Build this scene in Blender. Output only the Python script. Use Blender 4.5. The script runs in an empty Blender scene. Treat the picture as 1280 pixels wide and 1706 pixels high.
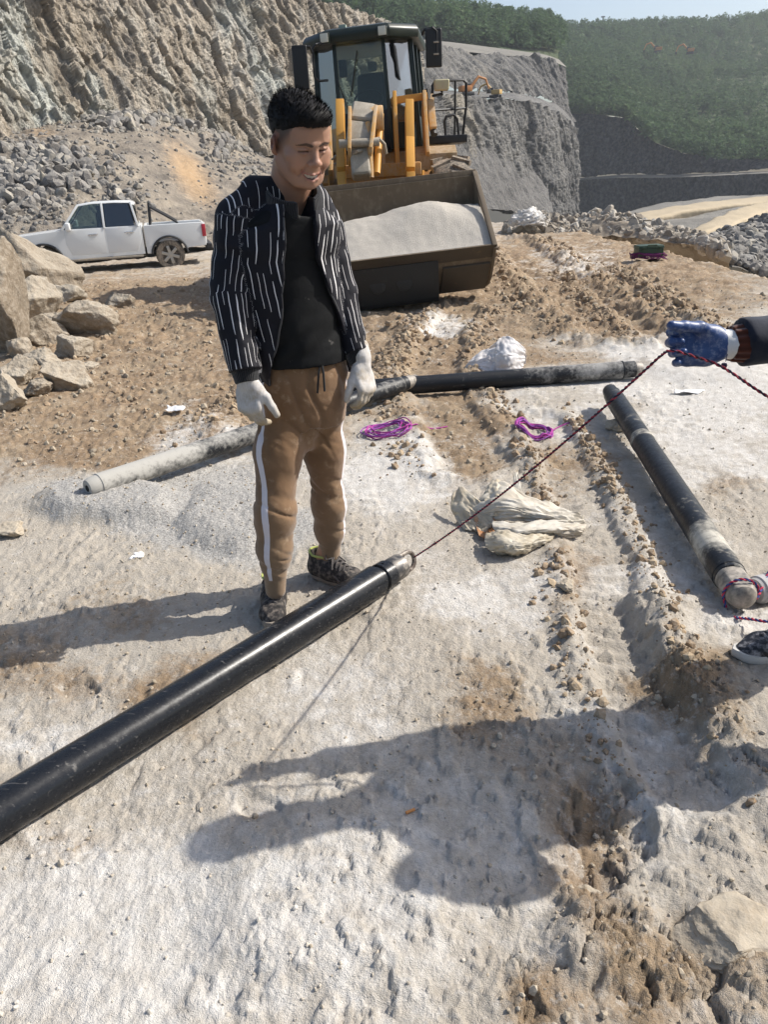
import bpy, bmesh, math, random
import numpy as np
from mathutils import Vector, Matrix, Euler

# ------------------------------------------------------------------ camera
F_PX, CAM_H = 1282.0, 1.5
PITCH, ROLL = math.radians(23.5), math.radians(3.0)
scene = bpy.context.scene
COL = scene.collection
_fw = np.array([0, math.cos(PITCH), -math.sin(PITCH)])
_up = np.array([0, math.sin(PITCH), math.cos(PITCH)])
_rt = np.array([1.0, 0, 0])
_c, _s = math.cos(ROLL), math.sin(ROLL)
CX, CY = _rt * _c - _up * _s, _rt * _s + _up * _c      # image right / image up
cam_d = bpy.data.cameras.new('camera')
cam_d.sensor_fit = 'VERTICAL'
cam_d.sensor_height = 36.0
cam_d.lens = 36.0 * F_PX / 1706.0
cam_d.clip_end = 5000
cam_d.clip_start = 0.05
cam = bpy.data.objects.new('camera', cam_d)
COL.objects.link(cam)
M = Matrix((tuple(CX) + (0,), tuple(CY) + (0,), tuple(-_fw) + (0,), (0, 0, 0, 1))).transposed()
M.translation = (0, 0, CAM_H)
cam.matrix_world = M
scene.camera = cam

# ------------------------------------------------------------------ light
SUN_AZ, SUN_EL = math.radians(12), math.radians(43)     # azimuth from +x towards +y
sun_dir = Vector((math.cos(SUN_AZ) * math.cos(SUN_EL), math.sin(SUN_AZ) * math.cos(SUN_EL), math.sin(SUN_EL)))
sd = bpy.data.lights.new('sun', 'SUN')
sd.energy, sd.angle, sd.color = 4.2, math.radians(0.5), (1.0, 0.955, 0.88)
sun = bpy.data.objects.new('sun', sd)
sun.rotation_euler = sun_dir.to_track_quat('Z', 'Y').to_euler()
sun.location = (20, 10, 40)
COL.objects.link(sun)
world = bpy.data.worlds.new('World')
scene.world = world
world.use_nodes = True
_nt = world.node_tree
_bg = _nt.nodes['Background']
_sky = _nt.nodes.new('ShaderNodeTexSky')
_sky.sky_type = 'NISHITA'
_sky.sun_disc = False
_sky.sun_elevation = SUN_EL
_sky.sun_rotation = math.pi / 2 - SUN_AZ
_sky.air_density, _sky.dust_density, _sky.ozone_density = 1.0, 2.5, 1.0
_nt.links.new(_sky.outputs[0], _bg.inputs[0])
_bg.inputs[1].default_value = 0.11
scene.view_settings.view_transform = 'Standard'
scene.view_settings.look = 'None'
scene.view_settings.exposure = 0.58
scene.view_settings.gamma = 1.0
scene.cycles.max_bounces = 6
scene.cycles.diffuse_bounces = 3
scene.cycles.glossy_bounces = 3
scene.cycles.transmission_bounces = 4
scene.cycles.transparent_max_bounces = 8
scene.cycles.use_denoising = True

rng = np.random.default_rng(7)
random.seed(7)

# ------------------------------------------------------------------ pixels <-> places
def ray(px, py):
    u, v = (px - 640) / F_PX, (853 - py) / F_PX
    return _fw + u * CX + v * CY
def gp(px, py, z=0.0):
    d = ray(px, py); t = (z - CAM_H) / d[2]
    return np.array([0, 0, CAM_H]) + t * d
def at(px, py, y):
    d = ray(px, py)
    return np.array([0, 0, CAM_H]) + d * (y / d[1])
def to_px(x, y, z):
    q = np.stack([x, y, z - CAM_H], -1)
    w = np.maximum(q @ _fw, 1e-3)
    return 640 + F_PX * (q @ CX) / w, 853 - F_PX * (q @ CY) / w
def unit_(v): v = np.asarray(v, float); return v / np.linalg.norm(v)
V = lambda *a: np.array(a, float)

# ------------------------------------------------------------------ noise
_pr = np.random.default_rng(99)
_PERM = np.concatenate([_pr.permutation(2048)] * 2).astype(np.int32)
_GA = _pr.random(2048) * 2 * np.pi
_GX, _GY = np.cos(_GA).astype(np.float32), np.sin(_GA).astype(np.float32)
def vnoise2(x, y, seed=0):
    x = np.asarray(x, np.float32); y = np.asarray(y, np.float32)
    ix, iy = np.floor(x), np.floor(y)
    fx, fy = x - ix, y - iy
    ux, uy = fx * fx * fx * (fx * (fx * 6 - 15) + 10), fy * fy * fy * (fy * (fy * 6 - 15) + 10)
    jx = (ix.astype(np.int32) + seed * 131) & 2047; jy = (iy.astype(np.int32) + seed * 57) & 2047
    jx1 = (jx + 1) & 2047
    p0, p1 = _PERM[jy], _PERM[(jy + 1) & 2047]
    def g(j, p, dx, dy):
        h = _PERM[j + p]
        return _GX[h] * (fx - dx) + _GY[h] * (fy - dy)
    a = g(jx, p0, 0, 0); b = g(jx1, p0, 1, 0); c = g(jx, p1, 0, 1); d = g(jx1, p1, 1, 1)
    a += (b - a) * ux; c += (d - c) * ux
    return 1.5 * (a + (c - a) * uy)
def fbm2(x, y, oct=4, seed=0, gain=0.5, ridged=False):
    a, s, t = 1.0, 0.0, 0.0
    for o in range(oct):
        n = vnoise2(x * 2 ** o + 17.3 * o, y * 2 ** o - 9.1 * o, seed + o)
        if ridged: n = 1 - 2 * np.abs(n)
        s = s + a * n; t += a; a *= gain
    return s / t
def vnoise3(x, y, z, seed=0):
    ix, iy, iz = np.floor(x), np.floor(y), np.floor(z)
    fx, fy, fz = x - ix, y - iy, z - iz
    ux, uy, uz = (f * f * (3 - 2 * f) for f in (fx, fy, fz))
    jx, jy, jz = (((i.astype(np.int32) + seed * 131) & 2047) for i in (ix, iy, iz))
    v = lambda a, b, c: _PERM[((jx + a) & 2047) + _PERM[((jy + b) & 2047) + _PERM[(jz + c) & 2047]]] * np.float32(1 / 2047)
    x00 = v(0, 0, 0) * (1 - ux) + v(1, 0, 0) * ux
    x10 = v(0, 1, 0) * (1 - ux) + v(1, 1, 0) * ux
    x01 = v(0, 0, 1) * (1 - ux) + v(1, 0, 1) * ux
    x11 = v(0, 1, 1) * (1 - ux) + v(1, 1, 1) * ux
    return 2 * ((x00 * (1 - uy) + x10 * uy) * (1 - uz) + (x01 * (1 - uy) + x11 * uy) * uz) - 1
def fbm3(x, y, z, oct=3, seed=0, gain=0.5):
    a, s, t = 1.0, 0.0, 0.0
    for o in range(oct):
        s = s + a * vnoise3(x * 2 ** o, y * 2 ** o, z * 2 ** o, seed + o); t += a; a *= gain
    return s / t
_RX, _RY, _RZ = (_pr.random(2048).astype(np.float32) for _ in range(3))
def worley2(x, y, seed=0):
    ix, iy = np.floor(x), np.floor(y)
    jx = ix.astype(np.int32) + seed * 131; jy = iy.astype(np.int32) + seed * 57
    f1 = np.full(np.shape(x), 9.0); f2 = f1.copy(); cid = np.zeros(np.shape(x))
    for dx in (-1, 0, 1):
        for dy in (-1, 0, 1):
            a, b = ix + dx, iy + dy
            h = _PERM[((jx + dx) & 2047) + _PERM[(jy + dy) & 2047]]
            d = np.hypot(a + _RX[h] - x, b + _RY[h] - y)
            new = d < f1
            f2 = np.where(new, f1, np.minimum(f2, d))
            cid = np.where(new, _RZ[h], cid)
            f1 = np.where(new, d, f1)
    return f1, f2, cid
def sstep(a, b, x):
    t = np.clip((x - a) / (b - a), 0, 1)
    return t * t * (3 - 2 * t)

# ------------------------------------------------------------------ objects
def link(o, parent=None):
    COL.objects.link(o)
    if parent is not None: o.parent = parent
    return o
def tag(o, label=None, cat=None, group=None, kind=None):
    if label: o['label'] = label
    if cat: o['category'] = cat
    if group: o['group'] = group
    if kind: o['kind'] = kind
    return o
def thing(name, label, cat, loc=(0, 0, 0), group=None, rot=None):
    o = bpy.data.objects.new(name, None)
    o.empty_display_size = 0.1
    o.location = loc
    if rot is not None: o.rotation_euler = rot
    link(o)
    return tag(o, label, cat, group)
def np_mesh(name, verts, quads, smooth=True, tris=None):
    """fast mesh from arrays"""
    me = bpy.data.meshes.new(name)
    verts = np.asarray(verts, np.float32)
    quads = np.asarray(quads, np.int32) if quads is not None and len(quads) else np.zeros((0, 4), np.int32)
    tris = np.asarray(tris, np.int32) if tris is not None and len(tris) else np.zeros((0, 3), np.int32)
    nq, nt = len(quads), len(tris)
    me.vertices.add(len(verts)); me.vertices.foreach_set('co', verts.ravel())
    me.loops.add(nq * 4 + nt * 3)
    me.loops.foreach_set('vertex_index', np.concatenate([quads.ravel(), tris.ravel()]).astype(np.int32))
    me.polygons.add(nq + nt)
    st = np.concatenate([np.arange(nq) * 4, nq * 4 + np.arange(nt) * 3]).astype(np.int32)
    me.polygons.foreach_set('loop_start', st)
    me.polygons.foreach_set('use_smooth', np.full(nq + nt, smooth, bool))
    me.update(calc_edges=True)
    return me
def set_attr(me, name, arr, kind='FLOAT'):
    a = me.attributes.new(name, kind, 'POINT')
    arr = np.asarray(arr, np.float32)
    a.data.foreach_set({'FLOAT': 'value', 'FLOAT_VECTOR': 'vector', 'FLOAT_COLOR': 'color'}[kind], arr.ravel())
def mobj(name, me, mat, parent=None):
    o = bpy.data.objects.new(name, me)
    if mat is not None: me.materials.append(mat)
    return link(o, parent)
def grid_quads(nr, nc):
    i = np.arange(nr * nc).reshape(nr, nc)
    return np.stack([i[:-1, :-1], i[:-1, 1:], i[1:, 1:], i[1:, :-1]], -1).reshape(-1, 4)

class MB:
    """collects shapes, builds ONE mesh object"""
    def __init__(self): self.v, self.f = [], []
    def add(self, vs, fs, M=None):
        b = len(self.v)
        for p in vs:
            p = Vector(p)
            self.v.append(tuple(M @ p if M is not None else p))
        self.f += [tuple(b + i for i in f) for f in fs]
        return self
    def box(self, c, s, rot=None, taper=None, M=None):
        x, y, z = s[0] / 2, s[1] / 2, s[2] / 2
        tx, ty = taper or (1, 1)
        vs = [(-x, -y, -z), (x, -y, -z), (x, y, -z), (-x, y, -z), (-x * tx, -y * ty, z), (x * tx, -y * ty, z), (x * tx, y * ty, z), (-x * tx, y * ty, z)]
        m = Matrix.Translation(c) @ (Euler(rot).to_matrix().to_4x4() if rot else Matrix())
        if M is not None: m = M @ m
        return self.add(vs, [(0, 3, 2, 1), (4, 5, 6, 7), (0, 1, 5, 4), (1, 2, 6, 5), (2, 3, 7, 6), (3, 0, 4, 7)], m)
    def bar(self, a, b, w, h, up=(0, 0, 1)):
        a, b = Vector(a), Vector(b); d = (b - a); L = d.length; d.normalize()
        up = Vector(up)
        if abs(d.dot(up)) > 0.98: up = Vector((0, 1, 0))
        s = d.cross(up).normalized(); u = s.cross(d)
        vs = [p + s * i * w / 2 + u * j * h / 2 for p in (a, b) for i, j in ((-1, -1), (1, -1), (1, 1), (-1, 1))]
        return self.add(vs, [(3, 2, 1, 0), (4, 5, 6, 7), (0, 1, 5, 4), (1, 2, 6, 5), (2, 3, 7, 6), (3, 0, 4, 7)])
    def prism(self, pts, a, b, axis='x'):
        """polygon in the plane across axis, from a to b"""
        n = len(pts)
        mk = {'x': lambda p, t: (t, p[0], p[1]), 'y': lambda p, t: (p[0], t, p[1]), 'z': lambda p, t: (p[0], p[1], t)}[axis]
        vs = [mk(p, a) for p in pts] + [mk(p, b) for p in pts]
        fs = [tuple(range(n))[::-1], tuple(range(n, 2 * n))] + [(i, (i + 1) % n, n + (i + 1) % n, n + i) for i in range(n)]
        return self.add(vs, fs)
    def tube(self, pts, r, seg=8, cap=True, closed=False):
        pts = [Vector(p) for p in pts]; n = len(pts)
        rs = r if hasattr(r, '__len__') else [r] * n
        ref = None; rings = []
        for i, p in enumerate(pts):
            if closed: d = pts[(i + 1) % n] - pts[i - 1]
            else: d = pts[min(i + 1, n - 1)] - pts[max(i - 1, 0)]
            d = d.normalized() if d.length > 1e-9 else Vector((0, 0, 1))
            if ref is None: ref = Vector((0, 0, 1)) if abs(d.z) < 0.9 else Vector((1, 0, 0))
            s = d.cross(ref)
            s = s.normalized() if s.length > 1e-6 else d.orthogonal().normalized()
            u = s.cross(d); ref = u
            rings.append([p + (s * math.cos(t) + u * math.sin(t)) * rs[i] for t in [2 * math.pi * k / seg for k in range(seg)]])
        vs = [q for rg in rings for q in rg]; fs = []
        for i in range(n if closed else n - 1):
            a, b = i * seg, ((i + 1) % n) * seg
            for k in range(seg):
                fs.append((a + k, a + (k + 1) % seg, b + (k + 1) % seg, b + k))
        if cap and not closed:
            fs.append(tuple(range(seg))[::-1]); fs.append(tuple(range((n - 1) * seg, n * seg)))
        return self.add(vs, fs)
    def cyl(self, a, b, r, r2=None, seg=20, cap=True):
        return self.tube([a, b], [r, r if r2 is None else r2], seg, cap)
    def lathe(self, prof, a, axis, seg=32, closed=False):
        """prof: (distance along axis, radius)"""
        a, ax = Vector(a), Vector(axis).normalized()
        s = ax.orthogonal().normalized(); u = ax.cross(s)
        vs = []
        for t, r in prof:
            for k in range(seg):
                an = 2 * math.pi * k / seg
                vs.append(a + ax * t + (s * math.cos(an) + u * math.sin(an)) * r)
        fs = []; n = len(prof)
        for i in range(n if closed else n - 1):
            p, q = i * seg, ((i + 1) % n) * seg
            for k in range(seg): fs.append((p + k, p + (k + 1) % seg, q + (k + 1) % seg, q + k))
        if not closed:
            fs.append(tuple(range(seg))[::-1]); fs.append(tuple(range((n - 1) * seg, n * seg)))
        return self.add(vs, fs)
    def build(self, name, mat, parent=None, bevel=0, seg=2, smooth=True, ang=35, M=None):
        me = bpy.data.meshes.new(name)
        me.from_pydata(self.v, [], self.f)
        bm = bmesh.new(); bm.from_mesh(me)
        if M is not None: bm.transform(M)
        bmesh.ops.recalc_face_normals(bm, faces=bm.faces)
        if bevel:
            ed = [e for e in bm.edges if len(e.link_faces) == 2 and e.calc_face_angle(0) > math.radians(28)]
            bmesh.ops.bevel(bm, geom=ed, offset=bevel, segments=seg, profile=0.6, affect='EDGES', clamp_overlap=True)
        bm.to_mesh(me); bm.free()
        if smooth:
            me.polygons.foreach_set('use_smooth', np.ones(len(me.polygons), bool))
            me.set_sharp_from_angle(angle=math.radians(ang))
        return mobj(name, me, mat, parent)

def copy_tree(o, parent=None):
    c = o.copy(); COL.objects.link(c)
    if parent is not None: c.parent = parent
    for ch in list(o.children): copy_tree(ch, c)
    return c

# ------------------------------------------------------------------ implicit surfaces (bodies, cloth, gloves)
class Field:
    def __init__(self, lo, hi, h):
        self.lo, self.h = np.array(lo, float), h
        self.n = np.ceil((np.array(hi) - self.lo) / h).astype(int) + 1
        self.g = np.full(self.n, 1.0, np.float32)
        self.ax = [(self.lo[i] + np.arange(self.n[i]) * h).astype(np.float32) for i in range(3)]
    def _sl(self, lo, hi):
        a = np.clip(np.floor((np.array(lo) - self.lo) / self.h).astype(int), 0, self.n)
        b = np.clip(np.ceil((np.array(hi) - self.lo) / self.h).astype(int) + 1, 0, self.n)
        return tuple(slice(a[i], b[i]) for i in range(3))
    def grid(self, sl):
        return np.meshgrid(*[self.ax[i][sl[i]] for i in range(3)], indexing='ij', sparse=True)
    def apply(self, fn, lo=None, hi=None, k=0.0, op='u'):
        sl = self._sl(lo, hi) if lo is not None else (slice(None),) * 3
        X, Y, Z = self.grid(sl)
        if 0 in self.g[sl].shape: return self
        d = fn(X, Y, Z)
        g = self.g[sl]
        if op == 'u':
            if k > 0:
                h = np.clip(0.5 + 0.5 * (g - d) / k, 0, 1)
                r = g * (1 - h) + d * h - k * h * (1 - h)
            else: r = np.minimum(g, d)
        elif op == 's':
            if k > 0:
                h = np.clip(0.5 - 0.5 * (g + d) / k, 0, 1)
                r = g * (1 - h) - d * h + k * h * (1 - h)
            else: r = np.maximum(g, -d)
        elif op == 'i': r = np.maximum(g, d)
        else: r = g + d
        self.g[sl] = r
        return self
    def cap(self, a, b, ra, rb=None, k=0.02, op='u'):
        """round cone"""
        a, b = np.array(a, float), np.array(b, float); rb = ra if rb is None else rb
        m = max(ra, rb) + 2 * k + 3 * self.h
        ba = b - a; L2 = max(ba @ ba, 1e-12)
        def fn(X, Y, Z):
            t = np.clip(((X - a[0]) * ba[0] + (Y - a[1]) * ba[1] + (Z - a[2]) * ba[2]) / L2, 0, 1)
            return np.sqrt((X - a[0] - t * ba[0]) ** 2 + (Y - a[1] - t * ba[1]) ** 2 + (Z - a[2] - t * ba[2]) ** 2) - (ra + (rb - ra) * t)
        return self.apply(fn, np.minimum(a, b) - m, np.maximum(a, b) + m, k, op)
    def ell(self, c, r, R=None, k=0.02, op='u'):
        """ellipsoid; rows of R are its axes"""
        c, r = np.array(c, float), np.array(r, float)
        R = np.eye(3) if R is None else np.asarray(R, float)
        m = max(r) + 2 * k + 3 * self.h
        def fn(X, Y, Z):
            x, y, z = X - c[0], Y - c[1], Z - c[2]
            p = [(R[i][0] * x + R[i][1] * y + R[i][2] * z) for i in range(3)]
            k0 = np.sqrt((p[0] / r[0]) ** 2 + (p[1] / r[1]) ** 2 + (p[2] / r[2]) ** 2)
            k1 = np.sqrt((p[0] / r[0] ** 2) ** 2 + (p[1] / r[1] ** 2) ** 2 + (p[2] / r[2] ** 2) ** 2)
            return k0 * (k0 - 1) / np.maximum(k1, 1e-6)
        return self.apply(fn, c - m, c + m, k, op)
    def chain(self, pts, rs, k=0.015, op='u'):
        for i in range(len(pts) - 1): self.cap(pts[i], pts[i + 1], rs[i], rs[i + 1], k, op)
        return self
    def mesh(self, name, smooth_it=0):
        g, h = self.g, self.h
        s = g < 0
        n = g.shape
        # cells with a sign change
        c = np.zeros((n[0] - 1, n[1] - 1, n[2] - 1), np.int8)
        for i in (0, 1):
            for j in (0, 1):
                for l in (0, 1):
                    c += s[i:n[0] - 1 + i, j:n[1] - 1 + j, l:n[2] - 1 + l]
        act = (c > 0) & (c < 8)
        idx = np.full(act.shape, -1, np.int64)
        cells = np.argwhere(act); idx[act] = np.arange(len(cells))
        acc = np.zeros((len(cells), 3)); cnt = np.zeros(len(cells))
        corners = [(i, j, l) for i in (0, 1) for j in (0, 1) for l in (0, 1)]
        val = {q: g[cells[:, 0] + q[0], cells[:, 1] + q[1], cells[:, 2] + q[2]] for q in corners}
        for q in corners:
            for ax in range(3):
                if q[ax] == 0:
                    q2 = list(q); q2[ax] = 1; q2 = tuple(q2)
                    a, b = val[q], val[q2]
                    m = (a < 0) != (b < 0)
                    t = np.where(m, a / np.where(m, a - b, 1), 0)
                    p = np.array(q, float)[None] + np.zeros((len(cells), 3)); p[:, ax] = t
                    acc += p * m[:, None]; cnt += m
        v = self.lo + (cells + acc / cnt[:, None]) * h
        quads = []
        for ax in range(3):
            o1, o2 = [(1, 2), (2, 0), (0, 1)][ax]
            sl0 = [slice(None)] * 3; sl1 = [slice(None)] * 3
            sl0[ax], sl1[ax] = slice(0, -1), slice(1, None)
            a, b = s[tuple(sl0)], s[tuple(sl1)]
            e = np.argwhere(a != b)
            ok = (e[:, o1] > 0) & (e[:, o2] > 0) & (e[:, o1] < n[o1] - 1) & (e[:, o2] < n[o2] - 1)
            e = e[ok]
            def cell(d1, d2):
                q = e.copy(); q[:, o1] += d1; q[:, o2] += d2
                return idx[q[:, 0], q[:, 1], q[:, 2]]
            qd = np.stack([cell(-1, -1), cell(0, -1), cell(0, 0), cell(-1, 0)], 1)
            fl = ~a[e[:, 0], e[:, 1], e[:, 2]]
            qd[fl] = qd[fl][:, ::-1]
            quads.append(qd)
        quads = np.concatenate(quads)
        quads = quads[(quads >= 0).all(1)]
        for _ in range(smooth_it):
            e = np.concatenate([quads[:, [0, 1]], quads[:, [1, 2]], quads[:, [2, 3]], quads[:, [3, 0]]])
            sm = np.zeros_like(v); ct = np.zeros(len(v))
            for q in range(3): sm[:, q] = np.bincount(e[:, 0], v[e[:, 1], q], len(v)) + np.bincount(e[:, 1], v[e[:, 0], q], len(v))
            ct = np.bincount(e[:, 0], None, len(v)) + np.bincount(e[:, 1], None, len(v))
            v = v * 0.45 + 0.55 * sm / np.maximum(ct, 1)[:, None]
        return np_mesh(name, v, quads, True), v

# ------------------------------------------------------------------ materials
def nodes(mat): return mat.node_tree.nodes, mat.node_tree.links
class Mat:
    """small node-graph writer"""
    def __init__(self, name, rough=0.6, metal=0.0, col=(0.5, 0.5, 0.5), spec=0.5):
        self.m = bpy.data.materials.new(name); self.m.use_nodes = True
        self.N, self.L = nodes(self.m)
        self.b = self.N['Principled BSDF']
        self.b.inputs['Roughness'].default_value = rough
        self.b.inputs['Metallic'].default_value = metal
        self.b.inputs['Base Color'].default_value = (*col, 1)
        self.b.inputs['Specular IOR Level'].default_value = spec
    def n(self, t, **kw):
        nd = self.N.new('ShaderNode' + t)
        for k, v in kw.items(): setattr(nd, k, v)
        return nd
    def put(self, sock, v):
        if hasattr(v, 'links') or isinstance(v, bpy.types.NodeSocket): self.L.new(v, sock)
        elif isinstance(v, (tuple, list)) and sock.type == 'RGBA' and len(v) == 3: sock.default_value = (*v, 1)
        else: sock.default_value = v
    def coord(self, kind='Object'): return self.n('TexCoord').outputs[kind]
    def attr(self, name, out='Fac'):
        a = self.n('Attribute'); a.attribute_name = name; return a.outputs[out]
    def mapping(self, vec, scale=(1, 1, 1), loc=(0, 0, 0), rot=(0, 0, 0)):
        m = self.n('Mapping'); self.L.new(vec, m.inputs[0]); m.inputs['Scale'].default_value = scale; m.inputs['Location'].default_value = loc; m.inputs['Rotation'].default_value = rot
        return m.outputs[0]
    def noise(self, scale, detail=4, rough=0.55, vec=None, dist=0.0, out=0):
        t = self.n('TexNoise'); t.inputs['Scale'].default_value = scale; t.inputs['Detail'].default_value = detail; t.inputs['Roughness'].default_value = rough; t.inputs['Distortion'].default_value = dist
        if vec is None: vec = self.coord()
        self.L.new(vec, t.inputs['Vector']); return t.outputs[out]
    def voronoi(self, scale, vec=None, feature='F1', out='Distance', rand=1.0):
        t = self.n('TexVoronoi', feature=feature); t.inputs['Scale'].default_value = scale; t.inputs['Randomness'].default_value = rand
        if vec is None: vec = self.coord()
        self.L.new(vec, t.inputs['Vector']); return t.outputs[out]
    def ramp(self, fac, stops, interp='LINEAR'):
        r = self.n('ValToRGB'); cr = r.color_ramp; cr.interpolation = interp
        while len(cr.elements) < len(stops): cr.elements.new(0.5)
        for e, (p, c) in zip(cr.elements, stops):
            e.position = p; e.color = (*c, 1) if hasattr(c, '__len__') else (c, c, c, 1)
        self.L.new(fac, r.inputs[0]); return r.outputs[0]
    def mix(self, fac, a, b, mode='MIX'):
        x = self.n('Mix', data_type='RGBA', blend_type=mode); x.clamp_factor = True
        self.put(x.inputs['Factor'], fac); self.put(x.inputs['A'], a) if False else None
        self.put(x.inputs[0], fac); self.put(x.inputs[6], a); self.put(x.inputs[7], b)
        return x.outputs[2]
    def math(self, op, a, b=0.0, c=None, clamp=False):
        x = self.n('Math', operation=op); x.use_clamp = clamp
        self.put(x.inputs[0], a); self.put(x.inputs[1], b)
        if c is not None: self.put(x.inputs[2], c)
        return x.outputs[0]
    def rng(self, v, a, b, c=0.0, d=1.0):
        x = self.n('MapRange'); self.L.new(v, x.inputs[0])
        for i, q in enumerate((a, b, c, d)): x.inputs[i + 1].default_value = q
        return x.outputs[0]
    def col(self, v): self.put(self.b.inputs['Base Color'], v); return self
    def set(self, name, v): self.put(self.b.inputs[name], v); return self
    def bump(self, h, strength=0.5, dist=0.01):
        x = self.n('Bump'); x.inputs['Strength'].default_value = strength; x.inputs['Distance'].default_value = dist
        self.L.new(h, x.inputs['Height'])
        prev = self.b.inputs['Normal'].links
        if prev: self.L.new(prev[0].from_socket, x.inputs['Normal'])
        self.L.new(x.outputs[0], self.b.inputs['Normal']); return self
    def rand(self): return self.n('ObjectInfo').outputs['Random']
# ================================================================== ground
def poly_dist(x, y, pts):
    """signed distance to a polyline (+ = right of travel) and arc length"""
    best = np.full(np.shape(x), 1e9); sg = np.zeros(np.shape(x)); al = np.zeros(np.shape(x)); acc = 0.0
    for (ax, ay), (bx, by) in zip(pts[:-1], pts[1:]):
        dx, dy = bx - ax, by - ay; L = math.hypot(dx, dy)
        t = np.clip(((x - ax) * dx + (y - ay) * dy) / (L * L), 0, 1)
        qx, qy = x - ax - t * dx, y - ay - t * dy
        d = np.hypot(qx, qy); m = d < best
        best = np.where(m, d, best); sg = np.where(m, np.sign(dy * (x - ax) - dx * (y - ay)), sg); al = np.where(m, acc + t * L, al)
        acc += L
    return best * sg, al
def px_poly(pts): return [tuple(gp(*p)[:2]) for p in pts]
def blobs(px, py, lst, warp=0):
    out = np.zeros_like(px)
    for cx, cy, rx, ry, s in lst:
        d = np.hypot((px - cx) / rx, (py - cy) / ry)
        out = np.maximum(out, s * (1 - sstep(0.55, 1.15, d + warp)))
    return out
TR_NEAR = px_poly([(905, 700), (950, 790), (985, 880), (1012, 980), (1035, 1080), (1080, 1190), (1150, 1300)])
BANK = px_poly([(1040, 985), (1075, 1065), (1112, 1135), (1150, 1205), (1200, 1275), (1290, 1390), (1420, 1530)])
TR_FAR = px_poly([(850, 400), (905, 450), (965, 500), (1060, 560)])
TR_FAR2 = px_poly([(980, 452), (1050, 505), (1130, 560)])
TR_MID = px_poly([(770, 520), (738, 560), (722, 620), (745, 690), (790, 770)])
TR_LEFT = px_poly([(620, 560), (560, 620), (450, 700)])
EDGE = px_poly([(560, 352), (830, 372), (930, 366), (1020, 372), (1110, 388), (1180, 402), (1225, 442), (1300, 470), (1500, 520)])
EDGE_X = np.array([p[0] for p in EDGE]); EDGE_Y = np.array([p[1] for p in EDGE])
LITTLE = dict(
    dust=[(200, 1600, 480, 210, 1.0), (110, 1245, 190, 60, .7), (560, 1260, 170, 110, .4), (640, 800, 95, 75, .95), (1190, 720, 170, 110, .75),
          (1170, 625, 190, 40, 1.0), (800, 985, 130, 55, .75), (1100, 960, 110, 70, .65), (1235, 1040, 80, 60, .8), (1000, 1240, 160, 60, .45),
          (760, 1420, 240, 130, .35), (370, 740, 130, 40, .5), (900, 690, 80, 30, .5), (740, 545, 60, 22, .7), (960, 440, 90, 30, .5), (560, 1120, 110, 60, .4), (1180, 1330, 120, 60, .5), (860, 1500, 90, 60, .4)],
    gravel=[(160, 845, 170, 45, .9), (380, 880, 120, 70, 1.0), (340, 790, 120, 40, .7), (560, 745, 150, 40, .5)],
    mud=[(220, 560, 260, 140, .95), (330, 690, 220, 60, .7), (700, 565, 150, 75, .9), (940, 480, 190, 90, .95), (100, 720, 220, 70, .85), (770, 735, 75, 75, .95), (60, 1120, 140, 45, .55),
         (290, 1150, 100, 50, .5), (800, 1150, 70, 80, .6), (1010, 1370, 110, 120, .8), (80, 1430, 100, 40, .7), (420, 1345, 45, 28, .7), (1130, 1190, 60, 90, .7), (940, 960, 40, 70, .6),
         (1180, 1640, 200, 120, .55), (880, 1640, 80, 70, .6), (1100, 1560, 160, 80, .3), (960, 780, 60, 60, .5), (1240, 800, 60, 40, .4), (1100, 470, 260, 90, .5), (180, 1010, 140, 40, .35)])
def ground_masks(x, y):
    px, py = to_px(x, y, np.zeros_like(x))
    wx, wy = fbm2(x * 1.3 + 4, y * 1.3, 4, 31, .6), fbm2(x * 1.3 - 7, y * 1.3 + 3, 4, 37, .6)
    sc = 260 / (1 + .28 * np.maximum(y, 0))
    qx, qy = px + wx * sc, py + wy * sc * .55
    n = fbm2(x * 2.6, y * 2.6, 5, 41, .62)
    def field(lst):
        f = np.zeros_like(px)
        for cx, cy, rx, ry, s in lst:
            d = ((qx - cx) / rx) ** 2 + ((qy - cy) / ry) ** 2
            f = f + s * np.exp(-np.minimum(d, 30) * 0.9) * (1 - f * .6)
        return f
    d, g, m = field(LITTLE['dust']), field(LITTLE['gravel']), field(LITTLE['mud'])
    d = np.clip(d * 1.05 + .04 + .65 * n, 0, 1.2); g = np.clip(g * 1.1 + .25 * n - .05, 0, 1)
    m = np.clip(m * 1.15 + .10 - .45 * n, 0, 1.2) * (1 - .6 * np.clip(g, 0, 1))
    return px, py, d, g, m
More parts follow.
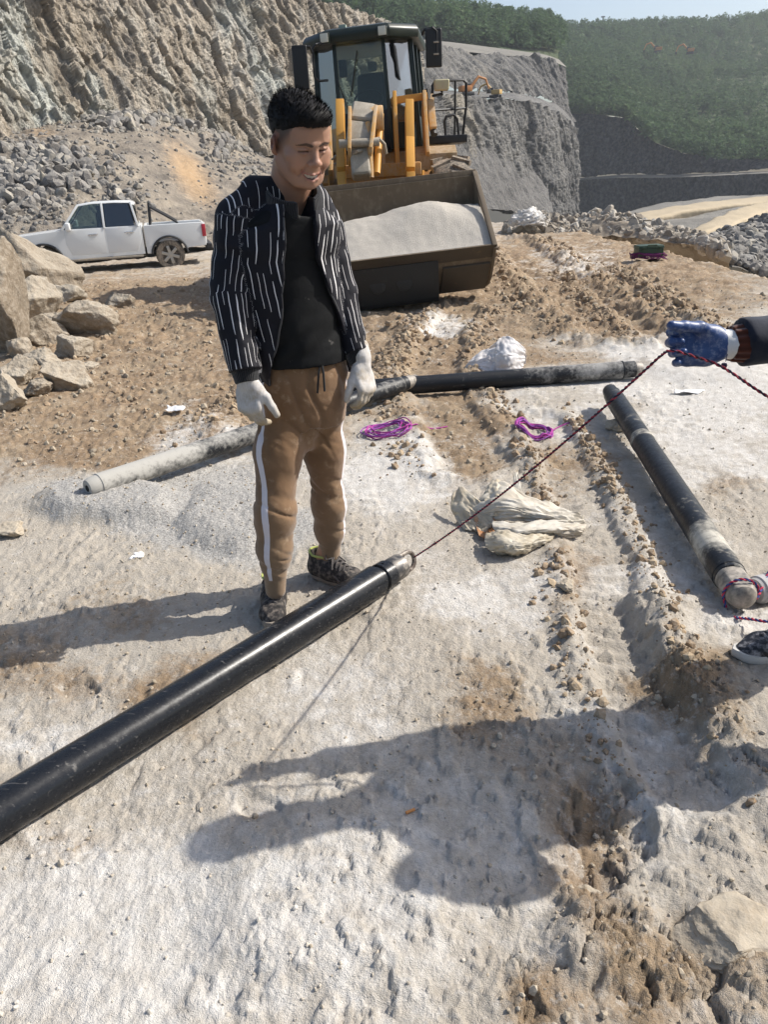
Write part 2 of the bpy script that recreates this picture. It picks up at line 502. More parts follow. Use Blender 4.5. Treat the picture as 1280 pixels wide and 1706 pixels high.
def zg(x, y, fine=True, masks=None):
    """ground height"""
    x, y = np.asarray(x, float), np.asarray(y, float)
    px, py, dust, grav, mud = masks or ground_masks(x, y)
    z = 0.020 * fbm2(x * 0.8, y * 0.8, 3, 3) + 0.05 * fbm2(x * .15, y * .15, 2, 8) * sstep(5, 14, y)
    far = sstep(4, 11, y)
    rough = 0.25 + 1.0 * mud
    chop = fbm2(x * 1.5, y * 1.5, 4, 131, .6)
    z = z + far * (.035 + .05 * mud) * chop + far * mud * .035 * np.clip(fbm2(x * 3.4, y * 3.4, 3, 137, .6, True), -.2, 1)
    # tracks: floor pressed down, clod shoulders
    sh_noise = 0.55 + 1.0 * fbm2(x * 5, y * 5, 4, 44, .6)
    for pts, hw, dep, sh in ((TR_NEAR, .13, .022, .026), (TR_FAR, .42, .05, .10), (TR_FAR2, .30, .04, .06), (TR_MID, .22, .03, .04), (TR_LEFT, .3, .03, .04)):
        d, al = poly_dist(x, y, pts)
        ad = np.abs(d + hw * 0.25 * fbm2(x * 3, y * 3, 2, 12))
        floor = 1 - sstep(hw * 0.75, hw * 1.05, ad)
        shoulder = np.exp(-((ad - hw * 1.35) / (hw * 0.42)) ** 2)
        lug = np.sin(al * 2 * np.pi / (hw * 0.62) + np.abs(d) / hw * 2.4)
        z = z - dep * floor + sh * shoulder * np.clip(sh_noise, 0.1, 1.6) + floor * 0.010 * np.clip(hw / .3, .5, 2) * np.clip(lug * 2, -1, 1)
        rough = rough + 0.9 * shoulder
    d, al = poly_dist(x, y, BANK)
    ends = sstep(0, .12, al) * (1 - .8 * sstep(.55, .95, al))
    wob = 0.02 * fbm2(x * 14, y * 14, 3, 77)
    z = z + ends * 0.065 * sstep(-.05, .02, -d + wob) * np.exp(-np.clip(-d, 0, 9) / .28)
    rough = rough + ends * np.exp(-(d / .06) ** 2)
    # holes and lifted crust near the photographer
    def pit(cx, cy, rx, ry, dep):
        a = np.hypot((px - cx) / rx, (py - cy) / ry) + 0.35 * fbm2(x * 9, y * 9, 3, 21)
        return -dep * (1 - sstep(0.75, 1.0, a))
    z = z + pit(1020, 1385, 85, 100, .040) + pit(430, 1345, 45, 24, .02) + pit(130, 1150, 40, 16, .02)
    z = z + 0.03 * blobs(px, py, [(1010, 1570, 110, 75, 1)], 0.2 * fbm2(x * 8, y * 8, 2, 9)) + 0.02 * blobs(px, py, [(1180, 1480, 130, 60, 1)], 0.2 * fbm2(x * 8, y * 8, 2, 19))
    # clods, crust plates
    if fine:
        rough = np.clip(rough * (1 - 0.5 * dust), 0, 2.2)
        z = z + (0.012 + 0.024 * far) * rough * fbm2(x * 5.5, y * 5.5, 5, 60, .6)
        r = fbm2(x * 13, y * 13, 3, 71, .6, True)
        z = z + 0.009 * rough * np.clip(r, -.3, 1)
        f1, f2, cid = worley2(x * 11 + 0.7 * fbm2(x * 6, y * 6, 2, 2), y * 11 + 0.7 * fbm2(x * 6, y * 6, 2, 4), 6)
        z = z + (0.017 + .012 * far) * np.clip(rough - .35, 0, 1.5) * (cid - .35) * sstep(0.02, .16, f2 - f1)
        f1, f2, cid = worley2(x * 23 + 1.2 * fbm2(x * 15, y * 15, 2, 102), y * 23 + 1.2 * fbm2(x * 15, y * 15, 2, 104), 7)
        z = z + 0.010 * np.clip(rough - .15, 0, 1.3) * np.clip(cid - .3, 0, 1) * (1 - sstep(.2, .55, f1))
        f1, f2, cid = worley2(x * 3.2 + 0.5 * fbm2(x * 4, y * 4, 3, 52), y * 3.2 + 0.5 * fbm2(x * 4, y * 4, 3, 54), 16)
        crust = np.clip(1 - 0.8 * dust - grav, 0, 1) * (1 - far) * sstep(.5, .9, cid + .3 * mud)
        z = z + crust * (0.014 * (cid - .5) * sstep(0.0, .05, f2 - f1) - .006 * (1 - sstep(0, .035, f2 - f1)))
        f1, f2, cid = worley2(x * 38, y * 38, 26)
        z = z + (0.0028 + .004 * grav + 0.0012 * rough) * (cid > .45) * cid * (1 - sstep(.15, .5, f1))
        z = z + 0.0062 * (0.7 + 0.3 * dust) * fbm2(x * 26, y * 26, 4, 90, .62) * (1 - .6 * far)
        cr = 1 - np.abs(fbm2(x * 7 + .3 * fbm2(x * 20, y * 20, 2, 5), y * 7, 3, 111)) * 9
        z = z - .007 * np.clip(cr, 0, 1) * (1 - dust * .7).clip(0, 1) * sstep(.05, .35, fbm2(x * 1.7, y * 1.7, 2, 113) + .25) * (1 - far)
        flake = fbm2(x * 11, y * 11, 4, 121, .6)
        z = z + .010 * sstep(.10, .16, flake) * (1 - grav) * (1 - far) * sstep(-.2, .3, fbm2(x * 1.1, y * 1.1, 2, 123))
    # broken crust plates near the photographer
        pm = blobs(px, py, [(1030, 1570, 190, 110, 1), (1200, 1640, 220, 110, 1), (1020, 1400, 110, 110, .8), (880, 1640, 90, 70, .8), (1220, 1270, 90, 60, .7), (1000, 1010, 70, 60, .4)], .3 * fbm2(x * 5, y * 5, 3, 141))
        wx, wy = x + .035 * fbm2(x * 8, y * 8, 3, 143), y + .035 * fbm2(x * 8 + 5, y * 8, 3, 145)
        f1, f2, cid = worley2(wx * 8.5, wy * 8.5, 36); g1, g2, cid2 = worley2(wx * 19, wy * 19, 38)
        z = z + pm * (.030 * (cid - .5) + .010 * (cid2 - .5) - .018 * (1 - sstep(.0, .07, f2 - f1)) - .006 * (1 - sstep(.0, .08, g2 - g1)))
    # gravel heap by the half-buried pipe, the soft powder drift in the foreground
    z = z + 0.075 * blobs(px, py, [(190, 842, 150, 36, 1), (390, 862, 100, 60, .75)], 0.2 * fbm2(x * 4, y * 4, 2, 91))
    z = z + 0.03 * blobs(px, py, [(560, 1500, 260, 170, 1)], 0.25 * fbm2(x * 2.5, y * 2.5, 2, 93)) + dust * 0.012 * fbm2(x * 4, y * 2.2, 3, 94) + .05 * blobs(px, py, [(1180, 610, 150, 30, 1)], 0)
    # rise to the left behind the pickup, drop into the pit
    z = z - .40 * sstep(12.5, 19.5, y) * sstep(-.5, -4.0, x)
    ye = np.interp(x, EDGE_X, EDGE_Y)
    ye = ye + 0.5 * fbm2(x * .9, y * .9, 3, 15)
    right = sstep(-1, 3, x)
    over = np.clip(y - ye, 0, 60)
    z = z - right * np.minimum(over * 0.75, 9.0)
    return z
def zg1(x, y, fine=False): return float(zg(np.array([x]), np.array([y]), fine)[0])

def make_ground():
    ys = [-4, -2.5, -1.5, -.8, -.3, 0.0, .2]
    y = 0.35
    while y < 36: ys.append(y); y += 0.0047 * (y + .62)
    ys = np.array(ys)
    nc = 860
    s = np.linspace(-1, 1, nc)
    Y = np.repeat(ys[:, None], nc, 1)
    X = s[None] * (1.25 + 0.74 * np.maximum(Y, 0)) + 0.0
    mk = ground_masks(X, Y)
    Z = zg(X, Y, True, mk)
    px, py, dust, grav, mud = mk
    me = np_mesh('ground', np.stack([X, Y, Z], -1).reshape(-1, 3), grid_quads(*X.shape), True)
    for n, a in (('dust', dust), ('gravel', grav), ('mud', mud)): set_attr(me, n, a.ravel())
    m = Mat('quarry_ground', rough=0.95, spec=0.15)
    co = m.coord()
    n1 = m.noise(2.2, 6, .62, co); n2 = m.noise(17, 5, .6, co); n3 = m.noise(90, 4, .65, co); n4 = m.noise(420, 2, .6, co)
    tan = m.mix(n1, (.365, .322, .266), (.49, .447, .385))
    tan = m.mix(m.rng(n2, .35, .7), tan, (.435, .388, .322))
    mudc = m.mix(m.rng(n2, .3, .7), (.195, .132, .080), (.325, .238, .152))
    mudc = m.mix(m.rng(n1, .45, .65, 0, .55), mudc, (.36, .285, .195))
    dustc = m.mix(m.rng(n2, .3, .7), (.50, .465, .415), (.66, .635, .595))
    gravc = m.mix(m.rng(n3, .35, .65), (.25, .24, .225), (.52, .50, .465))
    def soft(a, amt, lo=.35, hi=.65):
        e = m.math('ADD', a, m.math('MULTIPLY', m.math('SUBTRACT', n2, .5), amt))
        e = m.math('ADD', e, m.math('MULTIPLY', m.math('SUBTRACT', n3, .5), amt * .6))
        return m.rng(e, lo, hi)
    c = m.mix(soft(m.attr('mud'), .9, .3, .75), tan, mudc)
    c = m.mix(soft(m.attr('gravel'), .7), c, gravc)
    c = m.mix(soft(m.attr('dust'), 1.0, .28, .8), c, dustc)
    # light dusting on everything, dark crumbs
    c = m.mix(m.rng(n4, .55, .75, 0, .30), c, (.62, .57, .50))
    c = m.mix(m.rng(m.noise(46, 5, .72, co), .52, .70, 0, .38), c, m.mix(.5, c, (.17, .145, .115)))
    c = m.mix(m.rng(m.noise(31, 5, .7, m.mapping(co, (1, 1, 1), (5, 3, 0))), .56, .70, 0, .45), c, (.66, .63, .585))
    sp = m.voronoi(130, co); spc = m.voronoi(130, co, out='Color')
    c = m.mix(m.math('MULTIPLY', m.rng(sp, .0, .28, 1, 0), m.rng(n2, .5, .62, 0, .5)), c, m.mix(spc, (.10, .085, .07), (.55, .5, .43)))
    m.col(c)
    h = m.math('ADD', m.math('MULTIPLY', n3, .9), m.math('MULTIPLY', n4, .5))
    m.bump(h, .9, .010)
    m.bump(m.rng(m.voronoi(75, co), 0, .5, 1, 0), .35, .004)
    o = mobj('ground', me, m.m)
    tag(o, kind='structure')
    return o
ground = make_ground()

# ------------------------------------------------------------------ rocks
def rock_mesh(seed, sub=2, stretch=(1, .8, .62), rough=.28, cuts=7, name='rock', smooth=False):
    """a blocky stone of about unit size: sphere cut by random planes"""
    r = np.random.default_rng(seed)
    bm = bmesh.new()
    bmesh.ops.create_icosphere(bm, subdivisions=sub, radius=1.0)
    v = np.array([q.co for q in bm.verts])
    for _ in range(cuts):
        nrm = r.normal(size=3); nrm /= np.linalg.norm(nrm); d = r.uniform(.45, .8)
        t = v @ nrm - d
        v = v - np.where(t > 0, t, 0)[:, None] * nrm
    q = v * 2.1 + seed * 3.7
    v = v * (1 + rough * .5 * fbm3(q[:, 0], q[:, 1], q[:, 2], 3, seed)[:, None])
    v = v * np.array(stretch)
    v = v / np.abs(v).max()
    for b, c in zip(bm.verts, v): b.co = c
    me = bpy.data.meshes.new(name)
    bm.to_mesh(me); bm.free()
    me.polygons.foreach_set('use_smooth', np.full(len(me.polygons), smooth, bool))
    return me
def arrays_of(me):
    v = np.empty(len(me.vertices) * 3, np.float32); me.vertices.foreach_get('co', v)
    f = np.empty(len(me.loops), np.int32); me.loops.foreach_get('vertex_index', f)
    return v.reshape(-1, 3), f.reshape(-1, 3)
def rot_mats(n, r):
    a = r.normal(size=(n, 4)); a /= np.linalg.norm(a, axis=1)[:, None]
    w, x, y, z = a.T
    return np.stack([1 - 2 * (y * y + z * z), 2 * (x * y - z * w), 2 * (x * z + y * w), 2 * (x * y + z * w), 1 - 2 * (x * x + z * z), 2 * (y * z - x * w), 2 * (x * z - y * w), 2 * (y * z + x * w), 1 - 2 * (x * x + y * y)], 1).reshape(-1, 3, 3)
def scatter_mesh(name, bases, pos, size, r, mat, shade=None, smooth=False):
    """many small stones in one mesh"""
    n = len(pos); R = rot_mats(n, r); k = r.integers(0, len(bases), n)
    vs, fs, cs, off = [], [], [], 0
    for b, (bv, bf) in enumerate(bases):
        i = np.where(k == b)[0]
        if not len(i): continue
        vv = np.einsum('nij,vj->nvi', R[i], bv) * size[i][:, None, None] + pos[i][:, None, :]
        ff = bf[None] + (off + np.arange(len(i)) * len(bv))[:, None, None]
        vs.append(vv.reshape(-1, 3)); fs.append(ff.reshape(-1, 3)); off += len(i) * len(bv)
        cs.append(np.repeat(r.random(len(i)) if shade is None else shade[i], len(bv)))
    me = np_mesh(name, np.concatenate(vs), None, smooth, np.concatenate(fs))
    set_attr(me, 'tone', np.concatenate(cs))
    return mobj(name, me, mat)
pebble_bases = [arrays_of(rock_mesh(40 + i, 1, (1, .85, .7), .3, 4)) for i in range(6)]
def stone_mat(name, stops, rough=.92, dustc=None, tone='tone', sc=6.0, bumpd=.03, rnd=False):
    m = Mat(name, rough=rough, spec=.2)
    co = m.coord()
    n = m.noise(sc, 5, .6, co); nf = m.noise(sc * 7, 4, .65, co)
    t = m.rand() if rnd else m.attr(tone)
    c = m.ramp(t, stops)
    c = m.mix(m.rng(n, .3, .7, 0, .5), c, m.mix(.5, c, (.42, .36, .28)))
    c = m.mix(m.rng(nf, .45, .7, 0, .35), c, (.52, .47, .40))
    if dustc:      # rock flour lying on upward faces
        g = m.n('NewGeometry'); s = m.n('SeparateXYZ'); m.L.new(g.outputs['True Normal'], s.inputs[0])
        c = m.mix(m.math('MULTIPLY', m.rng(s.outputs[2], .35, .95), m.rng(n, .3, .6, .2, .8)), c, dustc)
    m.col(c)
    m.bump(m.math('ADD', n, m.math('MULTIPLY', nf, .5)), .6, bumpd)
    return m.m
M_PEBBLE = stone_mat('pebble_stone', [(0, (.20, .165, .12)), (.45, (.36, .30, .22)), (.8, (.50, .46, .40)), (1, (.62, .60, .56))], sc=40, bumpd=.003)
def make_pebbles():
    r = np.random.default_rng(11)
    n = 15000
    u = r.random(n) ** .75
    y = .6 * (11 / .6) ** u
    x = (r.random(n) * 2 - 1) * (1.0 + .62 * y)
    px, py, dust, grav, mud = ground_masks(x, y)
    keep = r.random(n) < np.clip(.30 + .45 * mud + 1.2 * grav - .22 * dust, .06, 1)
    x, y, mud, dust, grav = x[keep], y[keep], mud[keep], dust[keep], grav[keep]
    s = (0.0022 + 0.0035 * r.random(len(x)) ** 2 + .012 * mud * r.random(len(x)) ** 5) * (1 + .16 * y)
    z = zg(x, y) + s * .2
    sh = np.clip(.25 + .35 * dust - .2 * mud + r.random(len(x)) * .45, 0, 1)
    o = scatter_mesh('gravel', pebble_bases, np.stack([x, y, z], 1), s, r, M_PEBBLE, sh)
    tag(o, 'loose grit and small clods strewn over the quarry floor', 'gravel', kind='stuff')
make_pebbles()
# ================================================================== quarry walls, slopes, hills
def sheet(name, rows, nu, nv, mat, disp=None, kind='structure', smooth=True, label=None):
    """rows: polylines of world points, bottom to top; Catmull-Rom in both directions"""
    C = np.array(rows, float)
    def cm(A, t):
        n = len(A); x = t * (n - 1); i = np.clip(np.floor(x).astype(int), 0, n - 2); f = (x - i)
        P = np.concatenate([(2 * A[0] - A[1])[None], A, (2 * A[-1] - A[-2])[None]])
        f = f.reshape((-1,) + (1,) * (A.ndim - 1)); p0, p1, p2, p3 = P[i], P[i + 1], P[i + 2], P[i + 3]
        s = .5 * (2 * p1 + (p2 - p0) * f + (2 * p0 - 5 * p1 + 4 * p2 - p3) * f * f + (3 * p1 - p0 - 3 * p2 + p3) * f ** 3)
        l = p1 * (1 - f) + p2 * f
        return .5 * s + .5 * l
    G = cm(C, np.linspace(0, 1, nu)); G = np.swapaxes(cm(np.swapaxes(G, 0, 1), np.linspace(0, 1, nv)), 0, 1)
    du = np.gradient(G, axis=0); dv = np.gradient(G, axis=1); N = np.cross(dv, du); N /= np.linalg.norm(N, axis=2)[..., None] + 1e-9
    U, W = np.meshgrid(np.linspace(0, 1, nu), np.linspace(0, 1, nv), indexing='ij')
    extra = {}
    if disp is not None: G, extra = disp(G, N, U, W)
    me = np_mesh(name, G.reshape(-1, 3), grid_quads(nu, nv)[:, ::-1], smooth)
    for k, a in extra.items(): set_attr(me, k, a.ravel())
    o = mobj(name, me, mat); tag(o, label, None, None, kind)
    return o, G, N
def rock_disp(scale, amp, along, seed, vert=.35, block=.5):
    """blocky fractured face with steep joints. along = horizontal direction of the face"""
    al = unit_(along)
    def fn(G, N, U, W):
        h = G[..., 0] * al[0] + G[..., 1] * al[1]; z = G[..., 2]
        hs = h + z * .18 + .55 * scale * fbm2(h / scale * .3, z / scale * .3, 3, seed)
        z = z + .35 * scale * fbm2(h / scale * .5, z / scale * .5, 3, seed + 9)
        big = fbm2(hs / scale * .35, z / scale * .12, 4, seed + 1, .55)
        rib = 1 - 2 * np.abs(vnoise2(hs / scale * 1.1, z / scale * .16, seed + 2))
        f1, f2, cid = worley2(hs / scale * 1.5, z / scale * vert * 1.5, seed + 3)
        g1, g2, cid2 = worley2(hs / scale * 4.6, z / scale * vert * 6.5, seed + 4)
        fine = fbm2(hs / scale * 6, z / scale * 2.4, 4, seed + 5, .68)
        ledge = np.abs(((z / scale * .55 + .3 * big) % 1.0) - .5) * 2
        d = amp * (1.0 * big + .22 * rib + block * (cid - .5) + block * .6 * (cid2 - .5) + .42 * fine + .25 * ledge)
        crev = (1 - sstep(0, .07, g2 - g1)) * sstep(.2, .7, cid2)
        d = d - amp * .25 * crev
        tone = np.clip(.5 + .5 * big + .35 * (cid - .5) + .35 * (cid2 - .5), 0, 1)
        return G + N * d[..., None], dict(tone=tone, joint=crev)
    return fn
def cliff_mat(name, stops, stain, sc=.25, vstretch=.22, bump=.9, bd=.5, jd=.5):
    m = Mat(name, rough=.95, spec=.15)
    co = m.coord(); cv = m.mapping(co, (1, 1, vstretch))
    n1 = m.noise(sc, 6, .62, cv); n2 = m.noise(sc * 5, 6, .65, cv); n3 = m.noise(sc * 22, 4, .65, co)
    t = m.math('ADD', m.math('MULTIPLY', m.attr('tone'), .55), m.math('MULTIPLY', m.math('SUBTRACT', m.math('ADD', n1, n2), 1.0), .9))
    c = m.ramp(m.math('ADD', t, .22), stops)
    for col, s_, lo, hi, off in stain:
        c = m.mix(m.rng(m.noise(s_, 4, .6, m.mapping(co, (1, 1, .5), (off, off, 0))), lo, hi), c, col)
    c = m.mix(m.math('MULTIPLY', m.attr('joint'), jd), c, (.06, .052, .045))
    c = m.mix(m.rng(n3, .40, .70, 0, .35), c, m.mix(.6, c, (.50, .46, .40)))
    m.col(c); m.bump(m.math('ADD', n2, m.math('MULTIPLY', n3, .5)), bump, bd)
    return m.m
M_CLIFF = cliff_mat('tan_rock_face', [(0, (.13, .110, .088)), (.35, (.275, .232, .178)), (.6, (.375, .326, .264)), (.85, (.465, .43, .37)), (1, (.53, .51, .475))],
                    [((.24, .24, .23), .22, .52, .66, 3.0), ((.38, .27, .14), .15, .60, .72, 8.0), ((.42, .43, .39), .18, .52, .64, 15.0), ((.13, .115, .10), .35, .63, .73, 21.0)])
M_GREYW = cliff_mat('grey_rock_face', [(0, (.036, .036, .039)), (.4, (.088, .088, .089)), (.7, (.145, .142, .136)), (1, (.22, .215, .20))], [((.26, .23, .18), .06, .58, .70, 2.0)], .12, .3, .5, .8, .35)
M_SHADEW = cliff_mat('shaded_rock_face', [(0, (.010, .010, .013)), (.5, (.024, .024, .029)), (1, (.055, .054, .056))], [((.055, .042, .036), .02, .55, .68, 4.0)], .06, .4, .4, 1.0, .3)  # rock colours lowered to carry the shade on the far wall

def row(pts): return [at(*p) for p in pts]
# the tan face on the left, running back behind the loader
cl_bot = row([(-420, 330, 27), (-200, 300, 31), (0, 262, 36), (150, 252, 40), (300, 260, 45), (430, 262, 51), (560, 262, 58), (700, 262, 68)])
cl_mid = row([(-420, 120, 29), (-200, 100, 33.5), (0, 110, 38.5), (150, 110, 43), (300, 120, 48), (430, 120, 54), (560, 130, 61), (700, 150, 71)])
cl_top = row([(-430, -140, 31), (-210, -140, 36), (0, -110, 41), (150, -80, 46), (300, -50, 51.5), (430, -22, 57.5), (555, 8, 64), (700, 62, 74)])
cl_back = [p + V(-6, 16, 2.5) for p in cl_top]
al_ = cl_bot[6] - cl_bot[1]
sheet('quarry_face', [cl_bot, cl_mid, cl_top], 280, 700, M_CLIFF, rock_disp(1.7, .62, al_, 5, .36, 1.1))
sheet('cliff_top_ground', [cl_top, cl_back, [p + V(-30, 60, 6) for p in cl_back]], 24, 60, M_CLIFF, lambda G, N, U, W: (G, dict(tone=.5 + 0 * U, joint=0 * U)))
# grey benches right of the loader
b1b = row([(640, 300, 70), (760, 330, 86), (860, 360, 100), (930, 372, 112), (968, 376, 122)])
b1m = row([(640, 230, 73), (760, 240, 89), (860, 262, 103), (930, 282, 115), (962, 290, 125)])
b1t = row([(640, 158, 75), (760, 160, 92), (860, 166, 106), (925, 186, 118), (958, 215, 127)])
sheet('pit_face_lower', [b1b, b1m, b1t], 150, 300, M_GREYW, rock_disp(3.4, 1.15, b1b[3] - b1b[0], 23))
b1k = row([(640, 150, 92), (760, 152, 108), (860, 156, 120), (925, 172, 130), (958, 205, 138)])
sheet('pit_bench', [b1t, b1k], 20, 60, M_GREYW, lambda G, N, U, W: (G + V(0, 0, 1) * (.35 * fbm2(G[..., 0] * .3, G[..., 1] * .3, 3, 3))[..., None], dict(tone=.6 + 0 * U, joint=0 * U)))
b2m = row([(640, 118, 98), (760, 118, 112), (860, 122, 124), (915, 140, 134), (950, 178, 141)])
b2t = row([(640, 76, 102), (750, 83, 116), (830, 92, 128), (905, 96, 138), (945, 112, 146)])
sheet('pit_face_upper', [b1k, b2m, b2t], 90, 240, M_GREYW, rock_disp(3.4, 1.1, b1b[3] - b1b[0], 31))
b2k = row([(640, 60, 140), (750, 70, 152), (830, 80, 165), (905, 90, 172), (932, 99, 178)])
M_BENCH = cliff_mat('bench_earth', [(0, (.10, .095, .085)), (.5, (.17, .16, .14)), (1, (.25, .235, .205))], [], .1, 1, .3, .5)
sheet('pit_bench_top', [b2t, b2k], 16, 50, M_BENCH, lambda G, N, U, W: (G, dict(tone=.6 + 0 * U, joint=0 * U)))
# talus running down the grey face
tal = [row([(740, 345, 78), (840, 350, 92), (930, 372, 104)]), row([(745, 268, 84), (835, 262, 98), (905, 300, 110)]), row([(760, 205, 90), (815, 200, 103), (860, 212, 112)])]
M_TAL = cliff_mat('grey_talus', [(0, (.06, .06, .062)), (.5, (.11, .108, .107)), (1, (.19, .186, .18))], [], .2, 1, .8, .6, .2)
sheet('talus_slope', tal, 70, 90, M_TAL, lambda G, N, U, W: (G + N * (.5 * fbm2(G[..., 0] * .5, G[..., 1] * .5, 4, 9))[..., None], dict(tone=np.clip(.5 + fbm2(G[..., 0] * .8, G[..., 1] * .8 + G[..., 2], 3, 12), 0, 1), joint=0 * U)))
# shaded far wall
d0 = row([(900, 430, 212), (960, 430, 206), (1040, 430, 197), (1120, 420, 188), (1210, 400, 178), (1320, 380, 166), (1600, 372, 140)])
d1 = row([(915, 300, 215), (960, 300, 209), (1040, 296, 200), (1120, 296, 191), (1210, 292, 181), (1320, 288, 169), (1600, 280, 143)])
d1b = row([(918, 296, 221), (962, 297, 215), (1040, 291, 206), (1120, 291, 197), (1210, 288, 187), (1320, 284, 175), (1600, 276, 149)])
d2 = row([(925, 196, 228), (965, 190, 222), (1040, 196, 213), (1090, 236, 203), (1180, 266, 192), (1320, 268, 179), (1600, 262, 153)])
sheet('far_pit_face', [d0, d1], 60, 240, M_SHADEW, rock_disp(5, 1.3, d0[4] - d0[0], 51))
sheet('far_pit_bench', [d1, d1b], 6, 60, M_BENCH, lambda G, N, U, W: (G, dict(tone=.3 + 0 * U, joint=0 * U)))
sheet('far_pit_face_upper', [d1b, d2], 50, 240, M_SHADEW, rock_disp(5, 1.3, d0[4] - d0[0], 57))
# planted hillside up to the skyline
h0 = d2
h1 = row([(935, 150, 255), (980, 145, 252), (1040, 160, 248), (1090, 190, 240), (1180, 205, 236), (1320, 200, 232), (1600, 190, 225)])
h2 = row([(900, 98, 290), (980, 100, 300), (1040, 110, 310), (1090, 118, 320), (1180, 120, 330), (1320, 110, 345), (1600, 95, 360)])
h3 = row([(860, 62, 370), (980, 52, 385), (1040, 50, 395), (1090, 48, 400), (1180, 42, 410), (1320, 26, 430), (1600, -10, 450)])
h4 = [p + V(0, 120, -6) for p in h3]
M_HILL = Mat('hill_undergrowth', rough=.95, spec=.1)
_c = M_HILL.coord(); M_HILL.col(M_HILL.mix(M_HILL.rng(M_HILL.noise(.06, 5, .6, _c), .35, .65), M_HILL.mix(M_HILL.noise(.5, 4), (.045, .075, .040), (.07, .10, .05)), (.11, .125, .07))); M_HILL.bump(M_HILL.noise(.7, 5, .7, _c), .8, 1.5)
hill, HG, HN = sheet('hillside', [h0, h1, h2, h3, h4], 90, 120, M_HILL.m, lambda G, N, U, W: (G + V(0, 0, 1) * (1.8 * fbm2(G[..., 0] * .03, G[..., 1] * .03, 4, 70) * np.minimum(U * 6, 1))[..., None], {}))
# wooded strip behind the left benches
w0 = row([(380, 40, 150), (540, 42, 160), (640, 74, 166), (750, 83, 172), (850, 92, 180), (930, 100, 190)])
w1 = row([(380, -60, 200), (540, -6, 215), (640, 24, 222), (750, 44, 230), (850, 56, 245), (930, 62, 260)])
w2 = [p + V(0, 90, 0) for p in w1]
strip, SG, SN = sheet('wooded_ridge', [w0, w1, w2], 40, 80, M_HILL.m)
# pit floor with haul roads
pf = [row([(700, 430, 48), (900, 428, 48), (1100, 425, 48), (1300, 420, 48), (1700, 416, 48)]), row([(700, 420, 60), (900, 415, 60), (1100, 406, 60), (1300, 394, 60), (1700, 388, 60)]), row([(700, 405, 85), (900, 398, 85), (1100, 372, 85), (1300, 352, 85), (1700, 345, 85)]),
      row([(760, 395, 110), (900, 388, 110), (1100, 352, 110), (1300, 332, 110), (1700, 322, 110)]), row([(800, 390, 170), (930, 384, 170), (1100, 340, 170), (1300, 322, 175), (1700, 312, 185)])]
def pfd(G, N, U, W): return G + V(0, 0, 1) * (.6 * fbm2(G[..., 0] * .1, G[..., 1] * .1, 4, 82))[..., None], dict(tone=np.clip(.5 + .6 * fbm2(G[..., 0] * .12, G[..., 1] * .12, 4, 84), 0, 1), joint=0 * U)
M_FLOOR = cliff_mat('pit_floor_rubble', [(0, (.12, .115, .105)), (.5, (.21, .20, .18)), (1, (.34, .32, .285))], [], .3, 1, .7, .5, .2)
sheet('pit_floor', pf, 80, 120, M_FLOOR, pfd)
M_ROAD = Mat('haul_road', rough=.95, spec=.1); M_ROAD.col(M_ROAD.mix(M_ROAD.noise(.35, 5, .6, M_ROAD.mapping(M_ROAD.coord(), (1, .25, 1))), (.34, .28, .19), (.50, .42, .305))); M_ROAD.bump(M_ROAD.noise(2, 4), .4, .2)
def road(name, left, right, lift):
    a, b = row(left), row(right)
    sheet(name, [[p + V(0, 0, -.6) for p in a], [p + V(0, 0, lift) for p in a], [p + V(0, 0, lift) for p in b], [p + V(0, 0, -.6) for p in b]], 20, 60, M_ROAD.m, lambda G, N, U, W: (G + V(0, 0, 1) * (.25 * fbm2(G[..., 0] * .3, G[..., 1] * .3, 3, 4))[..., None], {}))
road('haul_road', [(960, 384, 90), (1075, 358, 96), (1130, 346, 100), (1200, 338, 106), (1290, 330, 112), (1500, 318, 125)], [(970, 392, 80), (1085, 368, 86), (1140, 356, 90), (1210, 346, 95), (1290, 339, 100), (1500, 330, 112)], .30)
road('haul_road', [(1150, 392, 62), (1195, 368, 70), (1235, 352, 80), (1290, 340, 92), (1500, 326, 110)], [(1172, 396, 56), (1225, 378, 63), (1260, 364, 72), (1300, 352, 82), (1500, 338, 98)], .35)

# ---- trees
def tree_arrays(seed, n_leaf=70, ls=.17):
    r = np.random.default_rng(seed)
    vs, fs = [], []
    for k in range(n_leaf):
        h = r.random() ** .8; rad = (.42 * (1 - h) ** .7 + .05) * (0.75 + .4 * r.random()); a = r.random() * 6.283
        c = np.array([math.cos(a) * rad * r.random() ** .4, math.sin(a) * rad * r.random() ** .4, .16 + .84 * h])
        s = ls * (1.15 - .6 * h); q = r.normal(size=(3, 3)); q /= np.linalg.norm(q, axis=1)[:, None]
        b = len(vs); vs += [c + q[0] * s, c + q[1] * s, c + q[2] * s]; fs.append((b, b + 1, b + 2))
    return np.array(vs), np.array(fs)
def leaf_mat(name, a, b, c_):
    m = Mat(name, rough=.8, spec=.2); m.col(m.ramp(m.attr('tone'), [(0, a), (.6, b), (1, c_)]))
    tb = m.n('BsdfTranslucent'); tb.inputs[0].default_value = (*b, 1); mx = m.n('MixShader'); mx.inputs[0].default_value = .4
    m.L.new(m.b.outputs[0], mx.inputs[1]); m.L.new(tb.outputs[0], mx.inputs[2]); m.L.new(mx.outputs[0], m.N['Material Output'].inputs[0]); return m.m
M_LEAF = leaf_mat('wood_foliage', (.052, .094, .050), (.088, .140, .066), (.15, .185, .085))
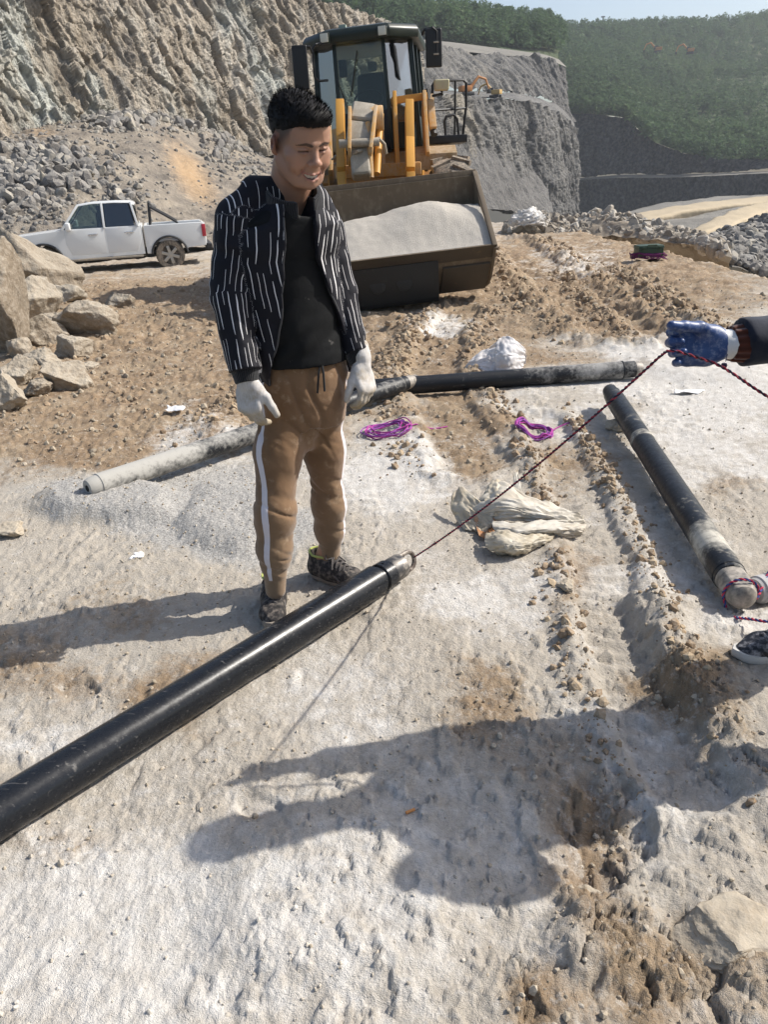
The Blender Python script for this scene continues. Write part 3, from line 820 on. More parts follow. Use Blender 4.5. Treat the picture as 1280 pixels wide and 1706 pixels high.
def wood(name, G, n, hmin, hmax, seed, label, u0=0, u1=1, rows=None, pw=1.0, nl=46, ls=.17):
    r = np.random.default_rng(seed); base = [tree_arrays(seed + k, nl, ls) for k in range(6)]
    nu, nv = G.shape[:2]
    if rows:
        uu = np.repeat(np.linspace(u0, u1, rows), n // rows) + r.normal(size=(n // rows) * rows) * .0022; n = len(uu)
    else: uu = u0 + (u1 - u0) * r.random(n) ** pw
    ww = r.random(n)
    i = np.clip((uu * (nu - 1)).astype(int), 0, nu - 2); j = np.clip((ww * (nv - 1)).astype(int), 0, nv - 2)
    fu, fw_ = (uu * (nu - 1) - i)[:, None], (ww * (nv - 1) - j)[:, None]
    P = G[i, j] * (1 - fu) * (1 - fw_) + G[i + 1, j] * fu * (1 - fw_) + G[i, j + 1] * (1 - fu) * fw_ + G[i + 1, j + 1] * fu * fw_
    H = hmin + (hmax - hmin) * r.random(n) ** 1.6
    clump = .5 + .5 * fbm2(P[:, 0] * .03, P[:, 1] * .03, 3, seed)
    k = r.integers(0, 6, n); vs, fs, ts, off = [], [], [], 0
    for b, (bv, bf) in enumerate(base):
        q = np.where(k == b)[0]
        an = r.random(len(q)) * 6.283; c, s = np.cos(an), np.sin(an)
        vx = bv[None, :, 0] * c[:, None] - bv[None, :, 1] * s[:, None]; vy = bv[None, :, 0] * s[:, None] + bv[None, :, 1] * c[:, None]
        wd = .9 + .5 * r.random(len(q))
        vv = np.stack([vx * (H[q] * wd)[:, None], vy * (H[q] * wd)[:, None], np.repeat(bv[None, :, 2], len(q), 0) * H[q][:, None]], -1) + P[q][:, None] - V(0, 0, .1)
        vs.append(vv.reshape(-1, 3)); fs.append((bf[None] + (off + np.arange(len(q)) * len(bv))[:, None, None]).reshape(-1, 3)); off += len(q) * len(bv)
        ts.append(np.repeat(np.clip((clump[q] - .5) * 1.9 + .42 + .45 * (r.random(len(q)) - .5), 0, 1), len(bv)))
    me = np_mesh(name, np.concatenate(vs), None, False, np.concatenate(fs)); set_attr(me, 'tone', np.concatenate(ts))
    o = mobj(name, me, M_LEAF); tag(o, label, 'wood', kind='stuff'); return o
wood('wood', HG, 3600, 2.0, 4.2, 101, 'green plantation in rows covering the far hillside', .0, .47, rows=26)
wood('wood', HG, 3600, 2.4, 5.2, 131, 'taller mixed wood below the far skyline', .45, .80)
wood('wood', SG, 1500, 3.0, 7.0, 201, 'dense trees along the ridge above the grey benches', .10, .60, nl=150, ls=.095)
def single_trees():
    r = np.random.default_rng(77)
    mt = Mat('bark', rough=.9, col=(.075, .055, .04)).m
    protos = []
    for k in range(4):
        bv, bf = tree_arrays(300 + k, 260, .085)
        me = np_mesh('crown', bv * V(1, 1, 1), None, False, bf); set_attr(me, 'tone', np.repeat(np.random.default_rng(k).random(len(bf)) * .7, 3)); me.materials.append(M_LEAF)
        tm = MB().tube([(0, 0, -.05), (.01, 0, .3), (0, .01, .85)], [.03, .022, .006], 6)
        mt_me = bpy.data.meshes.new('trunk'); mt_me.from_pydata(tm.v, [], tm.f); mt_me.materials.append(mt)
        protos.append((me, mt_me))
    spots = [(x, None) for x in np.linspace(568, 920, 58)]
    for x, _ in spots:
        x = x + r.normal() * 2.5
        sky = np.interp(x, [540, 640, 750, 850, 930], [-6, 24, 44, 56, 62]) + 5
        p = at(x, sky, np.interp(x, [540, 930], [213, 258]) + r.normal() * 2)
        h = r.uniform(4.2, 7.6)
        t = thing('tree', 'slim green tree on the skyline of the ridge behind the loader', 'tree', (p[0], p[1], p[2] - 1.2), 'trees along the ridge skyline')
        me, tm = protos[r.integers(0, 4)]
        for nm, q in (('crown', me), ('trunk', tm)):
            o = bpy.data.objects.new(nm, q); link(o, t)
        t.scale = (h * r.uniform(.75, 1.1), h * r.uniform(.75, 1.1), h); t.rotation_euler = (0, 0, r.random() * 6.28)
single_trees()
# poles and far machines
def far_things():
    mp = Mat('pole_grey', rough=.7, col=(.22, .22, .22)).m
    for px, py0, py1, y, lb in ((1005, 50, 28, 388, 'utility pole with round cap above bushy part of the ridge'), (1110, 58, 36, 392, 'utility pole on the ridge above the two far excavators'), (1228, 52, 33, 402, 'thin pale utility pole on the highest stretch of the ridge')):
        a, b = at(px, py0, y), at(px + .5, py1, y)
        t = thing('utility_pole', lb, 'pole', tuple(a))
        MB().cyl(a - V(0, 0, 2), b, .28, .2, seg=8).build('mast', mp, t).location = tuple(-a)
        MB().box(tuple(b), (1.6, .5, .5)).build('crossarm', mp, t).location = tuple(-a)
    mo = Mat('excavator_orange', rough=.6, col=(.50, .20, .05)).m; md = Mat('machine_dark', rough=.7, col=(.03, .03, .03)).m
    def excavator(px, py, y, s, lb, yaw, flip=1, col=None):
        p = at(px, py, y)
        e = thing('excavator', lb, 'excavator', tuple(p), 'excavators working in the distance', (0, 0, yaw)); e.scale = (s, s, s)
        for q in (-1, 1): MB().box((0, q * 1.1, .45), (3.6, .6, .85)).build('track', md, e, .2)
        MB().box((-.4, 0, 1.75), (3.2, 2.5, 1.4)).build('housing', col or mo, e, .15); MB().box((1.0, .7, 2.3), (1.3, 1.0, 1.6)).build('cab', md, e, .1)
        MB().tube([(.9, -.3, 1.9), (3.4, -.3, 4.6), (5.6, -.3, 4.0)], [.45, .40, .3], 8).build('boom', col or mo, e)
        MB().tube([(5.6, -.3, 4.0), (6.6, -.3, 1.6)], [.3, .2], 8).build('dipper', col or mo, e)
        MB().box((6.6, -.3, 1.0), (1.1, 1.1, 1.0), taper=(.7, 1)).build('scoop', md, e, .1)
    excavator(778, 160, 96, .40, 'orange excavator on the grey bench right of the loader handrail', .3)
    excavator(826, 163, 102, .34, 'pale yellow excavator on the grey bench, smaller of the pair', 2.6, col=Mat('excavator_yellow', rough=.6, col=(.46, .30, .10)).m)
    excavator(1096, 88, 330, .75, 'orange excavator among trees high on the hillside, boom raised', 3.0)
    excavator(1150, 90, 332, .75, 'orange excavator among hillside trees with its boom folded sideways', 2.8)
far_things()
# ---- sacks: crumpled sheets
def crumple(name, ctrl, nu, nv, mat, parent, amp=.010, freq=14, seed=1, thick=.0015):
    """ctrl rows of world points -> folded sheet"""
    C = np.array(ctrl, float); a, b = C.shape[:2]
    def cm(A, t):      # Catmull-Rom along the first axis
        n = len(A); x = t * (n - 1); i = np.clip(np.floor(x).astype(int), 0, n - 2); f = (x - i)
        P = np.concatenate([(2 * A[0] - A[1])[None], A, (2 * A[-1] - A[-2])[None]])
        sh = (-1,) + (1,) * (A.ndim - 1); f = f.reshape(sh)
        p0, p1, p2, p3 = P[i], P[i + 1], P[i + 2], P[i + 3]
        return .5 * (2 * p1 + (p2 - p0) * f + (2 * p0 - 5 * p1 + 4 * p2 - p3) * f * f + (3 * p1 - p0 - 3 * p2 + p3) * f ** 3)
    G = cm(C, np.linspace(0, 1, nu)); G = np.swapaxes(cm(np.swapaxes(G, 0, 1), np.linspace(0, 1, nv)), 0, 1)
    du = np.gradient(G, axis=0); dv = np.gradient(G, axis=1); N = np.cross(du, dv); N /= np.linalg.norm(N, axis=2)[..., None] + 1e-9
    U, W = np.meshgrid(np.linspace(0, 1, nu), np.linspace(0, 1, nv), indexing='ij')
    f1, f2, cid = worley2(U * freq * .55 + seed * 7.3, W * freq * .8 + .5 * U * freq, seed)
    g1, g2, cid2 = worley2(U * freq * 1.2 + seed * 3.1, W * freq * 1.5 - .4 * U * freq, seed + 5)
    G = G + N * (amp * 1.5 * (.5 - f1) + amp * .7 * (.5 - g1) + amp * .5 * vnoise2(U * 3, W * 5, seed) + amp * .55 * (1 - 2.2 * np.abs(vnoise2(U * freq * 1.6 + .6 * vnoise2(W * 4, U * 4, seed), W * freq * .35, seed + 8))))[..., None]
    edge = .012 * fbm2(U * 9 + seed, W * 9, 3, seed)
    G = G + (du / (np.linalg.norm(du, axis=2)[..., None] + 1e-9)) * (edge * np.exp(-np.minimum(U, 1 - U) * 12))[..., None]
    me = np_mesh(name, G.reshape(-1, 3), grid_quads(nu, nv), True)
    me.set_sharp_from_angle(angle=math.radians(38))
    o = mobj(name, me, mat, parent)
    md = o.modifiers.new('thickness', 'SOLIDIFY'); md.thickness = thick
    return o
def sack_mat(name, a, b, trans=.25, dirt=(.36, .26, .15), da=.35):
    m = Mat(name, rough=.55, spec=.35)
    n = m.noise(14, 5, .6)
    c = m.mix(m.rng(n, .35, .65), a, b); c = m.mix(m.math('MULTIPLY', m.rng(m.noise(6, 4, .6), .5, .68), da), c, dirt)
    m.col(c); m.bump(m.noise(380, 1, .5), .2, .001); m.bump(m.noise(30, 3, .5, dist=1.0), .2, .005)
    tb = m.n('BsdfTranslucent'); m.put(tb.inputs[0], c); mx = m.n('MixShader'); mx.inputs[0].default_value = trans
    m.L.new(m.b.outputs[0], mx.inputs[1]); m.L.new(tb.outputs[0], mx.inputs[2]); m.L.new(mx.outputs[0], m.N['Material Output'].inputs[0])
    return m.m
# ================================================================== rubble, boulders
M_GREYST = stone_mat('grey_rubble', [(0, (.055, .055, .06)), (.45, (.13, .13, .135)), (.75, (.21, .205, .20)), (1, (.36, .33, .27))], sc=1.6, bumpd=.06, dustc=(.34, .32, .285), rnd=True)
M_GREYSM = stone_mat('grey_rubble_fine', [(0, (.07, .07, .074)), (.5, (.15, .148, .145)), (1, (.30, .28, .24))], sc=1.6, bumpd=.05)
M_TANST = stone_mat('tan_boulder', [(0, (.165, .130, .092)), (.5, (.24, .196, .145)), (1, (.33, .285, .225))], sc=2.6, bumpd=.11, dustc=(.41, .362, .29), rnd=True)
# scree slope behind the pickup
s0 = row([(-420, 470, 21), (-200, 450, 22), (0, 428, 23.0), (120, 425, 23.5), (240, 420, 24.5), (340, 412, 25.5), (430, 395, 27), (560, 380, 30), (700, 372, 34)])
s1 = row([(-420, 380, 23), (-200, 360, 25), (0, 318, 27), (120, 312, 28), (240, 318, 29.5), (340, 330, 31.5), (430, 330, 34), (560, 330, 38), (700, 330, 44)])
s2 = row([(-420, 300, 26), (-200, 280, 29), (0, 244, 33), (110, 215, 37), (240, 196, 42), (340, 225, 45), (430, 262, 49), (560, 290, 54), (700, 290, 62)])
s3 = row([(-420, 290, 29), (-200, 270, 34), (0, 222, 40), (110, 195, 45), (240, 180, 48), (340, 212, 50), (430, 250, 54), (560, 280, 61), (700, 280, 72)])
def scr(G, N, U, W):
    x, y, z = G[..., 0], G[..., 1], G[..., 2]
    px, py = to_px(x, y, z)
    G = G + N * (.35 * fbm2(x * .35, y * .35 + z * .3, 4, 61) + .09 * fbm2(x * 2.2, y * 2.2, 3, 64))[..., None]
    org = np.exp(-(((px - 318 - (py - 290) * .55) / 36) ** 2 + ((py - 290) / 62) ** 2))
    org = np.maximum(org, .7 * np.exp(-(((px - 70) / 30) ** 2 + ((py - 222) / 10) ** 2)))
    return G, dict(tone=np.clip(.5 + .7 * fbm2(x * .5, y * .5 + z, 4, 66), 0, 1), joint=0 * U, clay=org)
def scree_mat():
    m = Mat('scree_earth', rough=.95, spec=.1); co = m.coord()
    n1 = m.noise(.6, 5, .62, co); n2 = m.noise(5, 5, .7, co)
    c = m.ramp(m.math('ADD', m.math('MULTIPLY', m.attr('tone'), .5), m.math('MULTIPLY', n1, .5)), [(.25, (.135, .12, .105)), (.5, (.225, .195, .16)), (.75, (.33, .285, .225))])
    c = m.mix(m.rng(m.math('ADD', m.attr('clay'), m.math('MULTIPLY', m.math('SUBTRACT', n2, .5), 1.4)), .30, .95), c, (.40, .275, .16))
    c = m.mix(m.rng(n2, .5, .7, 0, .5), c, (.40, .36, .30))
    m.col(c); m.bump(n2, .9, .12); return m.m
scree, SCG, SCN = sheet('scree_slope', [s0, s1, s2, s3], 150, 300, scree_mat(), scr)
bases2 = [rock_mesh(500 + k, 2, (1, .82, .68), .25, 9, 'stone') for k in range(8)]
for b in bases2: b.materials.append(M_GREYST)
base_arr = [arrays_of(b) for b in bases2[:5]]
base_lo = [arrays_of(rock_mesh(540 + k, 1, (1, .82, .68), .3, 6)) for k in range(6)]
def on_sheet(G, u, w):
    nu, nv = G.shape[:2]; i = np.clip((u * (nu - 1)).astype(int), 0, nu - 1); j = np.clip((w * (nv - 1)).astype(int), 0, nv - 1); return G[i, j]
def scree_stones():
    r = np.random.default_rng(88)
    n = 60000; P = on_sheet(SCG, r.random(n), r.random(n)); px, py = to_px(P[:, 0], P[:, 1], P[:, 2])
    g = lambda cx, cy, rx, ry, s: s * np.exp(-(((px - cx) / rx) ** 2 + ((py - cy) / ry) ** 2))
    dens = np.maximum.reduce([g(90, 290, 130, 52, 1.1), g(10, 330, 110, 50, 1.0), g(205, 330, 60, 26, .8), g(215, 205, 90, 18, 1.0), g(300, 215, 50, 14, .8), g(375, 250, 50, 42, .75), g(430, 300, 40, 40, .5), g(20, 250, 90, 20, .7)]) + .03
    clay = g(318 + 0, 290, 60, 60, 1)
    keep = (r.random(n) < dens * .5 * (1 - .6 * clay)) & (px > -260) & (px < 640)
    P, px, py, dens = P[keep], px[keep], py[keep], dens[keep]
    s = (.06 + .26 * r.random(len(P)) ** 2.4 * dens) * (P[:, 1] / 30) ** .9
    vis = (px > 2) & (px < 470) & (py > 190) & (py < 420)
    hid = (px > 60) & (px < 335) & (py > 350)
    order = np.argsort(-(s / P[:, 1]) * vis * (1 - hid)); big = order[:290]
    rest = np.setdiff1d(np.arange(len(P)), big); rest = rest[:2600]
    sh = np.clip(r.random(len(P)) * .8 + .3 * ((px > 140) & (py < 230)), 0, 1)
    o = scatter_mesh('scree_rubble', base_lo, P[rest] + V(0, 0, .0), s[rest] * 1.1, r, M_GREYSM, sh[rest])
    tag(o, 'broken grey stones lying all over the slope under the rock face', 'rubble', kind='stuff')
    for i in big:
        o = bpy.data.objects.new('scree_stone', bases2[r.integers(0, 8)]); link(o)
        k = s[i] * 1.25; o.location = P[i] + V(0, 0, k * .18); o.scale = (k * r.uniform(.8, 1.2), k * r.uniform(.7, 1.1), k * r.uniform(.6, 1.0)); o.rotation_euler = tuple(r.random(3) * 6.28)
        zone = 0 if py[i] < 235 else 1 if px[i] > 330 else 2 if px[i] < 130 else 3
        tag(o, ('pale angular stone in the rubble band at the foot of the rock face', 'angular stone in the dark rubble right of the orange clay streak', 'angular grey stone in the thick rubble above the boulder heap', 'angular grey stone in the rubble slope directly above the pickup')[zone], 'stone', ('stones at the foot of the rock face', 'stones beside the orange clay streak', 'stones above the boulder heap', 'stones above the pickup')[zone])
scree_stones()
# boulders at the left edge
def boulders():
    # px centre, px half width, half height, distance y, label
    L = [(52, 440, 74, 60, 12.2, 'largest tan boulder, leaning slab hiding the front of the pickup'),
         (0, 520, 40, 100, 9.3, 'tall pale boulder standing at the edge of the boulder heap'),
         (58, 500, 36, 34, 10.2, 'rough grey-tan boulder wedged between tall boulder and leaning slab'),
         (112, 497, 30, 20, 11.2, 'low tan boulder lying behind the wide brown boulder'),
         (148, 537, 52, 34, 9.6, 'wide brown boulder with flat dusty top facing open mud'),
         (196, 502, 28, 15, 11.0, 'lone tan boulder resting on mud apart from the heap'),
         (62, 553, 46, 30, 9.0, 'pitted brown boulder below the wedged boulder'),
         (125, 581, 30, 22, 8.6, 'squarish tan boulder under the wide brown boulder'),
         (32, 583, 20, 20, 8.4, 'small round boulder tucked beside the tall boulder'),
         (70, 597, 28, 17, 8.2, 'small flat boulder between pitted boulder and pale-capped boulder'),
         (102, 628, 50, 30, 7.4, 'pale-capped boulder with dark shaded front at the foot of the heap'),
         (28, 622, 30, 24, 7.3, 'ochre boulder at the foot of the heap beside pale-capped boulder'),
         (12, 662, 40, 36, 6.6, 'mottled white and grey boulder lowest in the heap'),
         (92, 540, 22, 16, 9.2, 'small brown boulder filling the gap under the wedged boulder'),
         (22, 560, 24, 22, 8.9, 'dark tan boulder squeezed beside the tall pale boulder'), (60, 650, 26, 16, 7.0, 'flat tan stone between ochre boulder and pale-capped boulder'), (148, 612, 17, 11, 7.9, 'small loose stone just outside the boulder heap beside mud'),
         (100, 590, 15, 10, 8.4, 'little tan stone jammed in the heap under the squarish boulder')]
    for k, (px, py, hw, hh, y, lb) in enumerate(L):
        if k not in (0, 2): y = gp(px, py + hh * .8)[1] + hh / F_PX * y * .6
        c = at(px, py, y); dep = np.linalg.norm(c - V(0, 0, CAM_H)); m = dep / F_PX * (1.0 if True else 1)
        me = rock_mesh(900 + k * 7, 5, (1, .85, .8), .42, 9, 'boulder', True)
        v = np.array([q.co for q in me.vertices])
        q = v * 5 + k; v = v * (1 + .11 * fbm3(q[:, 0], q[:, 1], q[:, 2], 5, k, .6)[:, None] - .05 * np.clip(1 - 3 * np.abs(fbm3(q[:, 0] * .5, q[:, 1] * .5 + 9, q[:, 2] * .5, 2, k + 40)), 0, 1)[:, None])
        a = (hash(k * 31) % 100) / 100 * 1.2 - .6
        ext = lambda w: np.abs(w).max(0)
        v = v / ext(v) * V(hw * m, (hw + hh) * .5 * m, hh * m * 1.08)
        if k == 0:   # the slab slopes down to the right
            v[:, 2] -= v[:, 0] * .55
        me.vertices.foreach_set('co', v.astype(np.float32).ravel()); me.update()
        me.materials.append(M_TANST)
        o = bpy.data.objects.new('boulder', me); link(o); o.location = c; tag(o, lb, 'boulder')
    # fill under the heap so it rests on something
    G = [[gp(-260, 720), gp(-80, 700), gp(40, 690), gp(120, 668), gp(170, 640)], [at(-260, 640, 8.4), at(-80, 640, 8.2), at(30, 640, 8.0), at(110, 620, 8.4), at(180, 590, 9.2)], [at(-260, 540, 10.2), at(-80, 545, 10.2), at(30, 545, 10.2), at(110, 540, 10.8), at(200, 525, 11.4)], [at(-260, 470, 13), at(-80, 480, 13), at(30, 485, 13), at(130, 490, 13), at(215, 500, 13)]]
    sheet('boulder_heap_earth', G, 50, 60, stone_mat('heap_earth', [(0, (.22, .15, .09)), (1, (.34, .25, .16))], sc=3), lambda G, N, U, W: (G + V(0, 0, 1) * (-.40 + .08 * fbm2(G[..., 0] * 3, G[..., 1] * 3, 3, 5))[..., None], dict(tone=.5 + 0 * U)))
boulders()
# spoil bank at the platform edge, dark rubble beyond it, stones near the camera
def spoil():
    r = np.random.default_rng(61); n = 1500
    px = 845 + 365 * r.random(n); crest = np.interp(px, [845, 870, 905, 960, 1010, 1060, 1100, 1145, 1210], [372, 362, 356, 366, 352, 362, 374, 388, 412])
    basey = np.interp(px, [845, 1145, 1210], [384, 402, 428])
    t = r.random(n); py = crest + (basey - crest) * t
    y = np.interp(px, [845, 1000, 1145, 1210], [20.8, 20.2, 18.2, 15.7]) + .9 * (1 - t)
    P = np.array([at(a, b, c) for a, b, c in zip(px, py, y)])
    s = .05 + .13 * r.random(n) ** 2.2
    big = np.argsort(-s)[:120]; rest = np.setdiff1d(np.arange(n), big)
    mt = stone_mat('spoil_stone', [(0, (.16, .135, .105)), (.5, (.28, .245, .20)), (1, (.46, .43, .38))], sc=3)
    mt2 = stone_mat('spoil_stone_big', [(0, (.16, .135, .105)), (.5, (.28, .245, .20)), (1, (.46, .43, .38))], sc=2, rnd=True)
    o = scatter_mesh('spoil_rubble', base_lo, P[rest], s[rest], r, mt, r.random(len(rest))); tag(o, 'small broken stones of the spoil bank at the platform edge', 'rubble', kind='stuff')
    mesh = [rock_mesh(700 + k, 2, (1, .8, .6), .25, 9, 'stone') for k in range(5)]
    for m in mesh: m.materials.append(mt2)
    for i in big:
        o = bpy.data.objects.new('spoil_stone', mesh[r.integers(0, 5)]); link(o); o.location = P[i]; o.scale = (s[i] * 1.2,) * 3; o.rotation_euler = tuple(r.random(3) * 6.28)
        tag(o, 'pale broken stone in the spoil bank at the pit edge', 'stone', 'stones of the spoil bank')
    # earth core of the bank
    xs = np.linspace(840, 1215, 14)
    yy = np.interp(xs, [845, 1000, 1145, 1215], [20.6, 20.0, 18.0, 15.5])
    cr = np.interp(xs, [845, 870, 905, 960, 1010, 1060, 1100, 1145, 1215], [374, 366, 361, 370, 357, 367, 378, 392, 418])
    rows_ = [[at(x, b + 16, y) for x, b, y in zip(xs, cr + (390 - cr) * .6, yy)], [at(x, c, y + .9) for x, c, y in zip(xs, cr, yy)], [at(x, c + 10, y + 2.4) for x, c, y in zip(xs, cr, yy)], [at(x, c + 60, y + 5) for x, c, y in zip(xs, cr, yy)]]
    sheet('spoil_bank', rows_, 40, 120, stone_mat('spoil_earth', [(0, (.18, .14, .10)), (1, (.33, .27, .20))], sc=2), lambda G, N, U, W: (G + N * (.10 * fbm2(G[..., 0] * 2, G[..., 1] * 2 + G[..., 2], 4, 5))[..., None], dict(tone=np.clip(.5 + fbm2(G[..., 0] * 1.5, G[..., 1] * 1.5, 3, 6), 0, 1))))
    # white sack on the bank
    S = thing('white_sack', 'dirty white sack crumpled on top of the spoil bank beside the bucket', 'sack')
    A = lambda a, b, d=0: at(a, b, 20.6 + d)
    crumple('sack_cloth', [[A(862, 356, .3), A(880, 348, .2), A(896, 352, .3), A(905, 360, .3)], [A(852, 366), A(876, 362, -.2), A(898, 364, -.2), A(908, 368)], [A(848, 376, -.1), A(872, 376, -.35), A(896, 376, -.3), A(906, 378, -.1)]], 30, 36, sack_mat('dirty_white', (.58, .56, .53), (.74, .73, .71)), S, .07, 8, 61)
    # dark rubble heap right
    n = 1300; r = np.random.default_rng(62)
    px = 1185 + 190 * r.random(n); top = np.interp(px, [1185, 1215, 1250, 1280, 1375], [400, 382, 368, 360, 340]); bot = np.interp(px, [1185, 1215, 1250, 1375], [405, 432, 446, 500])
    t = r.random(n); py = top + (bot - top) * t; y = 30 - 10 * t
    P = np.array([at(a, b, c) for a, b, c in zip(px, py, y)]); s = (.07 + .20 * r.random(n) ** 2)
    big = np.argsort(-s * (px < 1290))[:110]; rest = np.setdiff1d(np.arange(n), big)
    o = scatter_mesh('dark_rubble', base_lo, P[rest], s[rest], r, M_GREYSM, r.random(len(rest)) * .7); tag(o, 'small dark stones of the heap below the platform edge', 'rubble', kind='stuff')
    for i in big:
        o = bpy.data.objects.new('dark_stone', bases2[r.integers(0, 8)]); link(o); o.location = P[i]; o.scale = (s[i] * 1.15,) * 3; o.rotation_euler = tuple(r.random(3) * 6.28)
        tag(o, 'dark grey stone in the heap below the right platform edge', 'stone', 'stones of the dark heap')
    rows_ = [[at(a, b + 6, 20) for a, b in ((1180, 405), (1215, 436), (1250, 450), (1375, 510))], [at(a, b, 25.5) for a, b in ((1185, 402), (1215, 410), (1250, 412), (1375, 425))], [at(a, b + 2, 30.5) for a, b in ((1185, 402), (1215, 384), (1250, 370), (1375, 344))], [at(a, b + 40, 36) for a, b in ((1185, 402), (1215, 384), (1250, 370), (1375, 344))]]
    sheet('dark_heap', rows_, 30, 40, stone_mat('dark_heap_earth', [(0, (.05, .05, .05)), (1, (.12, .12, .12))], sc=2), lambda G, N, U, W: (G + N * (.15 * fbm2(G[..., 0], G[..., 1], 3, 5))[..., None], dict(tone=.5 + 0 * U)))
spoil()
def near_stones():
    mt = stone_mat('near_stone', [(0, (.27, .215, .15)), (1, (.38, .32, .24))], sc=9, bumpd=.015, dustc=(.42, .37, .295), rnd=True)
    for k, (px, py, hw, hh, lb, lift) in enumerate(((1212, 1558, 92, 42, 'long flat tan stone lying near the broken crust in the foreground', .08), (1035, 712, 24, 17, 'tan stone propping up the far end of the black pipe', .4), (1098, 408 - 0, 1, 1, '', 0), (20, 890, 22, 16, 'small tan stone at the edge of the grey gravel', .3), (945, 985, 18, 16, 'broken clay lump beside the tyre rut', .3), (985, 1470, 18, 14, 'small grey chip in the hole in the crust', .2), (640, 985 + 220, 1, 1, '', 0))):
        if not lb: continue
        c = gp(px, py); dep = np.linalg.norm(c - V(0, 0, CAM_H)); m = dep / F_PX
        me = rock_mesh(1200 + k, 5, (1, .6, .5), .4, 9, 'stone', True); v = np.array([q.co for q in me.vertices]); q = v * 6 + k
        v = v * (1 + .14 * fbm3(q[:, 0] * .8, q[:, 1] * .8, q[:, 2] * 2, 5, k, .62)[:, None]); v = v / np.abs(v).max(0) * V(hw * m, hh * m * 1.3, hh * m * .8)
        me.vertices.foreach_set('co', v.astype(np.float32).ravel()); me.set_sharp_from_angle(angle=math.radians(30)); me.materials.append(mt)
        o = bpy.data.objects.new('stone', me); link(o); o.location = (c[0], c[1], zg1(c[0], c[1]) + hh * m * lift); tag(o, lb, 'stone')
    # clay lumps along the muddy tracks
    r = np.random.default_rng(17); n = 7500; xs, ys = [], []
    for pts, wd in ((TR_FAR, .75), (TR_FAR2, .5), (TR_MID, .4), (TR_LEFT, .5), (TR_NEAR, .2)):
        q = np.array(pts); seg = np.linalg.norm(np.diff(q, axis=0), axis=1); cum = np.concatenate([[0], np.cumsum(seg)]); k = n // 5
        t = r.random(k) * cum[-1]; sx, sy = np.interp(t, cum, q[:, 0]), np.interp(t, cum, q[:, 1]); sg = np.sign(r.random(k) - .5)
        off = (r.normal(size=k) * .25 + 1.25) * wd * .75 * sg
        xs.append(sx + off); ys.append(sy + r.normal(size=k) * .15)
    k = 900; px = 20 + 400 * r.random(k); py = 455 + 300 * r.random(k) ** 1.3; q = np.array([gp(a, b)[:2] for a, b in zip(px, py)]); xs.append(q[:, 0]); ys.append(q[:, 1])
    x, y = np.concatenate(xs), np.concatenate(ys)
    ok = np.ones(len(x), bool)
    for cpx, cpy, rad in ((890, 719, .24), (645, 722, .24), (865, 880, .30), (228, 930, .1)):
        q0 = gp(cpx, cpy); ok &= np.hypot(x - q0[0], y - q0[1]) > rad
    x, y = x[ok], y[ok]; s = (.005 + .030 * r.random(len(x)) ** 5) * np.clip(.40 + .12 * y, .5, 1.8)
    mt2 = stone_mat('clay_clod', [(0, (.19, .125, .07)), (.6, (.29, .20, .12)), (1, (.40, .31, .20))], sc=14, bumpd=.01)
    o = scatter_mesh('mud_clods', base_lo, np.stack([x, y, zg(x, y, True) + s * .1], 1), s, r, mt2); tag(o, 'clods of brown mud thrown up along the tyre tracks', 'mud', kind='stuff')
near_stones()
# ================================================================== drill pipes, ropes, sacks, litter
def pipe_mat(name, dust_amt, dust_col=(.50, .47, .42), gloss=.28, top=.0, sel=None):
    m = Mat(name, rough=gloss, spec=.32, col=(.012, .013, .015))
    co = m.coord()
    n = m.noise(5, 5, .62, co); nf = m.noise(38, 5, .7, co); ns = m.noise(9, 3, .6, m.mapping(co, (1, 9, 9)), .3)
    g = m.n('NewGeometry'); s = m.n('SeparateXYZ'); m.L.new(g.outputs['Normal'], s.inputs[0])
    upn = m.rng(s.outputs[2], -.2, .8)
    d = m.math('ADD', m.math('MULTIPLY', n, .8), m.math('MULTIPLY', nf, .5))
    d = m.math('ADD', d, m.math('MULTIPLY', upn, top))
    if sel is not None: d = m.math('ADD', d, m.math('MULTIPLY', m.attr('powder'), sel))
    f = m.rng(d, 1.02 - dust_amt, 1.22 - dust_amt * .8)
    scr = m.rng(m.noise(26, 2, .5, m.mapping(co, (.35, 5, 5)), 1.2), .66, .70, 0, .35)
    c = m.mix(scr, m.mix(n, (.005, .006, .008), (.013, .015, .019)), (.20, .19, .18))
    m.col(m.mix(f, c, m.mix(nf, tuple(q * .8 for q in dust_col), dust_col)))
    m.set('Roughness', m.mix(f, m.rng(nf, .3, .7, gloss * .8, gloss * 1.5), (.95, .95, .95)))
    m.bump(nf, .15, .002)
    return m.m
def steel_mat(name, col, rough=.45, metal=.8, dusty=.3):
    m = Mat(name, rough=rough, metal=metal)
    n = m.noise(30, 5, .65)
    f = m.rng(n, .62 - dusty, .8 - dusty * .5)
    m.col(m.mix(f, col, (.36, .32, .27))); m.set('Metallic', m.math('MULTIPLY', m.math('SUBTRACT', 1, f), metal)); m.bump(n, .2, .002)
    return m.m
M_NOSE = steel_mat('worn_steel', (.085, .082, .08), .42, .6, .18)
M_BAIL = steel_mat('rusty_bail', (.075, .055, .045), .55, .5, .2)
M_NOSE_D = steel_mat('dusty_steel', (.085, .082, .076), .55, .4, .34)
def lathe_part(name, A, d, prof, mat, parent, seg=40, powder=None):
    mb = MB(); mb.lathe(prof, A, d, seg)
    o = mb.build(name, mat, parent, ang=30)
    if powder is not None:
        v = np.array([q.co for q in o.data.vertices]); t = (v - np.array(A)) @ np.array(unit_(d))
        set_attr(o.data, 'powder', powder(t))
    return o
def unit_(v): v = np.asarray(v, float); return v / np.linalg.norm(v)
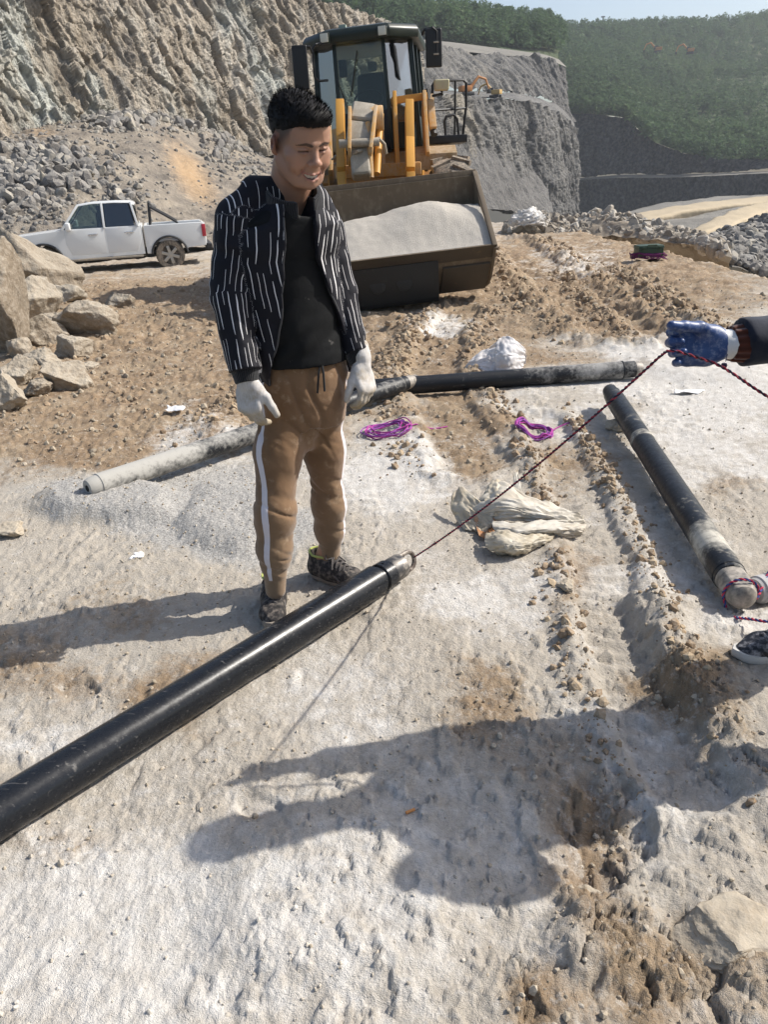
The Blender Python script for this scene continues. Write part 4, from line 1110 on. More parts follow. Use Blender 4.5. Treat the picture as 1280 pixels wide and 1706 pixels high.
def ring_prof(t0, t1, r, n, ch=.004):
    return [(t0, r - ch), (t0 + ch, r)] + [(t0 + (t1 - t0) * k / n, r) for k in range(1, n)] + [(t1 - ch, r), (t1, r - ch)]
def u_shackle(parent, c, d, side, w, L, r, mat):
    """bent rod bail; c = foot centre on the nose, d = out of the pipe, side = across"""
    pts = [c - d * .03 + side * w, c + d * (L - w) + side * w]
    for k in range(9):
        a = math.pi * k / 8
        pts.append(c + d * (L - w) + d * (w * math.sin(a)) + side * (w * math.cos(a)))
    pts += [c - d * .03 - side * w]
    return MB().tube(pts, r, 10).build('shackle', mat, parent)

def axis_pts(p, q, hp, hq):
    out = []
    for (x, y), h in ((p, hp), (q, hq)):
        g0 = gp(x, y, h)
        for _ in range(3): z = zg1(g0[0], g0[1]) + h; g0 = gp(x, y, z)
        out.append(V(*g0))
    return out
def make_pipe_front():
    A, B = axis_pts((650, 953), (-120, 1428), .066, .064); d = unit_(B - A); L = np.linalg.norm(B - A); o = -d
    P = thing('drill_pipe', 'glossy black drill pipe with a rope looped through its bent-rod end, beside the standing person', 'pipe', group='black drill pipes')
    mp = pipe_mat('black_pipe_paint', .20, gloss=.24, top=.0)
    lathe_part('barrel', A + d * .085, d, ring_prof(0, L, .0625, 24), mp, P)
    lathe_part('threaded_collar', A + d * .015, d, ring_prof(0, .050, .0575, 3, .005), mp, P)
    lathe_part('groove_ring', A + d * .055, d, ring_prof(0, .035, .0500, 2, .002), mp, P)
    lathe_part('seal', A + d * .005, d, ring_prof(0, .018, .0535, 2, .003), mp, P)
    lathe_part('nose', A - d * .075, d, [(0, .036), (.006, .046), (.012, .0505), (.085, .0515), (.09, .049)], M_NOSE, P)
    side = unit_(np.cross(d, (0, 0, 1))) * .3 + V(0, 0, 1) * .95; side = unit_(side - d * np.dot(side, d))
    u_shackle(P, A - d * .07, o, side, .036, .085, .0095, M_BAIL)
    MB().cyl(A + d * .04 + V(0, 0, .0535), A + d * .04 + V(0, 0, .0605), .006, seg=12).build('set_screw', mp, P)
    return A, o, side
PF_A, PF_O, PF_S = make_pipe_front()

def make_pipe_right():
    A, B = axis_pts((1240, 997), (1014, 647), .066, .125); d = unit_(B - A); L = np.linalg.norm(B - A)
    P = thing('drill_pipe', 'black drill pipe with pale powder on its rounded end, far end propped on stone', 'pipe', group='black drill pipes')
    mp = pipe_mat('dusted_pipe_paint', .22, (.52, .49, .42), .38, .0, .30)
    pw = lambda t: np.clip(1 - np.abs(t - .22) / .45, 0, 1) * .9 + np.clip(1 - np.abs(t - 1.75) / .18, 0, 1) * .5
    lathe_part('barrel', A + d * .16, d, ring_prof(0, L - .42, .061, 40), mp, P, powder=lambda t: pw(t))
    # end with wrench flats and a domed tip
    mb = MB(); seg = 40; s = unit_(np.cross(d, (0, 0, 1))); u = np.cross(s, d)
    prof = [(-.012, .018), (-.006, .034), (.004, .046), (.022, .053), (.05, .056), (.10, .056), (.155, .056)]
    vs = []
    for t, r in prof:
        for k in range(seg):
            an = 2 * math.pi * k / seg
            x, y = r * math.cos(an), r * math.sin(an)
            if .015 < t < .12: y = max(min(y, .044), -.044)
            vs.append(A + d * t + s * x + u * y)
    fs = [tuple(range(seg))[::-1]] + [(i * seg + k, i * seg + (k + 1) % seg, (i + 1) * seg + (k + 1) % seg, (i + 1) * seg + k) for i in range(len(prof) - 1) for k in range(seg)]
    mb.add(vs, fs); mb.build('flat_sided_end', M_NOSE_D, P, ang=25)
    lathe_part('seal', A + d * .140, d, ring_prof(0, .022, .0585, 2, .003), mp, P, powder=lambda t: t * 0 + .6)
    lathe_part('wear_band', A + d * 1.62, d, ring_prof(0, .075, .0635, 3, .003), mp, P, powder=lambda t: t * 0 + .9)
    E = A + d * (L - .26)
    lathe_part('tapered_end', E, d, [(-.01, .058), (.10, .056), (.14, .050), (.19, .048), (.21, .040)], mp, P, powder=lambda t: t * 0 + .3)
    MB().cyl(E + d * .20, E + d * .26, .014, .012, seg=12).build('spigot', M_NOSE_D, P)
    return A, d, L
PR = make_pipe_right()

def make_pipe_left():
    A, B = axis_pts((145, 814), (668, 641), .022, .078); d = unit_(B - A); L = np.linalg.norm(B - A)
    P = thing('drill_pipe', 'drill pipe half coated in pale powder, open end sunk in gravel', 'pipe', group='black drill pipes')
    mp = pipe_mat('powdered_pipe_paint', .24, (.42, .405, .37), .40, .10, .36)
    pw = lambda t: np.clip(1.25 - t / .95, 0.2, 1)
    lathe_part('barrel', A + d * .06, d, ring_prof(0, L - .06, .060, 48), mp, P, powder=pw)
    # open mouth
    lathe_part('mouth', A, d, [(.05, .016), (.0, .018), (-.004, .028), (.0, .044), (.02, .053), (.07, .056)], mp, P, powder=lambda t: t * 0 + 1.1)
    bore_plug = MB().cyl(A - d * .0015, A + d * .049, .0175, seg=20); bore_plug.build('bore_plug', Mat('bore_shade', rough=.9, col=(.006, .006, .006)).m, P)  # solid near-black plug, its colour stands for the shade inside the mouth
    lathe_part('collar', B, d, ring_prof(0, .05, .0565, 3), mp, P, powder=lambda t: t * 0)
    lathe_part('nose', B + d * .045, d, [(0, .050), (.05, .050), (.085, .044), (.10, .036)], M_NOSE_D, P)
    s = unit_(np.cross(d, (0, 0, 1)))
    u_shackle(P, B + d * .14, d, V(0, 0, 1.0), .030, .06, .008, M_NOSE)
    MB().tube([B + d * .17 + V(0, 0, .03), B + d * .19 + V(0.01, -.01, -.03), B + d * .19 + V(.03, -.02, -.075)], .005, 6).build('rope_end', rope_core, P)
    return A, d, L
rope_core = Mat('rope_fibre', rough=.9, col=(.20, .045, .055)).m
PL = make_pipe_left()

def make_pipe_rear():
    A, B = axis_pts((560, 651), (1058, 615), .070, .075); d = unit_(B - A); L = np.linalg.norm(B - A)
    P = thing('drill_pipe', 'black drill pipe lying crosswise in front of the white plastic bag', 'pipe', group='black drill pipes')
    mp = pipe_mat('grimy_pipe_paint', .24, (.34, .33, .31), .42, .05, .35)
    lathe_part('barrel', A, d, ring_prof(0, L - .10, .066, 40), mp, P, powder=lambda t: np.clip((t - 1.2) / .7, 0, 1) * .8)
    lathe_part('collar', A + d * (L - .10), d, ring_prof(0, .10, .0615, 3), mp, P, powder=lambda t: t * 0 + .6)
    lathe_part('seal', A + d * (L - .105), d, ring_prof(0, .012, .069, 2, .002), mp, P, powder=lambda t: t * 0 + .2)
    lathe_part('nose', A + d * L, d, [(0, .058), (.03, .055), (.055, .042), (.06, .03)], M_NOSE_D, P)
make_pipe_rear()
def make_pipe_edge():
    a = gp(1262, 1012); A = V(a[0], a[1] + .02, zg1(a[0], a[1]) + .05); B = A + V(1.5, .52, .0); d = unit_(B - A)
    P = thing('pale_pipe', 'pale grey pipe lying behind the powdered end of the black pipe', 'pipe')
    mp = pipe_mat('grey_pipe', .8, (.46, .45, .44), .6)
    lathe_part('barrel', A, d, ring_prof(0, 1.5, .052, 10, .006), mp, P)
    lathe_part('bevelled_mouth', A - d * .012, d, [(0, .034), (.002, .044), (.02, .049)], mp, P)
make_pipe_edge()

# ---- ropes
def strand_mat(name, a, b): 
    m = Mat(name, rough=.85, spec=.2); m.col(m.mix(m.rng(m.noise(60, 3), .35, .65), a, b)); m.bump(m.noise(500, 2), .4, .001); return m.m
M_RED, M_NAVY = strand_mat('rope_red', (.22, .028, .042), (.38, .06, .085)), strand_mat('rope_navy', (.016, .016, .032), (.04, .03, .06))
M_BRIGHT = strand_mat('rope_bright_red', (.42, .035, .07), (.55, .07, .12))
M_PURP, M_MAG = strand_mat('rope_purple', (.20, .05, .24), (.30, .10, .36)), strand_mat('rope_magenta', (.34, .035, .22), (.42, .08, .34))
M_BLUE = strand_mat('rope_blue', (.03, .05, .16), (.06, .09, .28))
def smooth_path(pts, n):
    pts = [np.asarray(p, float) for p in pts]; out = []
    P = [2 * pts[0] - pts[1]] + pts + [2 * pts[-1] - pts[-2]]
    for i in range(1, len(P) - 2):
        for k in range(n):
            t = k / n
            out.append(.5 * ((2 * P[i]) + (-P[i - 1] + P[i + 1]) * t + (2 * P[i - 1] - 5 * P[i] + 4 * P[i + 1] - P[i + 2]) * t * t + (-P[i - 1] + 3 * P[i] - 3 * P[i + 1] + P[i + 2]) * t ** 3))
    out.append(pts[-1]); return out
def twisted_rope(parent, pts, r, mats, pitch=.035, per=.006):
    """two or three strands wound round the path"""
    pts = [np.asarray(p, float) for p in pts]
    seg = [np.linalg.norm(b - a) for a, b in zip(pts[:-1], pts[1:])]; cum = np.concatenate([[0], np.cumsum(seg)]); n = max(8, int(cum[-1] / per))
    s = np.linspace(0, cum[-1], n); P = np.stack([np.interp(s, cum, [p[i] for p in pts]) for i in range(3)], 1)
    T = np.gradient(P, axis=0); T /= np.linalg.norm(T, axis=1)[:, None]
    U = np.cross(T, np.array([.13, .21, .97])); U /= np.linalg.norm(U, axis=1)[:, None]; W = np.cross(T, U)
    for k, m in enumerate(mats):
        a = s / pitch * 2 * np.pi + k * 2 * np.pi / len(mats)
        q = P + (U * np.cos(a)[:, None] + W * np.sin(a)[:, None]) * r * .62
        MB().tube(q, r * .66, 5).build('strand', m, parent)
# ================================================================== people
def unit(v): v = np.asarray(v, float); return v / np.linalg.norm(v)
def frame_from(fwd, up=(0, 0, 1)):
    """rows: his left, forward, up"""
    f = unit(fwd); l = unit(np.cross(up, f)); u = np.cross(f, l)
    l = np.cross(f, u) * 1.0
    l = unit(np.cross(np.asarray(f), np.asarray(u)))
    return np.array([l, f, u])
def lerp_tab(z, tab, c): return np.interp(z, [t[0] for t in tab], [t[c] for t in tab])
def loft_fn(tab, fr, cen):
    """stack of ellipses; tab rows z, half-width, half-depth; cen(z) -> centre x, y"""
    zs = [t[0] for t in tab]
    def fn(X, Y, Z):
        zz = Z.ravel()
        a, b = np.interp(zz, zs, [t[1] for t in tab]).reshape(Z.shape), np.interp(zz, zs, [t[2] for t in tab]).reshape(Z.shape)
        cx, cy = cen(zz); cx, cy = cx.reshape(Z.shape), cy.reshape(Z.shape)
        dx, dy = X - cx, Y - cy
        s, f = dx * fr[0][0] + dy * fr[0][1], dx * fr[1][0] + dy * fr[1][1]
        k0 = np.sqrt((s / a) ** 2 + (f / b) ** 2); k1 = np.sqrt((s / a ** 2) ** 2 + (f / b ** 2) ** 2)
        d = k0 * (k0 - 1) / np.maximum(k1, 1e-5)
        return np.maximum(d, np.maximum(zs[0] - Z, Z - zs[-1]))
    return fn
def sm_cols(v, base): return np.repeat(np.array(base, float)[None], len(v), 0)
def paint(c, w, col): return c * (1 - w[:, None]) + np.array(col)[None] * w[:, None]

def skin_mat(name):
    m = Mat(name, rough=.48, spec=.4)
    c = m.attr('tint', 'Color')
    n = m.noise(60, 4, .6)
    c = m.mix(m.rng(n, .3, .7, 0, .25), c, m.mix(.5, c, (.30, .12, .075)))
    m.col(c); m.set('Subsurface Weight', .12); m.set('Subsurface Radius', (.012, .005, .003)); m.set('Subsurface Scale', .4)
    m.bump(m.noise(400, 3, .6), .15, .001)
    return m.m
M_SKIN = skin_mat('skin')
def hair_mat(name):
    m = Mat(name, rough=.68, spec=.2); m.col(m.mix(m.noise(90, 3), (.004, .004, .004), (.012, .010, .010))); return m.m
M_HAIR = hair_mat('black_hair')

def build_head(parent, origin, R, scale=1.0, smile=True):
    """R rows: left, forward, up (world); local x = left, y = forward, z = up"""
    f = Field((-.105, -.125, -.24), (.105, .135, .14), .0021)
    E, C = f.ell, f.cap
    E((0, -.014, .036), (.0765, .097, .084), k=.0)
    E((0, .022, -.030), (.0655, .070, .088), k=.03)
    E((0, .030, -.078), (.053, .053, .042), k=.03)
    E((0, .050, .052), (.060, .040, .052), k=.03)
    E((0, .074, -.108), (.022, .017, .016), k=.024)
    for s in (-1, 1):
        C((s * .059, -.004, -.055), (s * .034, .055, -.103), .014, .013, k=.03)
        E((s * .050, .056, -.020), (.022, .020, .017), k=.022)
        E((s * .043, .066, -.046), (.020, .017, .019), k=.018)
        C((s * .010, .0865, .0215), (s * .047, .069, .023), .0085, .0075, k=.016)
        E((s * .033, .090, .004), (.021, .0105, .0095), k=.012, op='s')
        E((s * .032, .0735, .003), (.0135, .0115, .0115), k=.004)
    C((0, .084, .014), (0, .104, -.026), .0075, .0105, k=.013)
    E((0, .1065, -.031), (.0135, .0115, .0105), k=.008)
    for s in (-1, 1):
        E((s * .0145, .0955, -.0355), (.0095, .0105, .0085), k=.006)
        E((s * .0075, .103, -.0435), (.0042, .006, .004), k=.003, op='s')
        # the squint: lids almost closed over a thin slit
        f.chain([(s * .018, .0865, .0005), (s * .031, .0875, .0015), (s * .046, .076, -.001)], [.0014, .0019, .0012], k=.0015, op='s')
        f.chain([(s * .017, .0845, .0065), (s * .031, .0868, .0080), (s * .048, .0735, .0045)], [.003, .0036, .003], k=.004)
        f.chain([(s * .018, .0840, -.006), (s * .031, .0850, -.0065), (s * .046, .0735, -.006)], [.003, .0034, .003], k=.005)
        f.chain([(s * .0205, .0945, -.040), (s * .033, .082, -.058), (s * .0385, .074, -.077)], [.0022, .003, .002], k=.007, op='s')
    up = [(-.033, .071, -.0625), (-.016, .0875, -.0700), (0, .0925, -.0725), (.016, .0875, -.0700), (.033, .071, -.0625)]
    lo = [(-.030, .0715, -.072), (-.015, .0850, -.0885), (0, .0890, -.0930), (.015, .0850, -.0885), (.030, .0715, -.072)]
    f.chain(up, [.0022, .0038, .0038, .0038, .0022], k=.006)
    f.chain(lo, [.0022, .0042, .0048, .0042, .0022], k=.006)
    mid = [(-.0315, .0735, -.0655), (-.015, .0900, -.0775), (0, .0945, -.0805), (.015, .0900, -.0775), (.0315, .0735, -.0655)]
    f.chain(mid, [.0020, .0066, .0076, .0066, .0020], k=.002, op='s')
    if smile:
        tm = [(-.024, .0745, -.0690), (-.012, .0830, -.0740), (0, .0860, -.0755), (.012, .0830, -.0740), (.024, .0745, -.0690)]
        f.chain(tm, [.0040, .0052, .0056, .0052, .0040], k=.0)
    for s in (-1, 1):
        Re = np.array([[math.cos(.35), s * math.sin(.35) * -1, 0], [s * math.sin(.35), math.cos(.35), 0], [0, 0, 1]])
        E((s * .0800, -.012, -.008), (.0085, .0180, .0280), Re, k=.006)
        E((s * .0875, -.008, -.005), (.0070, .0095, .0150), Re, k=.004, op='s')
        E((s * .0785, -.006, -.030), (.006, .008, .009), k=.005)
    C((0, -.026, -.05), (0, -.050, -.23), .061, .068, k=.025)
    C((0, .018, -.11), (0, -.018, -.23), .012, .016, k=.03)
    me, v = f.mesh('body', 1)
    x, y, z = v.T; ax = np.abs(x)
    c = sm_cols(v, (.365, .208, .140))
    g = lambda cx, cy, cz, rx, ry, rz: np.exp(-(((ax - cx) / rx) ** 2 + ((y - cy) / ry) ** 2 + ((z - cz) / rz) ** 2))
    c = paint(c, .55 * g(.043, .068, -.04, .02, .02, .02), (.46, .20, .12))
    c = paint(c, .5 * g(0, .108, -.032, .018, .014, .014), (.48, .23, .15))
    # lips, open mouth, teeth
    ml = np.interp(ax, [0, .015, .0315], [-.0805, -.0775, -.0655])
    inm = (ax < .033) & (y > .062)
    half = np.interp(ax, [0, .015, .030, .033], [.0076, .0067, .0025, .0005])
    lipband = np.where(inm, np.exp(-((np.abs(z - ml) - half) / .0055) ** 2), 0)
    c = paint(c, .75 * lipband, (.36, .13, .10))
    inside = inm & (np.abs(z - ml) < half * 1.02) & (y < np.interp(ax, [0, .015, .0315], [.0925, .0875, .0725]))
    c = paint(c, inside * .95, (.03, .010, .008))
    teeth = inside & (z > ml - .0035) & (ax < .0260)
    gap = .80 + .2 * (np.abs(np.sin(x * 2 * np.pi / .0155)) > .25)
    c = np.where(teeth[:, None], np.array([.62, .58, .52])[None] * gap[:, None], c)
    # eyes: dark slit and lashes; brows
    ez = np.interp(ax, [.018, .031, .046], [.0005, .0015, -.001])
    slit = ((ax > .017) & (ax < .047) & (y > .066)) * np.exp(-((z - ez) / .0031) ** 2)
    c = paint(c, np.clip(slit * 1.1, 0, 1), (.012, .007, .006))
    bz = np.interp(ax, [.010, .030, .054], [.0185, .0245, .0185])
    bw = np.interp(ax, [.008, .014, .035, .056], [.0, .0058, .0050, .001])
    brow = ((ax > .008) & (ax < .056) & (y > .05)) * (1 - sstep(.6, 1.15, np.abs(z - bz) / np.maximum(bw, .0005)))
    c = paint(c, .93 * brow, (.016, .010, .008))
    c = paint(c, .35 * ((ax > .014) & (ax < .05) & (y > .06)) * np.exp(-((z + .004) / .006) ** 2), (.28, .13, .085))
    # shaved sides: stubble fading up into the hair
    hl = np.interp(y, [-.12, -.03, .02, .05, .075, .1], [-.085, -.062, -.022, .016, .064, .068])
    side = sstep(-.015, .050, z - hl) * (1 - sstep(.052, .066, y) * (z < .055))
    sb = (y < .062) * side
    c = paint(c, .90 * np.clip(sb, 0, 1), (.030, .022, .018))
    jaw = np.exp(-((z + .092) / .03) ** 2) * (y > .0)
    c = paint(c, .10 * jaw, (.16, .10, .08))
    ear = ((ax > .074) & (y < .02) & (np.abs(z + .008) < .04))
    c = paint(c, .35 * ear, (.40, .16, .11))
    co = np.concatenate([c, np.ones((len(c), 1))], 1)
    set_attr(me, 'tint', co, 'FLOAT_COLOR')
    Mx = Matrix(((R[0] * scale * 1.06).tolist(), (R[1] * scale * 1.02).tolist(), (R[2] * scale * .945).tolist())).transposed().to_4x4()
    Mx.translation = Vector(origin)
    me.transform(Mx)
    body = mobj('body', me, M_SKIN, parent)
    # hair: cropped sides, brushed-up top
    h = Field((-.105, -.135, -.04), (.105, .14, .17), .0026)
    h.ell((0, -.014, .040), (.0785, .0985, .088), k=0)
    h.ell((0, .000, .070), (.070, .092, .058), k=.03)
    h.ell((0, .056, .096), (.058, .044, .032), k=.03)
    h.ell((0, -.05, .075), (.066, .056, .060), k=.03)
    def below(X, Y, Z):
        line = np.interp(np.ravel(Y), [-.12, -.06, -.01, .03, .060, .074, .12], [-.02, .005, .034, .046, .062, .072, .076]).reshape(Y.shape)
        return (line + .008 * np.clip((.05 - Y) * 20, 0, 1) * vnoise3((X + 2) * 120, (Y + 2) * 120, 0 * Z + 3, 8) + .0012 * np.sin(X * 400)) - Z
    h.apply(below, op='i')
    h.apply(lambda X, Y, Z: .0022 * vnoise3((X + 2) * 130, (Y + 2) * 60, (Z + 2) * 40, 3), op='add')
    hm, hv = h.mesh('hair', 1)
    # short spiky blades over the crown
    r = np.random.default_rng(5)
    top = np.where(hv[:, 2] > .05)[0]
    pick = r.choice(top, 2600)
    p = hv[pick]; nrm = p - np.array([0, -.01, .02]); nrm /= np.linalg.norm(nrm, axis=1)[:, None]
    d = nrm * .7 + np.array([0, .45, .55]) + .13 * r.normal(size=p.shape); d /= np.linalg.norm(d, axis=1)[:, None]
    L = .007 + .012 * r.random(len(p)) * sstep(.06, .12, p[:, 2])
    s = np.cross(d, r.normal(size=p.shape)); s /= np.linalg.norm(s, axis=1)[:, None]
    bv = np.stack([p - s * .0013 - d * .004, p + s * .0013 - d * .004, p + d * L[:, None]], 1).reshape(-1, 3)
    bmh = np_mesh('hair_blades', bv, None, False, np.arange(len(bv)).reshape(-1, 3))
    hv2 = np.concatenate([hv, bv]); 
    q = np.empty(len(hm.loops), np.int32); hm.loops.foreach_get('vertex_index', q)
    hm2 = np_mesh('hair', hv2, q.reshape(-1, 4), True, np.arange(len(bv)).reshape(-1, 3) + len(hv))
    hm2.transform(Mx)
    mobj('hair', hm2, M_HAIR, parent)
    return body

def build_hand(name, parent, wrist, axis, palm, mat, curls, spread=0.0, thumb=(.55, .35, .75), thumb_bend=.5, left=False, scale=1.0, h=.0026, tint=None, cuff=True, tlen=1.0):
    """local z: wrist to fingers, y: the way the palm faces, x: thumb side"""
    z = unit(axis); y = unit(np.asarray(palm) - z * np.dot(palm, z)); x = np.cross(y, z) * (1 if not left else -1)
    f = Field((-.075, -.06, -.07), (.10, .115, .22), h)
    if cuff: f.chain([(0, 0, -.055), (0, 0, -.02), (0, .002, .005)], [.031, .030, .027], k=.012)
    f.ell((-.003, .004, .045), (.040, .0165, .050), k=.018)
    f.ell((.014, .010, .040), (.022, .017, .034), k=.018)
    f.ell((-.022, .010, .045), (.018, .015, .034), k=.018)
    f.ell((0, .002, .080), (.041, .0135, .018), k=.014)
    bx = (.0285, .0095, -.0105, -.0295); bz = (.084, .089, .086, .077); ln = (.070, .078, .072, .056); rr = (.0100, .0103, .0098, .0088)
    tips = []
    for i in range(4):
        p = np.array([bx[i], .002, bz[i]]); a = 0.0; rad = rr[i]
        fan = spread * (1.5 - i) / 1.5
        pts = [p - np.array([0, 0, .015])]
        pts.append(p)
        for j, fr in enumerate((.46, .30, .24)):
            a += curls[i][j]
            d = np.array([math.sin(fan) * math.cos(a), math.sin(a), math.cos(a) * math.cos(fan)])
            p = p + d * ln[i] * fr; pts.append(p)
        f.chain(pts[:2], [rad * 1.05, rad * 1.08], k=.010)
        f.chain(pts[1:], [rad * 1.08, rad * .98, rad * .93, rad * .80], k=.0035)
        tips.append(pts)
    t0 = np.array([.022, .008, .020]); td = unit(thumb)
    t1 = t0 + td * .042 * tlen
    td2 = unit(td * math.cos(thumb_bend) + np.array([-.15, .25, .95]) * math.sin(thumb_bend))
    t2 = t1 + td2 * .034 * tlen; t3 = t2 + td2 * .026 * tlen
    f.chain([t0, t1], [.0175, .0135], k=.016)
    f.chain([t1, t2, t3], [.0130, .0115, .0098], k=.005)
    f.apply(lambda X, Y, Z: .0012 * vnoise3((X + 2) * 70, (Y + 2) * 70, (Z + 2) * 55, 4), op='add')
    me, v = f.mesh(name, 1)
    set_attr(me, 'lp', v, 'FLOAT_VECTOR')
    Mx = Matrix(((x * scale).tolist(), (y * scale).tolist(), (z * scale).tolist())).transposed().to_4x4(); Mx.translation = Vector(wrist)
    me.transform(Mx)
    if left: me.flip_normals()
    tw = lambda q: np.asarray(Mx @ Vector(q))
    return mobj(name, me, mat, parent), tw, tips, (t0, t1, t2, t3)

def cloth_mat(name, col, rough=.85, weave=900, wr=.12, var=.2, sheen=.2):
    m = Mat(name, rough=rough, spec=.2)
    n = m.noise(9, 4, .6)
    m.col(m.mix(m.rng(n, .3, .7), tuple(c * (1 - var) for c in col), tuple(min(1, c * (1 + var)) for c in col)))
    m.set('Sheen Weight', sheen)
    m.bump(m.noise(weave, 2, .5), wr, .0015)
    m.bump(m.noise(26, 4, .55, dist=.6), .35, .006)
    return m
def stripe_jacket_mat():
    m = Mat('striped_jacket_cloth', rough=.72, spec=.25)
    uv = m.attr('suv', 'Vector')
    sp = m.n('SeparateXYZ'); m.L.new(uv, sp.inputs[0])
    n = m.noise(9, 2, .5, uv)
    u = m.math('ADD', sp.outputs[0], m.math('MULTIPLY', m.math('SUBTRACT', n, .5), .012))
    uc = m.math('MULTIPLY', u, 1 / .0205)
    cell = m.math('FLOOR', uc); fr = m.math('FRACT', uc)
    w1 = m.n('TexWhiteNoise', noise_dimensions='1D'); m.L.new(cell, w1.inputs['W'])
    v = m.math('ADD', m.math('MULTIPLY', sp.outputs[1], 1 / .15), m.math('MULTIPLY', w1.outputs[0], 7.0))
    vc = m.math('FLOOR', v); vf = m.math('FRACT', v)
    w2 = m.n('TexWhiteNoise', noise_dimensions='2D'); cb = m.n('CombineXYZ'); m.L.new(cell, cb.inputs[0]); m.L.new(vc, cb.inputs[1]); m.L.new(cb.outputs[0], w2.inputs['Vector'])
    rs = m.n('SeparateXYZ'); m.L.new(w2.outputs['Color'], rs.inputs[0])
    cen = m.math('ADD', .28, m.math('MULTIPLY', rs.outputs[0], .44))
    wid = m.math('ADD', .04, m.math('MULTIPLY', m.math('POWER', rs.outputs[1], 3), .09))
    # tapering dashes
    tap = m.math('MULTIPLY', m.math('SUBTRACT', 1, m.math('POWER', m.math('ABSOLUTE', m.math('SUBTRACT', m.math('MULTIPLY', vf, 2), 1)), 5)), wid)
    on = m.math('LESS_THAN', m.math('ABSOLUTE', m.math('SUBTRACT', fr, cen)), tap)
    keep = m.math('LESS_THAN', rs.outputs[2], .90)
    gapv = m.math('LESS_THAN', m.math('ABSOLUTE', m.math('SUBTRACT', vf, .5)), m.math('ADD', .34, m.math('MULTIPLY', rs.outputs[1], .15)))
    on = m.math('MULTIPLY', m.math('MULTIPLY', on, keep), gapv)
    on = m.math('MULTIPLY', on, m.attr('striped'))
    base = m.mix(m.noise(14, 3), (.005, .005, .008), (.010, .010, .016))
    m.col(m.mix(on, base, (.74, .72, .72)))
    m.bump(m.noise(900, 2, .5), .12, .0015); m.bump(m.noise(30, 4, .55, dist=.8), .35, .005)
    return m.m
def rib_mat(name, col, freq=160, axis_attr='suv'):
    m = Mat(name, rough=.9, spec=.15)
    sp = m.n('SeparateXYZ'); m.L.new(m.attr(axis_attr, 'Vector'), sp.inputs[0])
    w = m.math('SINE', m.math('MULTIPLY', sp.outputs[0], freq * 6.283))
    m.col(m.mix(m.rng(w, -1, 1), tuple(c * .6 for c in col), col)); m.bump(w, .5, .003); m.set('Sheen Weight', .2)
    return m.m

